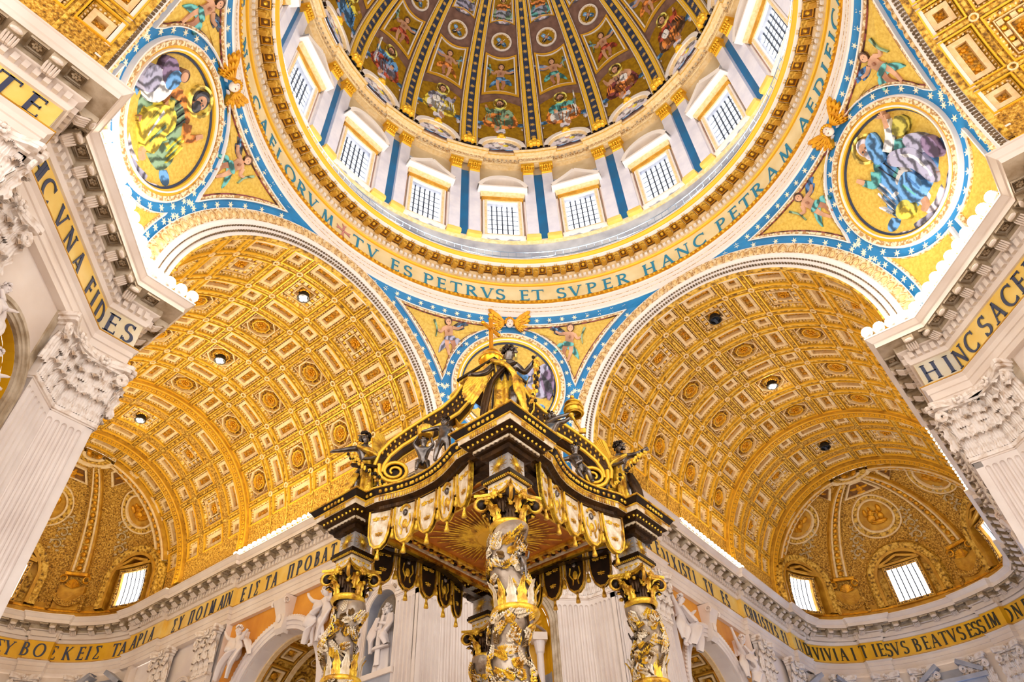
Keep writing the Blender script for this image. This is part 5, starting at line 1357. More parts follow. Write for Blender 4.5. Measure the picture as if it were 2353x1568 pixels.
# inscription letters on the two arm walls, the diagonals and their returns
def on_wall(x_fn):
    def f(V): return x_fn(V)
    return f
HL = 1.26
def letters(root, data, fn, m='letter_dark', z0=28.6, h=HL, sx=.9):
    for ch, pos in data:
        mb = MB(); glyph(mb, ch, -GL[ch][0]*h*sx*.5, z0, h, 0, .04, 0, sx); mb.build('letter', m, root, fn(pos))
pl = lambda y: (W-.45 if y > 55.1 else W-.1 if y > 44.4 else W+.25 if y > 29.7 else W)
left_wall = lambda y: (lambda V: np.stack([pl(y)-.01-V[:, 2], y-V[:, 0], V[:, 1]], 1))
right_wall = lambda x: (lambda V: np.stack([x+V[:, 0], pl(x)-.01-V[:, 2], V[:, 1]], 1))
letters(rear, [('I', 57.97), ('A', 56.78), ('G', 53.5), ('Y', 52.44), ('Q', 50.68), ('O', 49.48), ('I', 48.43), ('M', 47.39), ('A', 46.06), ('I', 45.5), ('N', 44.85), ('E', 43.32), ('I', 42.32), ('G', 41.38), ('T', 39.86), ('A', 38.9), ('Q', 36.76), ('P', 35.68), ('O', 34.52), ('B', 33.38), ('A', 32.42), ('T', 31.39), ('A', 30.3), ('X', 27.5)], left_wall, sx=.68)
letters(rear, [('X', 26.4), ('R', 27.6), ('E', 29.03), ('D', 30.27), ('I', 31.17), ('X', 32.2), ('I', 33.19), ('S', 33.89), ('T', 34.75), ('I', 35.7), ('T', 37.82), ('V', 38.83), ('E', 41.08), ('S', 41.97), ('C', 45.22), ('H', 46.17), ('R', 47.2), ('I', 48.1), ('S', 48.9), ('T', 49.8), ('V', 50.8), ('S', 51.8), ('F', 53.4), ('I', 54.2), ('L', 56.2), ('I', 57.1)], right_wall, sx=.68)

# the left and right piers: turned copies of the shared parts, each with its own inscription
def turned(nm, rz, label):
    r = struct(nm, label); r.rotation_euler = (0, 0, rad(rz))
    for ch in list(rear.children):
        if ch.name.startswith('letter') or ch.name.startswith('coffered_passage'): continue
        c = inst(ch, r, ch.matrix_local.copy())
    return r
bpy.context.view_layer.update()
lp = turned('wall_left', 90, 'left crossing pier with its gold inscription and fluted pilaster')
rp = turned('wall_right', -90, 'right crossing pier with its gold inscription and fluted pilaster')
r2 = 2**-.5
def diag_left(s): # world coordinates -> local of a root turned by 90
    return lambda V: np.stack([-17.35+(s+V[:, 0]+.0)*r2+.02*r2+V[:, 2]*r2, 17.35+(s+V[:, 0])*r2-.02*r2-V[:, 2]*r2, V[:, 1]], 1)
def unrot(rz, f):
    a = rad(-rz); c, s_ = cos(a), sin(a)
    def g(V): X = f(V); return np.stack([X[:, 0]*c-X[:, 1]*s_, X[:, 0]*s_+X[:, 1]*c, X[:, 2]], 1)
    return g
letters(lp, [('H', -4.4), ('I', -3.9), ('C', -3.05), ('V', -1.41), ('N', -.09), ('A', 1.22), ('F', 3.01), ('I', 3.79), ('D', 4.75)], lambda s: unrot(90, diag_left(s)), m='letter_dark')
letters(lp, [('E', -13.1), ('S', -12.13)], lambda x: unrot(90, lambda V: np.stack([x+V[:, 0], D-.01-V[:, 2], V[:, 1]], 1)))
letters(lp, [('T', -23.1), ('E', -21.9), ('P', -26), ('R', -25), ('O', -28)], lambda x: unrot(90, lambda V: np.stack([x+V[:, 0], W-.01-V[:, 2], V[:, 1]], 1)), h=1.35)
def diag_r(s):  # s along the face, positive to the left in the picture; reading direction is towards -s
    def f(V):
        q = s-V[:, 0]; t = q*r2
        return np.stack([17.35+t*1.0-.02-V[:, 2]*r2, -17.35+t*1.0+.02+V[:, 2]*r2, V[:, 1]], 1)
    return f
letters(rp, [('N', 4.75), ('C', 3.61), ('S', 2.23), ('A', 1.1), ('C', -.04), ('E', -1.05), ('R', -2.1), ('D', -3.2), ('O', -4.3)], lambda s: unrot(-90, diag_r(s)))
letters(rp, [('H', -12.22), ('I', -13.25)], lambda y: unrot(-90, lambda V: np.stack([D-.01-V[:, 2], y-V[:, 0], V[:, 1]], 1)))

# ------------------------------------------------------------------ apses closing the two far arms
def build_apse(root, yc, dep, sfx):
    def mp(V):   # u = theta deg from +x, v = elevation deg, d inwards
        t, e = np.radians(V[:, 0]), np.radians(V[:, 1]); k = 1-V[:, 2]/W
        return np.stack([W*k*np.cos(e)*np.cos(t), yc+dep*k*np.cos(e)*np.sin(t), ZS+W*k*np.sin(e)], 1)
    def loc(t0, e0):   # metric patch, x to the right as seen from inside
        sx = math.hypot(W*sin(rad(t0)), dep*cos(rad(t0)))*cos(rad(e0)); sy = math.hypot(math.hypot(W*cos(rad(t0)), dep*sin(rad(t0)))*sin(rad(e0)), W*cos(rad(e0)))
        return lambda V: mp(np.stack([t0-np.degrees(V[:, 0]/sx), e0+np.degrees(V[:, 1]/sy), V[:, 2]], 1))
    mb = MB(); mb.grid([[(t, e, 0) for e in np.linspace(0, 90, 16)] for t in np.linspace(0, 180, 37)]); mb.build('semi_dome_shell', 'gilt_leafy', root, mp)
    # cylinder between cornice and springing
    E = lambda t, R=0.0, z=0: ((W-R)*cos(rad(t)), yc+(dep-R)*sin(rad(t)), z)
    mb = MB(); mb.grid([[E(t, .05, z) for z in (32.2, 33.2, ZS)] for t in np.linspace(0, 180, 37)]); mb.build('attic_wall', 'gilt_field', root)
    for z0, z1, r in ((32.2, 32.7, .6), (32.7, 33.1, .4), (33.1, 33.3, .5)):
        mb = MB(); mb.grid([[E(t, q, z) for q, z in ((0, z0), (r, z0), (r, z1), (0, z1))] for t in np.linspace(0, 180, 37)]); mb.build('attic_step', 'gilt_field' if z0 < 33 else 'gilt', root)
    # ribs
    for t0 in (2, 55, 125, 178):
        rb_ = empty('apse_rib', parent=root); ee = np.linspace(17, 79, 12); ww = 4.6*(1-.25*(ee-17)/62)/np.cos(np.radians(ee))**.72
        for a, b, d0, m in ((.72, 1.0, .45, 'gilt_field'), (.5, .74, .6, 'cream_frame'), (-.5, .5, .4, 'gilt_relief')):
            mb = MB()
            for sg in ((-1, 1) if a > 0 else (1,)): mb.grid([[(t0+sg*q*w_, e, d) for q, d in ((a, 0), (a, d0), (b, d0), (b, 0))] for e, w_ in zip(ee, ww)])
            mb.build('rib_moulding', m, rb_, mp)
        mb = MB()
        for i in range(16):
            e = 19+58*i/16; f = loc(t0, e); V = MB(); V.ell((0, 0, .5), (.3*(1-.25*i/16), .3, .16), 0, 8, 5); mb.add(f(V.v[0]), [tuple(q) for q in V.f])
        mb.build('rosette_chain', 'gilt', rb_, smooth=True)
        if t0 in (2, 178): continue
        # garlanded shell at the foot of the rib
        f = loc(t0, 11); mb = MB()
        mb.prism(rect(0, -1.6, 2.6, 2.6), 0, .55, 0); mb.prism(rect(0, .95, 2.4, .35), 0, .8, 1)
        for i in range(9): a = rad(20+140*i/8); mb.tube([(0, -.6, .7), (.75*cos(a), -.6+.95*sin(a), .95)], [.05, .15], 5, 1)
        mb.strip([(x, -1.5-.9*(1-(x/1.5)**2), 0)[:2] for x in np.linspace(-1.5, 1.5, 9)], .28, .5, .95, 2)
        for i in range(13): x = -1.5+3*i/12; mb.ell((x, -1.5-.9*(1-(x/1.5)**2), .9), .24, 2, 6, 4)
        for sx in (-1, 1):
            for i in range(5): mb.ell((sx*1.6, -1.3-.4*i, .7), .25, 2, 6, 4)
            mb.tube([(sx*(1.2+.35*cos(q*.5)), .4+.35*sin(q*.5), .6) for q in range(12)], .1, 5, 1)
        mb.build('shell_and_garland', ['gilt_field', 'gilt', 'gilt_leafy'], root, f)
    # medallions, small trapezoid reliefs and scrollwork
    for t0 in (14, 90, 166):
        f = loc(t0, 48); mb = MB()
        for r0, r1, d, m in ((2.55, 2.4, .2, 0), (2.4, 1.95, .14, 1), (1.95, 1.75, .3, 0)): mb.frame(circ(0, 0, r0, 32), circ(0, 0, r1, 32), 0, d, m)
        mb.prism(circ(0, 0, 1.76, 28), 0, .05, 2); mb.build('relief_medallion', ['cream_frame', 'gilt_relief', 'gilt_field'], root, f)
        mb = MB(); random.seed(int(t0))
        for x, y, rx, ry in ((-.35, .75, .2, .24), (-.3, .25, .38, .42), (-.5, -.35, .5, .5), (.35, .2, .2, .24), (.5, -.3, .36, .42), (.1, -.85, .9, .3), (.75, .55, .3, .5), (-.95, .4, .25, .5)): mb.ell((x, y, .12), (rx, ry, .22), 0, 10, 6)
        mb.tube([(-.2, .4, .3), (.15, .3, .35), (.3, .05, .3)], .09, 5); mb.tube([(-.5, -.5, .3), (0, -.9, .35), (.5, -.95, .25)], .13, 5)
        mb.build('relief_figures', 'gilt', root, f, smooth=True)
        f = loc(t0, 69); tr_ = [(-1.7, -.9), (1.7, -.9), (1.0, 1.1), (-1.0, 1.1)]; mb = MB(); mb.frame(tr_, [(x*.86, y*.82) for x, y in tr_], 0, .22, 0); mb.prism([(x*.86, y*.82) for x, y in tr_], 0, .04, 1)
        for x, y, rx, ry in ((0, .4, .2, .22), (0, -.05, .35, .35), (-.6, .1, .45, .14), (.6, .1, .45, .14), (0, -.5, .5, .2)): mb.ell((x, y, .1), (rx, ry, .15), 2, 8, 5)
        mb.build('trapezoid_relief', ['cream_frame', 'brown_coffer', 'gilt'], root, f)
        for sx in (-1, 1):
            f = loc(t0+sx*19 if t0 == 90 else t0+(19 if t0 < 90 else -19), 36)
            if t0 != 90 and sx == 1: continue
            mb = MB()
            for q in range(3):
                c = (.2*q-.2, -1.4+1.3*q); mb.tube([(c[0]+sx*(.62-.045*i)*cos(i*.55), c[1]+(.62-.045*i)*sin(i*.55), .14) for i in range(12)], .09, 5)
                for i in range(5): mb.ell((c[0]+.65*cos(i*1.3), c[1]+.65*sin(i*1.3), .12), (.2, .14, .08), 0, 6, 4)
            mb.build('scroll_stucco', 'stucco_scroll', root, f)
    f = loc(90, 84)
    mb = MB(); R = [W*cos(rad(80)), W*cos(rad(83)), W*cos(rad(86.5))]
    for e0, e1, d, m in ((78, 80.5, .4, 1), (80.5, 84, .3, 0), (84, 85.5, .5, 1)): mb.grid([[(t, e0, 0), (t, e0, d), (t, e1, d), (t, e1, 0)] for t in np.linspace(0, 180, 25)], m)
    for i in range(10): mb.ell((9+18*i, 87, .3), (6, 1.4, .25), 2, 6, 4)
    mb.build('crown_half_ring', ['gilt_relief', 'cream_frame', 'gilt'], root, mp)
    # windows with their arched lunettes
    for t0 in (18.5, 90, 161.5):
        f = loc(t0, 9.5); w = empty('lunette_window', parent=root)
        T = np.linspace(0, PI, 17)
        mb = MB(); A = [(3.9, -2.8), (3.9, -.2)]; cl = [(3.7*cos(t), .4+3.3*sin(t)) for t in T]
        mb.strip([(3.7, -2.6)]+cl+[(-3.7, -2.6)], .38, 0, .9, 0); mb.strip([(3.2, -2.6)]+[(3.2*cos(t), .4+2.8*sin(t)) for t in T]+[(-3.2, -2.6)], .16, 0, 1.05, 1)
        mb.build('lunette_arch', ['gilt_relief', 'gilt_field'], w, f)
        mb = MB(); AN = np.linspace(0, 2*PI, 49)
        def ray_out(a, arch):
            dx, dy = cos(a), sin(a)
            if not arch: k_ = min(2.0/abs(dx) if abs(dx) > 1e-6 else 99, 2.1/abs(dy) if abs(dy) > 1e-6 else 99)
            else:
                k_ = 0.1
                while k_ < 6:
                    x, y = k_*dx, -.6+k_*dy
                    if y < -2.7 or abs(x) > 3.1 or (y > .4 and (x/3.1)**2+((y-.4)/2.7)**2 > 1): break
                    k_ += .04
            return (k_*dx, -.6+k_*dy)
        mb.grid([[tuple(np.array(ray_out(a, False))*(1-q)+np.array(ray_out(a, True))*q)+(.12,) for q in (0, .33, .67, 1)] for a in AN])
        for sx in (-1, 1): mb.prism([(sx*2.1, -2.3), (sx*2.9, -2.3), (sx*2.9, .2), (sx*2.1, 1.2)], .1, .2, 1)
        mb.build('lunette_field', ['gilt_field', 'gilt_relief'], w, f)
        mb = MB(); mb.frame(rect(0, -.6, 4.3, 4.5, 4), rect(0, -.6, 3.5, 3.7, 4), .1, 1.0, 0); mb.frame(rect(0, -.6, 4.0, 4.2, 4), rect(0, -.6, 3.7, 3.9, 4), .9, 1.1, 1)
        mb.strip([(-2.4, 1.95), (-1.2, 2.35), (0, 2.75)], .13, .1, 1.3, 0); mb.strip([(2.4, 1.95), (1.2, 2.35), (0, 2.75)], .13, .1, 1.3, 0); mb.box(-2.5, 2.5, 1.7, 1.95, .1, 1.2, 0)
        mb.build('window_frame', ['gilt_field', 'gilt_beads'], w, f)
        mb = MB(); mb.grid([[(x, y, .66) for y in (-2.45, -1.2, 0, 1.25)] for x in (-1.75, -1.2, -.6, 0, .6, 1.2, 1.75)]); mb.build('pane', 'daylight_pane', w, f)
        for i in range(5): x = -1.75+3.5*(i+1)/6; mb = MB(); mb.grid([[(xx, y, .72) for y in (-2.45, -1.2, 0, 1.25)] for xx in (x-.06, x+.06)]); mb.build('muntin', 'lead', w, f)
    # curved entablature and wall below
    P = []
    tt = list(np.linspace(179, 1, 72))
    def prj(t): return .45 if min(abs(t-q) for q in (59, 121, 4, 176)) < 6.5 else .0
    last = None
    for t in tt:
        p = prj(t)
        if last is not None and p != last[1]: tm = (t+last[0])/2; P.append(E(tm+.3, last[1])[:2]); P.append(E(tm-.3, p)[:2])
        P.append(E(t, p)[:2]); last = (t, p)
    entablature(root, P, 'frieze_yellow', curved_step=.5); return P, mp, E  # the apse's warm lighting is put into this deeper frieze yellow

for nm, rz, yc, dep in (('left', 0, 59.0, 11.56), ('right', -90, 57.0, 8.0)):
    ap = struct('wall_apse_'+nm, {'left': 'apse closing the left arm, gold frieze with Greek letters', 'right': 'apse closing the right arm, gold frieze with Latin letters'}[nm]); ap.rotation_euler = (0, 0, rad(rz))
    P, mp_, E_ = build_apse(ap, yc, dep, nm)
    # lower wall with pilasters and pedimented window
    mb = MB(); mb.grid([[E_(t, .1, z) for z in (3, 26.9)] for t in np.linspace(180, 0, 41)]); mb.build('wall_face', 'marble', ap)
    if nm == 'right':
        mb = MB()
        for x0 in (-W, W): mb.box(min(x0, x0*1.02), max(x0, x0*1.02), yc-.2, 59.2, 3, 32.2)
        mb.build('wall_return', 'marble', ap)
    for t in (59, 121, 33, 147, 78, 102):
        c = Vector(E_(t, .4)); a = Vector(E_(t+3, .4)); b = Vector(E_(t-3, .4)); x = (b-a).normalized(); n_ = Vector((-c.x, yc-c.y, 0)).normalized(); n_ = (n_-x*n_.dot(x)).normalized()
        m = frame_mw(c-x*.95, x, n_, (0, 0, 1)); pilaster(ap, m, 1.9, m2='marble'); capital(ap, m @ Matrix.Translation((0, 0, 23.2)), 1.9)
    for t in (90, 20, 160):
        c = Vector(E_(t, .1)); a = Vector(E_(t+3, .1)); b = Vector(E_(t-3, .1)); x = (b-a).normalized(); n_ = Vector((-c.x, yc-c.y, 0)).normalized(); n_ = (n_-x*n_.dot(x)).normalized(); m = frame_mw(c, x, n_, (0, 0, 1))
        w = empty('tall_window', parent=ap, mw=m)
        mb = MB(); 
        for sx in (-1, 1): mb.box(sx*2.3-.3, sx*2.3+.3, 0, .6, 14, 24.4); mb.strip([(sx*2.9, 25.5), (sx*1.9, 26.1), (sx*.9, 26.7)], .2, 0, 0)
        for V in (mb.v[-1], mb.v[-3]): 
            U = V.copy(); V[:, 1] = np.where(np.isin(np.arange(len(V)) % 4, (0, 3)), 0, 1.1); V[:, 2] = U[:, 1]
        mb.box(-2.8, 2.8, 0, .8, 24.4, 24.9); mb.box(-3.1, 3.1, 0, 1.1, 24.9, 25.3); mb.box(-2, 2, 0, .3, 25.0, 26.2)
        mb.build('window_surround', 'marble_grey', w)
        mb = MB(); mb.grid([[(x_, .08, z) for z in (14.5, 24.4)] for x_ in (-2, 2)]); mb.build('pane', mat('blue_pane', '#6cb8ff', emit=8) if nm == 'right' else 'daylight_pane', w)
        for i in range(4): mb = MB(); mb.box(-2+.8*(i+1)-.05, -2+.8*(i+1)+.05, .1, .18, 14.5, 24.4); mb.build('muntin', 'lead', w)
    def apl(t, R=None):
        t = rad(t); pj = .45 if min(abs(math.degrees(t)-q) for q in (59, 121, 4, 176)) < 6.5 else .0
        def f(V):
            c = np.array([(W-pj-.02)*cos(t), yc+(dep-pj-.02)*sin(t)]); tg = np.array([W*sin(t), -dep*cos(t)]); tg /= np.linalg.norm(tg); n_ = np.array([-cos(t), -sin(t)])
            xy = c+V[:, :1]*tg-np.array(n_)*(-V[:, 2:3])*1.0
            bow = (V[:, :1]**2)/(2*min(W, dep))
            return np.concatenate([xy+n_*bow, V[:, 1:2]], 1)
        return f
    if nm == 'left': letters(ap, [('G', 76.1), ('Y', 71.9), ('B', 64.6), ('O', 57.9), ('G', 52.0), ('K', 45.2), ('E', 38.6), ('I', 34.8), ('G', 30.2), ('T', 19.9), ('A', 15.1), ('A', 4.5), ('P', -.5)], apl, sx=.9)
    else: letters(ap, [(c, 180-a) for c, a in [('D', 9), ('E', 12.5), ('I', 17), ('V', 22.6), ('I', 27.3), ('V', 31.8), ('I', 36.5), ('A', 41.5), ('I', 47.6), ('T', 52.6), ('I', 58.8), ('E', 62.5), ('S', 66.5), ('V', 70.2), ('S', 74.6), ('B', 80.5), ('E', 85), ('A', 89.3), ('T', 93.8), ('V', 98.0), ('S', 102.2), ('E', 106.6), ('S', 109.6), ('S', 112.6), ('I', 117.6), ('M', 121.4), ('O', 127.8), ('N', 134.1), ('B', 141.2)]], apl, sx=.8, m=mat('letter_black', '#2b2a20', rough=.5))

# ------------------------------------------------------------------ bronze baldachin over the altar
BC = (-0.7068, 4.3200); BA = -0.0185; CB = 3.85
bald = empty('baldachin', (BC[0], BC[1], 0), BA); tag(bald, 'great dark bronze and gold canopy on four twisted columns under the dome', 'canopy')
bpy.context.view_layer.update(); BMW = Matrix.Translation((BC[0], BC[1], 0)) @ Rz(BA)
random.seed(11)
def col_c(z, ph=0): a = 2*PI*z/2.7+ph; return np.array([.15*cos(a), .15*sin(a)])
def col_r(z): return .50+.05*sin(2*PI*z/1.35)+.06*(12.8-z)/8
def surf(z, th, d=0, ph=0):
    c = col_c(z, ph); r = col_r(z)+d; return np.array([c[0]+r*cos(th), c[1]+r*sin(th), z])
# one column, its sprigs and capital; the other three are copies
def make_column():
    r = empty('twisted_column', parent=bald)
    zz = np.linspace(4.0, 12.8, 90)
    mb = MB(); n = 28
    G = np.array([[surf(z, a+z*.0) for a in np.linspace(0, 2*PI, n, endpoint=False)] for z in zz]); mb.grid(G, 0, closed_v=True); mb.build('shaft', 'col_bronze', r, smooth=True)
    for z in (10.05, 7.0):
        c = col_c(z); mb = MB(); mb.lathe([(.55, z-.12), (.68, z-.08), (.72, z), (.68, z+.08), (.55, z+.1)], 28, 0, c=c); mb.build('collar', 'bronze_gilt', r, smooth=True)
        mb = MB()
        for i in range(12):
            a = 2*PI*i/12; G = []
            for t in np.linspace(0, 1, 7):
                w_ = .17*(1+.18*sin(t*15))*(1-.85*t**2); R_ = .58+.06*t+max(0, t-.6)**1.5*.5
                G.append([(c[0]+(R_+.03*cos(s_*8))*cos(a)-w_*s_*sin(a), c[1]+(R_+.03*cos(s_*8))*sin(a)+w_*s_*cos(a), z+.1+.72*t) for s_ in np.linspace(-1, 1, 7)])
            mb.grid(G, i % 2)
        mb.build('leaf_collar', ['bronze_gilt', 'bronze_pale'], r, smooth=True)
    # base and pedestal
    mb = MB(); mb.lathe([(.9, 2.6), (.92, 2.9), (.8, 3.0), (.85, 3.2), (.7, 3.4), (.72, 3.6), (.6, 3.8), (.55, 4.05)], 28); mb.build('column_base', 'bronze', r, smooth=True)
    mb = MB(); mb.box(-1.05, 1.05, -1.05, 1.05, .35, 2.35); mb.box(-1.25, 1.25, -1.25, 1.25, .0, .35); mb.box(-1.2, 1.2, -1.2, 1.2, 2.35, 2.6); mb.build('marble_pedestal', 'marble', r)
    # sprigs: a stem with paired leaves
    def sprig(mb, z, th, L, tilt, m=0):
        for i in range(5):
            t = i/5*L; zc, tc = z+t*cos(tilt), th+t*sin(tilt)/.55
            for sd in (-1, 1):
                a = tilt+sd*.75; l = .17*(1-.1*i); z2, t2 = zc+l*cos(a), tc+l*sin(a)/.55; zm, tm = (zc+z2)/2, (tc+t2)/2; pz, pt = -sin(a)*.038, cos(a)*.038/.55
                A_, B_ = surf(zc, tc, .03), surf(z2, t2, .12); C_1, C_2 = surf(zm+pz, tm+pt, .09), surf(zm-pz, tm-pt, .09); D_ = surf(zm, tm, .13)
                mb.add([A_, C_1, B_, C_2, D_], [(0, 1, 4), (1, 2, 4), (2, 3, 4), (3, 0, 4)], m)
        mb.tube([surf(z+q*L*cos(tilt), th+q*L*sin(tilt)/.55, .04) for q in (0, .5, 1)], .02, 4, m)
    rnd = random.Random(4)
    for i in range(64):
        z = 4.6+8.0*(i/64)+rnd.uniform(-.05, .05); th = i*2.4+rnd.uniform(-.2, .2)
        if abs(z-10.1) < .25 or 10.1 < z < 11.0: z += .9
        z = min(z, 12.2); mb = MB(); sprig(mb, z, th, .42, rnd.uniform(-1.2, 1.2), 0); mb.build('laurel_sprig', ['bronze_gilt', 'bronze_pale'][i % 2] if i % 3 else 'bronze_gilt', r)
    mb = MB()
    for i in range(430): sprig(mb, rnd.uniform(4.3, 12.3), rnd.uniform(0, 6.28), rnd.uniform(.2, .4), rnd.uniform(-1.5, 1.5), rnd.choice((0, 0, 1, 2, 2, 2)))
    for i in range(60): q = surf(rnd.uniform(4.3, 12.5), rnd.uniform(0, 6.28), .06); mb.ell(q, rnd.uniform(.03, .07), 1, 5, 4)
    tag(mb.build('vine_foliage', ['bronze_gilt', 'leaf_brown', 'bronze_pale'], r), kind='stuff')
    for th0 in (0.3, 3.4):
        mb = MB(); P_ = [surf(z, th0+1.9*sin(z*.9), .07) for z in np.linspace(4.4, 12.5, 60)]; mb.tube(P_, .035, 5); mb.build('vine_stem', 'bronze', r)
    # small climbing child on the shaft
    J = pose(.95, 1.35, elR=(.2, .0, .8), wrR=(.22, .05, .95), haR=(.22, .06, .99), knL=(-.13, .12, .33), anL=(-.1, .05, .18), toL=(-.1, .12, .14), elL=(-.2, .05, .68), wrL=(-.24, .1, .78), haL=(-.25, .1, .82))
    a = rad(-105); q = surf(10.95, a, .02); skin('climbing_child', J, BON, 'bronze_grey', r, frame_mw(q, (sin(a)*-1, cos(a), 0), (cos(a), sin(a), 0), (0, 0, 1)))
    # capital
    c = empty('column_capital', parent=bald)
    mb = MB(); mb.lathe([(.52, 12.7), (.6, 12.74), (.64, 12.82), (.6, 12.9), (.5, 12.95)], 28, 0); mb.lathe([(.48, 12.9), (.46, 13.3), (.52, 13.6), (.62, 13.75)], 28, 1); mb.build('capital_bell', ['bronze_gilt', 'bronze'], c, smooth=True)
    for row, (n_, z0, h, rr) in enumerate(((8, 12.9, .42, .5), (8, 13.1, .5, .5))):
        mb = MB()
        for i in range(n_):
            a = 2*PI*(i+.5*row)/n_; G = []
            for t in np.linspace(0, 1, 7):
                w_ = .17*(1-.2*t)*(1+.2*sin(t*16)) if t < .85 else .09; R_ = rr+.05+.05*t+max(0, t-.5)**1.5*.75; z = z0+h*min(t, .8)/.8 if t < .8 else z0+h*(1-.8*(t-.8))
                G.append([((R_+.05*cos(s_*5))*cos(a)-w_*s_*sin(a), (R_+.05*cos(s_*5))*sin(a)+w_*s_*cos(a), z) for s_ in np.linspace(-1, 1, 7)])
            mb.grid(G, (i+row) % 2); mb.ell(((rr+.28)*cos(a), (rr+.28)*sin(a), z0+h-.04), (.08, .08, .07), 0, 6, 5)
        mb.build('acanthus_row', ['bronze_gilt', 'bronze'], c, smooth=True)
    for k in range(4):
        a = PI/4+PI/2*k; ca, sa = cos(a), sin(a); mb = MB(); rc = .86
        P_ = [((rc+.23*(1-.82*t)*cos(PI/2-t*4.6*PI))*ca, (rc+.23*(1-.82*t)*cos(PI/2-t*4.6*PI))*sa, 13.62+.23*(1-.82*t)*sin(PI/2-t*4.6*PI)) for t in np.linspace(0, 1, 34)]
        mb.tube([(.5*ca, .5*sa, 13.35), (.6*ca, .6*sa, 13.75), (.74*ca, .74*sa, 13.85)]+P_, [.07]*3+list(np.linspace(.075, .03, 34)), 6, 0)
        mb.ell((rc*ca, rc*sa, 13.62), (.2 if abs(ca) < .1 else .17, .17, .2), 1, 10, 7); mb.build('volute', ['bronze_gilt', 'bronze_dark'], c, smooth=True)
        b_ = k*PI/2; mb = MB(); mb.ell((.62*cos(b_), .62*sin(b_), 13.78), (.16, .16, .14), 0, 8, 6)
        for q in range(7): aa = 2*PI*q/7; mb.ell((.68*cos(b_)-.13*cos(aa)*sin(b_), .68*sin(b_)+.13*cos(aa)*cos(b_), 13.78+.13*sin(aa)), .06, 0, 5, 4)
        mb.build('mask', 'bronze_gilt', c, smooth=True)
    A_ = []
    for k in range(4):
        a = PI/4+PI/2*k
        for t in np.linspace(-1, 1, 9)[:-1]:
            m_ = a+PI/4; x = .62*t; y = .44+.26*abs(t)**1.6
            A_.append((y*cos(m_)-(-x)*sin(m_)*-1*-1, y*sin(m_)+(-x)*cos(m_)*-1*-1))
    mb = MB(); 
    P8 = []
    for k in range(4):
        m_ = PI/2*k
        for t in np.linspace(-1, 1, 9)[:-1]: x, y = .74*t, .46+.30*t*t; P8.append((y*cos(m_)-x*sin(m_), y*sin(m_)+x*cos(m_)))
    n8 = len(P8)
    for z0, z1, k_ in ((13.82, 13.9, .95), (13.9, 14.0, 1.05)): mb.add([(x*k_, y*k_, z0) for x, y in P8]+[(x*k_, y*k_, z1) for x, y in P8], [(i, (i+1) % n8, n8+(i+1) % n8, n8+i) for i in range(n8)]+[tuple(range(n8)), tuple(range(n8, 2*n8))])
    mb.build('abacus', 'bronze_gilt', c)
    # entablature block
    e = empty('entablature_block', parent=bald)
    mb = MB()
    for a_, z0, z1, m_ in ((.46, 14.0, 14.36, 0), (.53, 14.36, 14.42, 1), (.62, 14.42, 14.52, 2), (.58, 14.52, 14.6, 1), (.42, 14.6, 15.4, 3), (.47, 15.36, 15.42, 1)): mb.box(-a_, a_, -a_, a_, z0, z1, m_)
    mb.build('block', ['bronze_pale', 'bronze', 'bronze_dark', 'silver_die'], e)
    for k in range(4):
        m_ = Rz(PI/2*k) @ frame_mw((0, -.42, 15.0), (1, 0, 0), (0, 0, 1), (0, -1, 0)); mb = MB()
        for i in range(28): a = 2*PI*i/28; l = .36 if i % 2 else .27; mb.prism([(.1*cos(a-.06), .1*sin(a-.06)), (l*cos(a), l*sin(a)), (.1*cos(a+.06), .1*sin(a+.06))], 0, .03)
        mb.ell((0, 0, .02), (.1, .1, .06), 0, 10, 6); mb.ell((0, -.01, .07), (.02, .03, .03), 0); mb.build('sun_face', 'bronze_gilt', e, mw=m_)
        mb = MB()
        for i in range(4): x = -.34+.227*i; mb.ell((x, -.47, 14.18), (.03, .03, .08), 0, 6, 4); mb.ell((x-.05, -.47, 14.2), (.05, .02, .03), 0, 6, 4); mb.ell((x+.05, -.47, 14.2), (.05, .02, .03), 0, 6, 4)
        for i in range(14): mb.box(-.52+.08*i-.02, -.52+.08*i+.025, -.6, -.53, 14.36, 14.42, 0)
        tag(mb.build('bee_ornament', 'bronze_gilt', e, mw=Rz(PI/2*k)), kind='stuff')
        mb = MB()
        for i in range(9): mb.ell((-.88+.22*i, -.98, 15.86), (.055, .05, .08), 0, 6, 5)
        for i in range(8): x = -.7+.2*i; mb.prism([(x, 15.58), (x+.1, 15.62), (x+.1, 15.8), (x, 15.76), (x-.1, 15.8), (x-.1, 15.62)], -.78, -.84, 1)
        V = mb.v; 
        for q in range(9, len(V)): V[q] = V[q][:, [0, 2, 1]]
        for i in range(13): mb.ell((-.6+.1*i, -.62, 15.5), .035, 0, 5, 4)
        tag(mb.build('egg_and_leaf_row', ['bronze_gilt', 'bronze_pale'], e, mw=Rz(PI/2*k)), kind='stuff')
    return r, c, e
M['col_bronze'] = mat('col_bronze', '#7d6650', '#c9b8a4', scale=.9, rough=.3, metal=.4, bump=.2, bscale=5)
cr, cc_, ce = make_column()
for i, (sx, sy) in enumerate(((-1, -1), (-1, 1), (1, -1), (1, 1))):
    for src in (cr, cc_, ce):
        m_ = Matrix.Translation((sx*CB, sy*CB, 0))
        if i == 0: src.matrix_local = m_
        else: inst(src, bald, m_ @ (Rz(PI/2*i) if src is cr else Matrix()))
tag(cr, 'twisted column nearest the viewer, wound with gilt laurel')
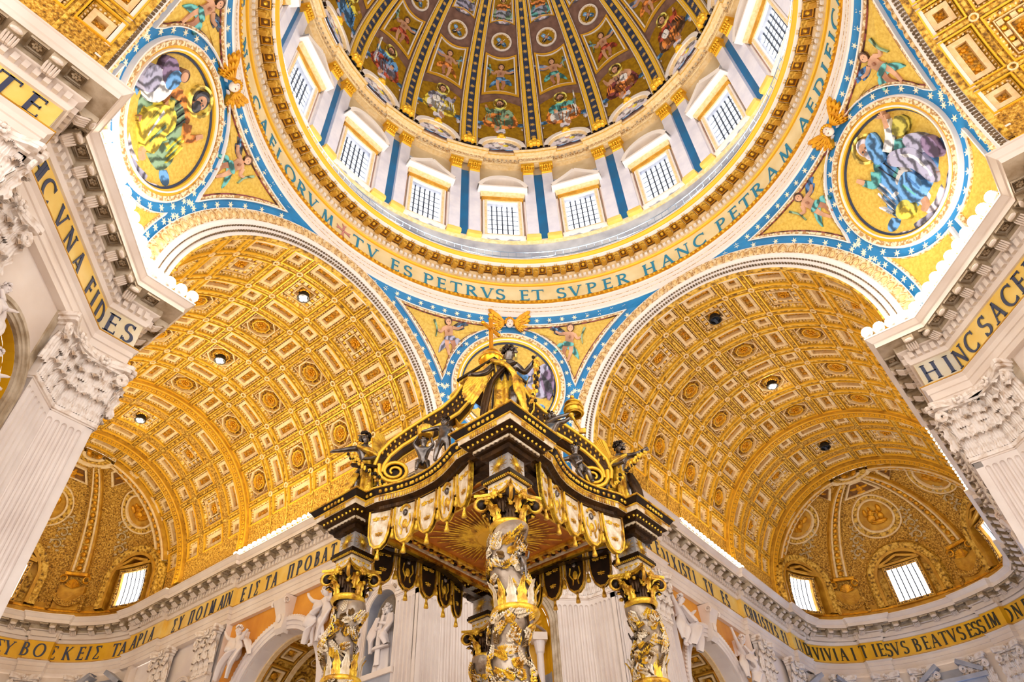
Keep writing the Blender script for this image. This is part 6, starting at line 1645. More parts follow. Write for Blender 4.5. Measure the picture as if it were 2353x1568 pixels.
# cornice: blocks joined by inward-curving sides
q1 = [(3.45, 0), (3.48, .6), (3.6, 1.2), (3.78, 1.75), (3.95, 2.2), (4.0, 3.23), (4.47, 3.23), (4.47, 4.47), (3.23, 4.47), (3.23, 4.0), (2.2, 3.95), (1.75, 3.78), (1.2, 3.6), (.6, 3.48)]
CP = []
for k in range(4):
    c_, s_ = cos(PI/2*k), sin(PI/2*k); CP += [(x*c_-y*s_, x*s_+y*c_) for x, y in q1]
def bsweep(name, prof, m): mb = MB(); mb.sweep(CP, prof, 0, True); return mb.build(name, m, bald)
bsweep('cornice_bed', [(-.35, 15.3), (0, 15.35), (.04, 15.5), (.16, 15.52), (.2, 15.68), (.34, 15.72), (.36, 15.84), (.54, 15.93)], 'bronze')
bsweep('cornice_fluted_band', [(.54, 15.93), (.56, 15.93), (.57, 16.08), (.6, 16.1)], 'bronze_pale')
bsweep('cornice_gilt_line', [(.6, 16.1), (.64, 16.12), (.64, 16.16), (.6, 16.17)], 'bronze_gilt')
bsweep('cornice_leaf_band', [(.6, 16.16), (.64, 16.2), (.76, 16.36), (.78, 16.38)], 'bronze_dark')
bsweep('cornice_top', [(.78, 16.38), (.82, 16.39), (.82, 16.44), (-.5, 16.48)], 'bronze_gilt')
mb = MB(); ml = MB(); off = lambda i, o: None
Pp = np.array(CP+[CP[0]]); 
for a, b in zip(Pp[:-1], Pp[1:]):
    L = math.dist(a, b); d = (b-a)/L; n_ = np.array([d[1], -d[0]]); 
    k = max(1, int(L/.1))
    for i in range(k):
        p = a+(b-a)*(i+.5)/k+n_*.585; mb.add([(*(p+d*sx*.028+n_*o), z) for z in (15.94, 16.08) for o in (-.02, .03) for sx in (-1, 1)], [(0, 2, 3, 1), (4, 5, 7, 6), (0, 1, 5, 4), (2, 6, 7, 3), (0, 4, 6, 2), (1, 3, 7, 5)])
    k = max(1, int(L/.2))
    for i in range(k): p = a+(b-a)*(i+.5)/k+n_*.70; ml.ell((*p, 16.27), (.05+.04*abs(d[0]), .05+.04*abs(d[1]), .08), 0, 6, 4)
tag(mb.build('flute_row', 'bronze_gilt', bald), kind='stuff'); tag(ml.build('gilt_leaf_row', 'bronze_gilt', bald), kind='stuff')
# hanging lambrequins with tassels, twenty-eight in all
def lappet(kind):
    r = empty('lambrequin'); o = [(-.5, 0), (.5, 0), (.48, -.6), (.44, -1.05), (.32, -1.4), (.12, -1.58), (-.12, -1.58), (-.32, -1.4), (-.44, -1.05), (-.48, -.6)]
    i_ = [(x*.87, -.05+(y+.05)*.95) for x, y in o]; ii = [(x*.9, -.03+(y+.03)*.97) for x, y in i_]
    for nm, dz, m_ in (('cloth_panel', 0, 'bronze_pale'),):
        mb = MB(); mb.prism(i_, -.03, .03, 0); mb.prism(i_, .03, -.03, 1); mb.frame(o, i_, -.05, .09, 2); mb.frame(o, i_, .05, -.09, 2); mb.strip([(x, y) for x, y in ii[2:]], .012, 0, .06, 2); mb.build(nm, ['bronze_pale', 'canopy_shade', 'bronze_gilt'], r)  # inner face coloured dark to imitate the shade inside the canopy
    mb = MB()
    for sd in (1, -1):
        if kind == 'bee':
            for x, y in ((-.17, -.35), (.17, -.38), (0, -1.0)):
                mb.ell((x, y, sd*.05), (.045, .11, .05), 0, 6, 5)
                for q in (-1, 1): mb.ell((x+q*.09, y+.03, sd*.05), (.09, .035, .03), 0, 6, 4); mb.ell((x+q*.08, y-.04, sd*.05), (.07, .03, .03), 0, 6, 4)
        else:
            mb.ell((0, -.4, sd*.06), (.11, .14, .08), 1, 9, 7); mb.ell((0, -.42, sd*.14), (.03, .05, .03), 1, 5, 4); mb.strip(arc(0, -.3, .2, .2, 0, 180, 8), .04, 0, sd*.1, 0)
            for q in (-1, 1): mb.tube([(q*.2, -.5, sd*.05), (q*.25, -.8, sd*.06), (q*.1, -1.05, sd*.05), (q*.14, -1.25, sd*.05)], .035, 5, 0)
            mb.ell((0, -.85, sd*.05), (.12, .2, .05), 0, 8, 5)
    mb.build('bee_relief' if kind == 'bee' else 'mask_relief', ['bronze_gilt', 'bronze_grey'], r)
    mb = MB(); mb.lathe([(.02, -1.52), (.03, -1.6), (.06, -1.62), (.05, -1.68), (.04, -1.7), (.07, -1.8), (.1, -1.98), (.01, -2.0)], 8)
    V = mb.v[-1]; mb.v[-1] = V[:, [0, 2, 1]]; mb.v[-1] = np.stack([V[:, 0], V[:, 2], V[:, 1]], 1); mb.build('tassel', 'bronze_gilt', r, smooth=True)
    return r
M['canopy_shade'] = mat('canopy_shade', '#24160c', '#3a2412', scale=3, rough=.5, metal=.3)  # shade inside the canopy as a colour, for the lappet backs
lap = {k: lappet(k) for k in ('bee', 'mask')}; used_l = set()
tas = None
for k in range(4):
    pts = np.array([(3.45+.52+.02*0, 0)])
    for i in range(5):
        y = -2.16+1.08*i; x = 3.62+.36*(abs(y)/2.0)**2*.9
        sl = 2*.36*.9*y/4.0; t_ = Vector((sl, 1, 0)).normalized(); n_ = Vector((t_.y, -t_.x, 0))
        m_ = Rz(PI/2*k) @ frame_mw((x+.12, y, 15.75), t_, (0, 0, 1), n_); kd = 'mask' if i in (1, 3) else 'bee'
        src = lap[kd]
        if kd not in used_l: used_l.add(kd); src.parent = bald; src.matrix_local = m_
        else: inst(src, bald, m_)
        if i < 4:
            y2 = y+.54; x2 = 3.62+.36*(abs(y2)/2.0)**2*.9+.12; m2_ = Rz(PI/2*k) @ Matrix.Translation((x2, y2, 0))
            if tas is None:
                tas = empty('valance_strip', parent=bald); mb = MB(); mb.box(-.03, .03, -.16, .16, 14.95, 15.75, 0)
                for q in range(4): mb.box(-.05, .05, -.14+.08*q, -.11+.08*q, 14.95, 15.75, 1)
                mb.build('strip', ['bronze_pale', 'bronze_gilt'], tas)
                mb = MB(); mb.lathe([(.02, 14.95), (.03, 14.85), (.07, 14.82), (.05, 14.76), (.08, 14.66), (.1, 14.5), (.01, 14.48)], 8); mb.build('tassel', 'bronze_gilt', tas, smooth=True); tas.matrix_local = m2_
            else: inst(tas, bald, m2_)
# ceiling with the golden sun
mb = MB(); mb.box(-3.7, 3.7, -3.7, 3.7, 15.62, 15.7, 0); mb.build('ceiling_panel', 'canopy_cloth', bald)
mb = MB()
for a_, b_, m_ in ((3.5, 3.3, 0), (2.5, 2.4, 0), (3.0, 2.95, 1)):
    A4, B4 = rect(0, 0, 2*a_, 2*a_, 6), rect(0, 0, 2*b_, 2*b_, 6); mb.frame(A4, B4, 15.62, 15.5, m_)
mb.build('ceiling_moulding', ['bronze_gilt', 'bronze_pale'], bald)
mb = MB(); random.seed(6)
for k in range(4):
    for i in range(9):
        x = -2.6+.65*i; p = Vector((x, -2.75)); c_, s_ = cos(PI/2*k), sin(PI/2*k)
        for q in range(5): dx, dy = .2*cos(q*1.3+i), .14*sin(q*1.3+i); X, Y = x+dx, -2.72+dy; mb.ell((X*c_-Y*s_, X*s_+Y*c_, 15.58), (.12, .09, .06), q % 2, 6, 4)
tag(mb.build('ceiling_scrollwork', ['bronze_gilt', 'bronze'], bald), kind='stuff')
mb = MB()
for i in range(64):
    a = 2*PI*i/64; l = 2.2+.9*(i % 2)*.7+.3*((i*7) % 5)/5; l = min(l, 2.35/max(abs(cos(a)), abs(sin(a)))); mb.add([(.6*cos(a-.03), .6*sin(a-.03), 15.56), (l*cos(a), l*sin(a), 15.6), (.6*cos(a+.03), .6*sin(a+.03), 15.56)], [(0, 1, 2)], 0)
    mb.tube([(.6*cos(a), .6*sin(a), 15.52), (l*.9*cos(a), l*.9*sin(a), 15.58)], [.06, .02], 4, 0)
mb.build('sun_rays', 'bronze_gilt', bald)
mb = MB(); mb.lathe([(.01, 15.4), (.7, 15.42), (.95, 15.55)], 24); mb.build('sun_disc', 'gilt_bright', bald)
# four scrolled ribs rising to the crown
def rib():
    r = empty('scroll_rib', parent=bald)
    T = [(3.55, 17.0), (3.75, 17.35)]; path_ = [(3.05+.50*(1-.8*t)*cos(-PI*.1-t*4.2*PI), 18.2+.62*(1-.8*t)*sin(-PI*.1-t*4.2*PI)) for t in np.linspace(1, 0, 34)]
    main = [(3.6, 18.4), (3.5, 19.0), (3.15, 19.6), (2.6, 20.2), (2.0, 20.8), (1.5, 21.5), (1.2, 22.2), (1.05, 22.9)]
    pts = path_+main; P_ = np.array(pts); n = len(P_)
    for k_ in range(2): P_[1:-1] = (P_[:-2]+2*P_[1:-1]+P_[2:])/4
    Tn = np.gradient(P_, axis=0); Tn /= np.linalg.norm(Tn, axis=1)[:, None]; Nn = np.stack([-Tn[:, 1], Tn[:, 0]], 1); dg = 2**-.5
    def pt(p, w): q_ = p[0]*dg*(1.0+.38*min(1, max(0, (p[0]-.9)/1.2))); return (q_-w*dg, q_+w*dg, p[1])
    hw_ = np.linspace(.34, .42, n)
    TH = np.concatenate([np.full(34, .0), np.full(n-34, .26)]); TH[32:38] = [.05, .1, .14, .18, .22, .25]
    mb = MB(); G = []
    for p, q, h, t_ in list(zip(P_, Nn, hw_, TH))[32:]: G.append([pt(p+q*-t_, -h), pt(p+q*t_, -h), pt(p+q*t_, h), pt(p+q*-t_, h)])
    mb.grid(G, 0, closed_v=True); mb.build('rib_web', 'bronze', r)
    sc_c = np.array([3.05, 18.2]); a0 = pt(sc_c, -.3); a1 = pt(sc_c, .3)
    mb = MB(); mb.tube([a0, a1], .52, 20); mb.build('scroll_drum', 'bronze_dark', r)
    for k_, (sg, sn) in enumerate(((-1, -1), (-1, 1), (1, -1), (1, 1))):
        mb = MB(); mb.tube([pt(P_[i_]+Nn[i_]*sn*TH[i_], sg*hw_[i_]) for i_ in range(33, n)], .085, 6); mb.build('rib_edge', 'gilt_bright', r, smooth=True)
    for sg in (-1, 1):
        mb = MB(); mb.tube([pt(P_[i_], sg*(hw_[i_]+.02)) for i_ in range(0, 35)], np.linspace(.05, .1, 35), 6); mb.build('volute_line', 'gilt_bright', r, smooth=True)
    mb = MB()
    for i_ in range(35, n-1):
        for f_ in (0, .34, .67):
            c_ = P_[i_]*(1-f_)+P_[i_+1]*f_; nn_ = Nn[i_]; tn_ = Tn[i_]
            for sg in (-1, 1):
                for s2 in (-1, 1): mb.ell(pt(c_+nn_*.09*s2+tn_*.03, sg*(hw_[i_]+.03)), (.05, .05, .09), 0, 6, 4)
    mb.build('laurel_relief', 'bronze_gilt', r)
    mb = MB(); mb.tube([pt((3.3, 17.4), 0), pt((2.7, 17.1), 0), pt((1.8, 17.6), 0), pt((1.1, 18.6), 0), pt((.8, 20), 0)], [.12, .14, .12, .1, .08], 6); mb.box(-.01, .01, -.01, .01, 0, .02); mb.build('inner_brace', 'bronze', r)
    mb = MB(); mb.tube([pt((3.55, 17.6), 0), pt((3.6, 17.1), 0), pt((3.4, 16.5), 0)], [.22, .3, .34], 8); mb.build('rib_foot', 'bronze', r, smooth=True)
    return r
r0 = rib()
for k in range(1, 4): inst(r0, bald, Rz(PI/2*k))
for k, (a, z) in enumerate(((PI*.72, 0), (-PI*.28, 0), (PI*.25, 0), (-PI*.75, 0))):
    mb = MB(); c_, s_ = cos(a), sin(a)
    for q in range(9):
        o_ = (q-4)*.045; mb.tube([(1.0*c_, 1.0*s_, 21.2), (1.5*c_-o_*s_, 1.5*s_+o_*c_, 21.0), (1.9*c_-2*o_*s_, 1.9*s_+2*o_*c_, 21.6), (1.95*c_-3*o_*s_, 1.95*s_+3*o_*c_, 22.6-abs(o_)), (1.6*c_-3.6*o_*s_, 1.6*s_+3.6*o_*c_, 23.2-abs(o_)*2)], [.04, .05, .06, .05, .015], 5, flat=.6)
    mb.build('palm_frond', 'gilt_bright', bald, smooth=True)
mb = MB()
for a_, z0, z1, m_ in ((.8, 22.6, 22.9, 0), (1.0, 22.9, 23.05, 1), (.85, 23.05, 23.5, 0), (1.12, 23.5, 23.62, 1), (1.2, 23.62, 23.75, 2)): mb.box(-a_, a_, -a_, a_, z0, z1, m_)
mb.lathe([(.9, 23.75), (.6, 24.0), (.35, 24.2), (.3, 24.35), (.45, 24.5)], 20, 0); mb.build('crown_plinth', ['bronze', 'bronze_gilt', 'bronze_dark'], bald)
mb = MB(); mb.ell((0, 0, 25.05), .62, 0, 28, 18); mb.lathe([(.63, 25.0), (.67, 25.05), (.63, 25.1)], 28, 1); pass
M['orb_gold'] = mat('orb_gold', '#f4ae28', rough=.2, metal=.8); mb.build('golden_orb', ['orb_gold', 'bronze_gilt'], bald, smooth=True)
cross = tag(empty('golden_cross', tuple(BMW @ Vector((0, 0, 25.68))), BA), 'tall golden cross standing on the golden orb at the top', 'cross')
mb = MB(); mb.box(-.08, .08, -.07, .07, 0, 2.35); mb.build('upright', 'orb_gold', cross); mb = MB(); mb.box(-.62, .62, -.07, .07, 1.5, 1.66); 
for sx in (-1, 1): mb.ell((sx*.62, 0, 1.58), .12, 0, 8, 6)
mb.ell((0, 0, 2.38), .12, 0, 8, 6); mb.build('crossbar', 'orb_gold', cross)

# ------------------------------------------------------------------ statues on the canopy
CAMP = Vector((-20.4484, -11.8208, 0))
def stage(x, y, z, turn=0):
    """frame on the canopy: x to the viewer's right, y towards the viewer, z up"""
    p = BMW @ Vector((x, y, z)); n_ = (p-CAMP); n_.z = 0; n_.normalize(); t = Vector((n_.y, -n_.x, 0)); R_ = Matrix.Rotation(turn, 3, 'Z'); return frame_mw(p, R_ @ t, R_ @ -n_, (0, 0, 1))
def garland(name, pts, parent, label, cat, mw):
    t = parent
    P_ = np.array(pts, float); k = int(sum(np.linalg.norm(np.diff(P_, axis=0), axis=1))/.1); tt = np.linspace(0, len(P_)-1, k); Q_ = np.stack([np.interp(tt, range(len(P_)), P_[:, i]) for i in range(3)], 1); mb = MB(); rnd = random.Random(2)
    for q in Q_:
        for j in range(3): mb.ell(q+np.array([rnd.uniform(-.08, .08) for _ in range(3)]), (.07, .05, .1), j % 2, 6, 4)
    return mb.build(name, ['bronze_gilt', 'bronze_dark'], t)
def angel(nm, label, mw, J, s, robe, sashes, wings, gar, look):
    t = empty(nm, mw=mw); tag(t, label, 'statue', 'bronze angels standing on the canopy corners')
    skin('body', J, BON, 'bronze_grey', t)
    face_parts(J, s, t, 'bronze_dark', 'bronze_grey', 12, look=look)
    drape('robe', [(0, .02, .80*s), (0, .03, .62*s), (.01, .05, .45*s), (.02, .05, .22*s), (.03, .03, .02*s)], [(.095*s, .075*s), (.08*s, .075*s), (.105*s, .10*s), (.13*s, .12*s), (.16*s, .15*s)], robe, t, fold=.32, k=7, seed=len(nm)+int(s*10), n=48)
    for i, (pts, w_) in enumerate(sashes): sash('cloak_fold', [(x*s, y*s, z*s) for x, y, z in pts], [q*s*.62 for q in w_], 'bronze_gilt' if i % 2 == 0 else 'bronze', t, fold=4)
    for wp in wings: wing3('wing', *[np.array(v)*s if k == 0 else v for k, v in enumerate(wp[:3])], wp[3]*s, wp[4], t)
    garland('garland', [(x*s, y*s, z*s) for x, y, z in gar], t, None, None, None)
    return t
s = 4.1
J = pose(s, 1.0, pel=(.0, .0, .50), waist=(.01, .01, .60), chest=(.02, .02, .73), neck=(.045, .03, .84), head=(.065, .045, .905), crown=(.08, .04, .965), shR=(.12, .02, .78), elR=(.20, .04, .66), wrR=(.275, .08, .74), haR=(.30, .09, .775), shL=(-.09, .02, .78), elL=(-.17, .06, .66), wrL=(-.25, .12, .59), haL=(-.28, .14, .575),
         knR=(.09, .13, .29), anR=(.05, .05, .10), toR=(.05, .12, .05), knL=(-.08, .04, .27))
angel('angel_statue', 'bronze angel in a gold robe on the nearest canopy corner, garland in its raised hand', stage(-CB, -CB, 16.5), J, s, 'bronze_gilt',
      [([(-.1, .07, .8), (.02, .13, .7), (.12, .12, .55), (.14, .13, .35), (.2, .08, .1)], (.05, .07, .08, .09, .05)), ([(.12, .05, .78), (0, .12, .66), (-.12, .1, .5), (-.17, .08, .3), (-.2, .05, .1)], (.04, .06, .07, .08, .05))],
      [((-.08, -.05, .82), (-.55, -.25, -.75), (-.75, -.25, .1), .36, 'bronze_gilt')],
      [(.30, .1, .78), (.31, .14, .6), (.28, .2, .4), (.25, .24, .17)], (.7, .6, .25))
s = 3.7
J = pose(s, 1.0, chest=(-.02, .02, .74), neck=(-.04, .03, .85), head=(-.06, .06, .91), crown=(-.07, .05, .97), shL=(-.11, .05, .79), elL=(-.24, .1, .72), wrL=(-.34, .14, .66), haL=(-.38, .15, .645), shR=(.08, -.02, .78), elR=(.12, .1, .66), wrR=(.02, .17, .58), haR=(-.02, .19, .56), knL=(-.1, .1, .28), anL=(-.08, .02, .08))
angel('angel_statue', 'bronze angel on the left canopy corner stretching one arm far out', stage(-CB, CB, 16.5), J, s, 'bronze_gilt',
      [([(-.12, .1, .78), (0, .14, .7), (.12, .1, .66), (.16, .05, .5)], (.05, .08, .08, .04)), ([(-.16, .1, .52), (0, .17, .47), (.15, .1, .52), (.2, .02, .45)], (.05, .08, .06, .04)), ([(-.1, .1, .4), (-.15, .14, .25), (-.2, .12, .06)], (.07, .09, .06))],
      [((.05, -.05, .74), (.12, -.1, 1.0), (.5, -.3, .7), .36, 'bronze_gilt'), ((.1, -.08, .74), (.42, -.2, -.85), (.5, -.3, -.5), .36, 'bronze_gilt')],
      [(-.2, .16, .60), (-.08, .22, .48), (.08, .24, .34), (.22, .24, .22)], (-.8, .55, -.1))
J = pose(s, 1.0, chest=(.02, .02, .74), neck=(.04, .03, .85), head=(.06, .06, .91), crown=(.07, .05, .97), shR=(.11, .05, .79), elR=(.22, .1, .76), wrR=(.31, .14, .77), haR=(.35, .15, .78), shL=(-.08, -.02, .78), elL=(-.1, .1, .66), wrL=(.02, .17, .62), haL=(.05, .19, .62), knR=(.1, .1, .28), anR=(.08, .02, .08))
angel('angel_statue', 'bronze angel on the right canopy corner with a raised golden wing and outstretched arm', stage(CB, -CB, 16.4), J, s, 'bronze_gilt',
      [([(.12, .1, .78), (0, .14, .7), (-.12, .1, .62), (-.1, .08, .4)], (.05, .08, .08, .04)), ([(.12, .12, .5), (.17, .14, .3), (.2, .12, .06)], (.07, .1, .07))],
      [((-.05, -.05, .72), (-.15, -.1, 1.0), (-.5, -.3, .7), .38, 'gilt_bright'), ((-.1, -.08, .76), (-.42, -.2, -.85), (-.5, -.3, -.5), .4, 'gilt_bright')],
      [(.33, .16, .74), (.2, .2, .6), (.05, .22, .45), (-.12, .22, .28)], (.8, .55, .1))
def child(nm, label, mw, J, s, extra=None, look=(0, 1, 0)):
    t = empty(nm, mw=mw); tag(t, label, 'statue', 'bronze child figures sitting along the canopy cornice'); skin('body', J, BON, 'bronze_grey', t); face_parts(J, s*1.35, t, 'bronze_dark', 'bronze_grey', 9, look=look); 
    if extra: extra(t)
    return t
def ch_pose(s, **kw): return pose(s, 1.25, head=(0, .03, .88, .075), crown=(0, .03, .96, .068), neck=(0, .01, .81, .04), **kw)
s = 2.1
def basket(t):
    mb = MB(); mb.lathe([(.05, 1.75), (.3, 1.8), (.34, 2.15), (.28, 2.25)], 12, 0, c=(.05, .1)); 
    for i in range(9): mb.ell((.05+.18*cos(i*.7), .1+.18*sin(i*.7), 2.25), .1, 1, 6, 5)
    mb.build('basket', ['bronze_gilt', 'bronze'], t)
child('child_statue', 'bronze child left of the nearest corner holding a golden basket on its head', stage(-4.0, .2, 16.45), ch_pose(s*.86, pel=(0, -.1, .35), waist=(0, -.06, .47), hiL=(-.07, -.08, .34), hiR=(.07, -.08, .34), knL=(-.1, .16, .3), knR=(.1, .16, .3), anL=(-.12, .18, .06), anR=(.14, .2, .05), toL=(-.12, .26, .03), toR=(.14, .28, .02), chest=(0, -.02, .64), shL=(-.12, 0, .7), shR=(.12, 0, .7), elL=(-.22, .02, .82), wrL=(-.16, .03, .95), haL=(-.14, .04, .99), elR=(.22, .02, .82), wrR=(.17, .03, .95), haR=(.16, .04, .99)), s*.86, basket)
child('child_statue', 'bronze child standing beside the basket bearer, one arm reaching left', stage(-4.05, -1.0, 16.45), ch_pose(s, elL=(-.24, .05, .72), wrL=(-.34, .08, .66), haL=(-.38, .09, .64), elR=(.2, .0, .68), wrR=(.14, .08, .58), haR=(.12, .1, .55), knL=(-.12, .08, .27), anL=(-.16, .03, .06)), s, None, (-.5, .8, 0))
def tiara(t):
    mb = MB(); mb.lathe([(.01, 2.9), (.12, 2.82), (.28, 2.6), (.34, 2.35), (.33, 2.1), (.28, 2.05)], 16, 0, c=(.95, .1))
    for z, r_ in ((2.12, .36), (2.35, .37), (2.58, .31)): mb.tube([(.95+r_*cos(a), .1+r_*sin(a), z) for a in np.linspace(0, 2*PI, 14)], .045, 5)
    mb.ell((.95, .1, 2.95), .09); mb.build('tiara', 'bronze_gilt', t, smooth=True)
    mb = MB(); mb.tube([(.85, .2, 1.95), (1.0, .25, 1.5), (1.15, .25, 1.1)], .06, 5); mb.box(1.05, 1.3, .2, .3, 1.05, 1.25); mb.ell((.83, .2, 2.0), .12); mb.build('key', 'bronze_gilt', t)
child('child_statue', 'bronze child right of the nearest corner lifting a golden tiara', stage(-1.35, -4.1, 16.45), ch_pose(s*1.1, pel=(-.08, 0, .5), hiL=(-.14, 0, .47), hiR=(-.02, 0, .47), chest=(0, .0, .72), elL=(.1, .1, .82), wrL=(.26, .1, .86), haL=(.3, .1, .88), shL=(-.09, .03, .77), elR=(.24, .03, .78), wrR=(.36, .05, .86), haR=(.39, .05, .88), knL=(-.2, .1, .27), anL=(-.25, .0, .08), knR=(0, .1, .25), anR=(.0, 0, .05)), s*1.1, tiara, (.4, .8, .2))
child('child_statue', 'bronze child kneeling on the right side of the canopy reaching towards the centre', stage(.5, -3.9, 16.45), ch_pose(s*.9, pel=(.1, 0, .35), waist=(.05, 0, .45), chest=(-.03, .02, .6), hiL=(.04, 0, .33), hiR=(.16, 0, .33), shL=(-.14, .02, .66), shR=(.08, .02, .66), elL=(-.28, .05, .62), wrL=(-.4, .08, .64), haL=(-.44, .08, .65), elR=(.12, .1, .52), wrR=(.02, .14, .46), haR=(0, .15, .44), knL=(0, .16, .25), anL=(.1, .1, .05), toL=(.08, .16, .03), knR=(.22, .14, .22), anR=(.26, .02, .04), toR=(.3, .08, .02)), s*.9, None, (-.8, .5, .1))

# ------------------------------------------------------------------ floodlights standing on the cornices
_fl = {}
def floodlight(p, aim, r, label, group):
    d = Vector(aim)-Vector(p); d.normalize(); q = d.to_track_quat('Z', 'Y').to_matrix().to_4x4(); q.translation = Vector(p)
    if r not in _fl:
        t = empty('floodlight', mw=q); mb = MB(); mb.lathe([(.01, -r*1.05), (r*.5, -r*1.0), (r*.85, -r*.5), (r*.8, -r*.45)], 12); mb.box(-r*1.15, -r*1.02, -.05, .05, -r*1.2, .1); mb.box(r*1.02, r*1.15, -.05, .05, -r*1.2, .1); mb.build('housing', 'lamp_hood', t)
        mb = MB(); mb.ell((0, 0, .02), (r*1.05, r*1.05, r*.9), 0, 12, 8); mb.build('lens', 'lamp_glow', t, smooth=True); _fl[r] = t  # lens oversized so its shape stands in for the lamp's bloom
    else:
        t = _fl[r].copy(); COL.objects.link(t); t.matrix_local = q
        for ch in _fl[r].children: c = ch.copy(); COL.objects.link(c); c.parent = t
    tag(t, label, 'lamp', group)
ORD = 'first second third fourth fifth sixth seventh eighth ninth tenth eleventh twelfth thirteenth fourteenth fifteenth sixteenth seventeenth eighteenth'.split()
def lamp_row(a, b, n, aim, r, label, group):
    for i in range(n): floodlight(Vector(a).lerp(Vector(b), (i+.5)/n), aim, r, label % ORD[i], group)
e_ = 1.66; ez = 32.62
lamp_row((-D+e_, WE-.67, ez), (-WE+.67, D-e_, ez), 11, (-4, 4, 45), .33, '%s blazing floodlight from the top in the left pier diagonal row', 'floodlights on the diagonal cornice of the left pier')
lamp_row((-WE+.8, D-e_, ez), (-W+e_, D-e_, ez), 4, (-4, 8, 45), .33, '%s floodlight of the short row running out to the left pier corner', 'floodlights at the left pier cornice end')
lamp_row((D-e_, -WE+.67, ez), (WE-.67, -D+e_, ez), 11, (4, -4, 45), .33, '%s blazing floodlight from the bottom in the right pier diagonal row', 'floodlights on the diagonal cornice of the right pier')
lamp_row((D-e_, -W+e_, ez), (D-e_, -WE+.8, ez), 4, (8, -4, 45), .33, '%s floodlight from the tip of the right pier cornice corner', 'floodlights at the right pier cornice end')
lamp_row((W+.25-e_, 31.5, 32.5), (W+.25-e_, 43.8, 32.5), 18, (0, 38, 45), .2, '%s small floodlight from the canopy in the left arm cornice row', 'floodlights along the left arm cornice')
lamp_row((31.5, W+.25-e_, 32.5), (43.8, W+.25-e_, 32.5), 18, (38, 0, 45), .2, '%s small floodlight from the canopy in the right arm cornice row', 'floodlights along the right arm far cornice')
lamp_row((32.0, -W-.25+e_, 32.5), (43.5, -W-.25+e_, 32.5), 18, (38, 0, 45), .13, '%s tiny yellow floodlight from the top above the right pier capital', 'floodlights along the right arm near cornice')
# ------------------------------------------------------------------ stone figures
def stone_figure(nm, label, cat, group, mw, J, s, sashes, look, robe=True, wings=(), beard=False, seated_=False, mname='marble_white'):
    t = empty(nm, mw=mw); tag(t, label, cat, group); skin('body', J, BON, mname, t); face_parts(J, s, t, mname, mname, 10, beard=beard, look=look)
    if robe == 'stand': drape('robe', [(0, .02, .82*s), (0, .03, .62*s), (0, .04, .45*s), (0, .05, .22*s), (0, .05, .01*s)], [(.12*s, .08*s), (.10*s, .09*s), (.13*s, .11*s), (.15*s, .13*s), (.18*s, .15*s)], mname, t, fold=.22, k=9, seed=4, n=48)
    elif robe: drape('robe', [(0, .02, .80*s), (0, .04, .6*s), (0, .06, .5*s)], [(.11*s, .08*s), (.10*s, .09*s), (.15*s, .13*s)], mname, t, fold=.2, k=8, seed=5, n=40)
    for pts, w_ in sashes: sash('cloak_fold', [(x*s, y*s, z*s) for x, y, z in pts], [q*s for q in w_], mname, t, fold=4)
    for wp in wings: wing3('wing', np.array(wp[0])*s, wp[1], wp[2], wp[3]*s, mname, t)
    return t
FL = lambda y, z, off=.25: frame_mw((W+.6-off, y, z), (0, -1, 0), (-1, 0, 0), (0, 0, 1))
FR = lambda x, z, off=.25: frame_mw((x, W+.6-off, z), (1, 0, 0), (0, -1, 0), (0, 0, 1))
def recliner(side, s):      # side -1: sits left of the arch crown leaning right; +1 mirrored
    k = -side
    J = pose(s, 1.1, pel=(0, .1, .38), waist=(-.02*k, .1, .48), chest=(-.04*k, .1, .62), neck=(-.03*k, .12, .73), head=(-.01*k, .15, .8), crown=(0, .15, .86),
             shL=(-.15, .1, .68), shR=(.08, .1, .68), elL=(-.3, .14, .74), wrL=(-.4, .16, .84), haL=(-.42, .16, .88), elR=(.2, .18, .6), wrR=(.3, .2, .68), haR=(.33, .2, .7),
             hiL=(-.06, .1, .36), hiR=(.06, .1, .36), knL=(-.12-.14*k*.5, .26, .22), anL=(-.18-.1*k, .18, -.02), toL=(-.2-.1*k, .24, -.06), knR=(.08-.2*k*.4, .28, .26), anR=(.0-.2*k, .2, .02), toR=(-.02-.2*k, .27, -.02))
    S = [([(-.1, .18, .66), (.0, .24, .5), (.12*k, .28, .38), (-.05, .3, .2), (-.18*1, .26, -.02)], (.06, .1, .12, .11, .07)), ([(.1, .16, .6), (.2, .2, .42), (.16, .26, .2), (.1, .24, -.05)], (.05, .09, .1, .06)), ([(-.12, .12, .5), (-.25, .16, .3), (-.3, .2, .05)], (.05, .09, .05)), ([(.1, .12, .7), (.3, .1, .55), (.42, .1, .3)], (.03, .07, .03))]
    return J, S
for (F, c, txt) in ((FL, 36.5, 'left'), (FR, 36.5, 'right')):
    for sd in (-1, 1):
        s = 4.6; J, S = recliner(sd, s); y = c+(5.4*(-sd) if F is FL else 5.4*sd)
        t = stone_figure('spandrel_figure', {('left', -1): 'white stone draped woman on the left haunch of the left side arch', ('left', 1): 'white stone draped woman beside the left canopy column, on the side arch', ('right', -1): 'white stone draped woman beside the right canopy column, on the side arch', ('right', 1): 'white stone draped woman on the right haunch of the right side arch'}[(txt, sd)], 'statue', 'stone women seated on the side arches', F(y, 21.9, .1), J, s, S, (.4*-sd, .8, -.3))
s = 4.9
J = pose(s, 1.0, elL=(-.17, .1, .64), wrL=(-.05, .17, .60), haL=(-.02, .18, .60), elR=(.17, .1, .64), wrR=(.08, .18, .66), haR=(.05, .19, .67), head=(-.02, .04, .9), crown=(-.03, .035, .955))
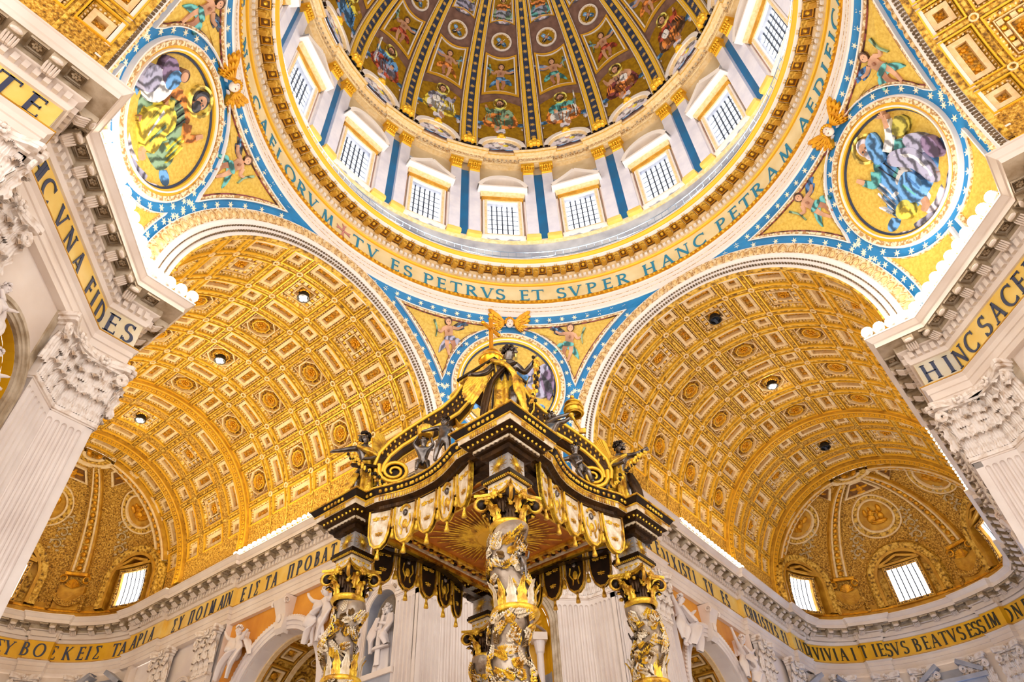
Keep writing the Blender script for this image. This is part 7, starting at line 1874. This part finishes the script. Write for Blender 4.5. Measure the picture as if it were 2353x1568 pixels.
stone_figure('niche_statue', 'white stone bearded man in a robe standing in the shell niche beside the canopy', 'statue', None, frame_mw((W+1.05, 24.9, 18.3), (0, -1, 0), (-1, 0, 0), (0, 0, 1)), J, s, [([(-.13, .1, .8), (-.16, .14, .62), (-.12, .2, .5), (-.15, .16, .3)], (.05, .08, .08, .05)), ([(.13, .1, .8), (.16, .14, .62), (.1, .2, .5), (.17, .16, .36)], (.05, .08, .08, .05)), ([(-.17, .12, .36), (0, .2, .33), (.17, .12, .36)], (.03, .05, .03)), ([(0, .12, .8), (0, .17, .55), (.02, .18, .1)], (.03, .04, .05))], (-.5, .85, 0), robe='stand', beard=True)
# gilded relief in the loggia arch of the left pier
r2 = 2**-.5
def DL_(s_, z, off): return frame_mw((-17.35+s_*r2-off*r2, 17.35+s_*r2+off*r2, z), (r2, r2, 0), (r2, -r2, 0), (0, 0, 1))
s = 3.1; J, S = recliner(1, s)
stone_figure('angel_relief', 'small white angel amid golden rays under the arch at the left edge, upper of two', 'relief', 'angels in the gilded arch at the left edge', DL_(-1.5, 21.6, .5), J, s, S, (.4, .8, -.3))
J, S = recliner(-1, s)
stone_figure('angel_relief', 'small white angel amid golden rays under the arch at the left edge, lower of two', 'relief', 'angels in the gilded arch at the left edge', DL_(.1, 19.3, .4), J, s, S, (-.4, .8, -.3))
t = tag(empty('golden_drapery', mw=DL_(-1.5, 18.6, .8)), 'billowing gold cloth behind the angels under the arch at the left edge', 'relief')
sash('cloth_fold', [(-.8, .2, 4.2), (-.3, .5, 3.6), (.5, .5, 3.9), (.9, .3, 3.2)], (.3, .5, .5, .3), 'gilt', t, fold=5); sash('cloth_fold', [(-.6, .3, 2.8), (.2, .5, 2.0), (.1, .6, .8), (.8, .4, 0)], (.4, .6, .5, .3), 'gilt_bright', t, fold=5)

# ------------------------------------------------------------------ floor
fl = MB(); fl.box(-70, 72, -70, 74, -.3, 0, 0); tag(fl.build('floor', mat('floor_marble', '#d8cbbd', '#b8a898', scale=.3, rough=.35)), kind='structure')
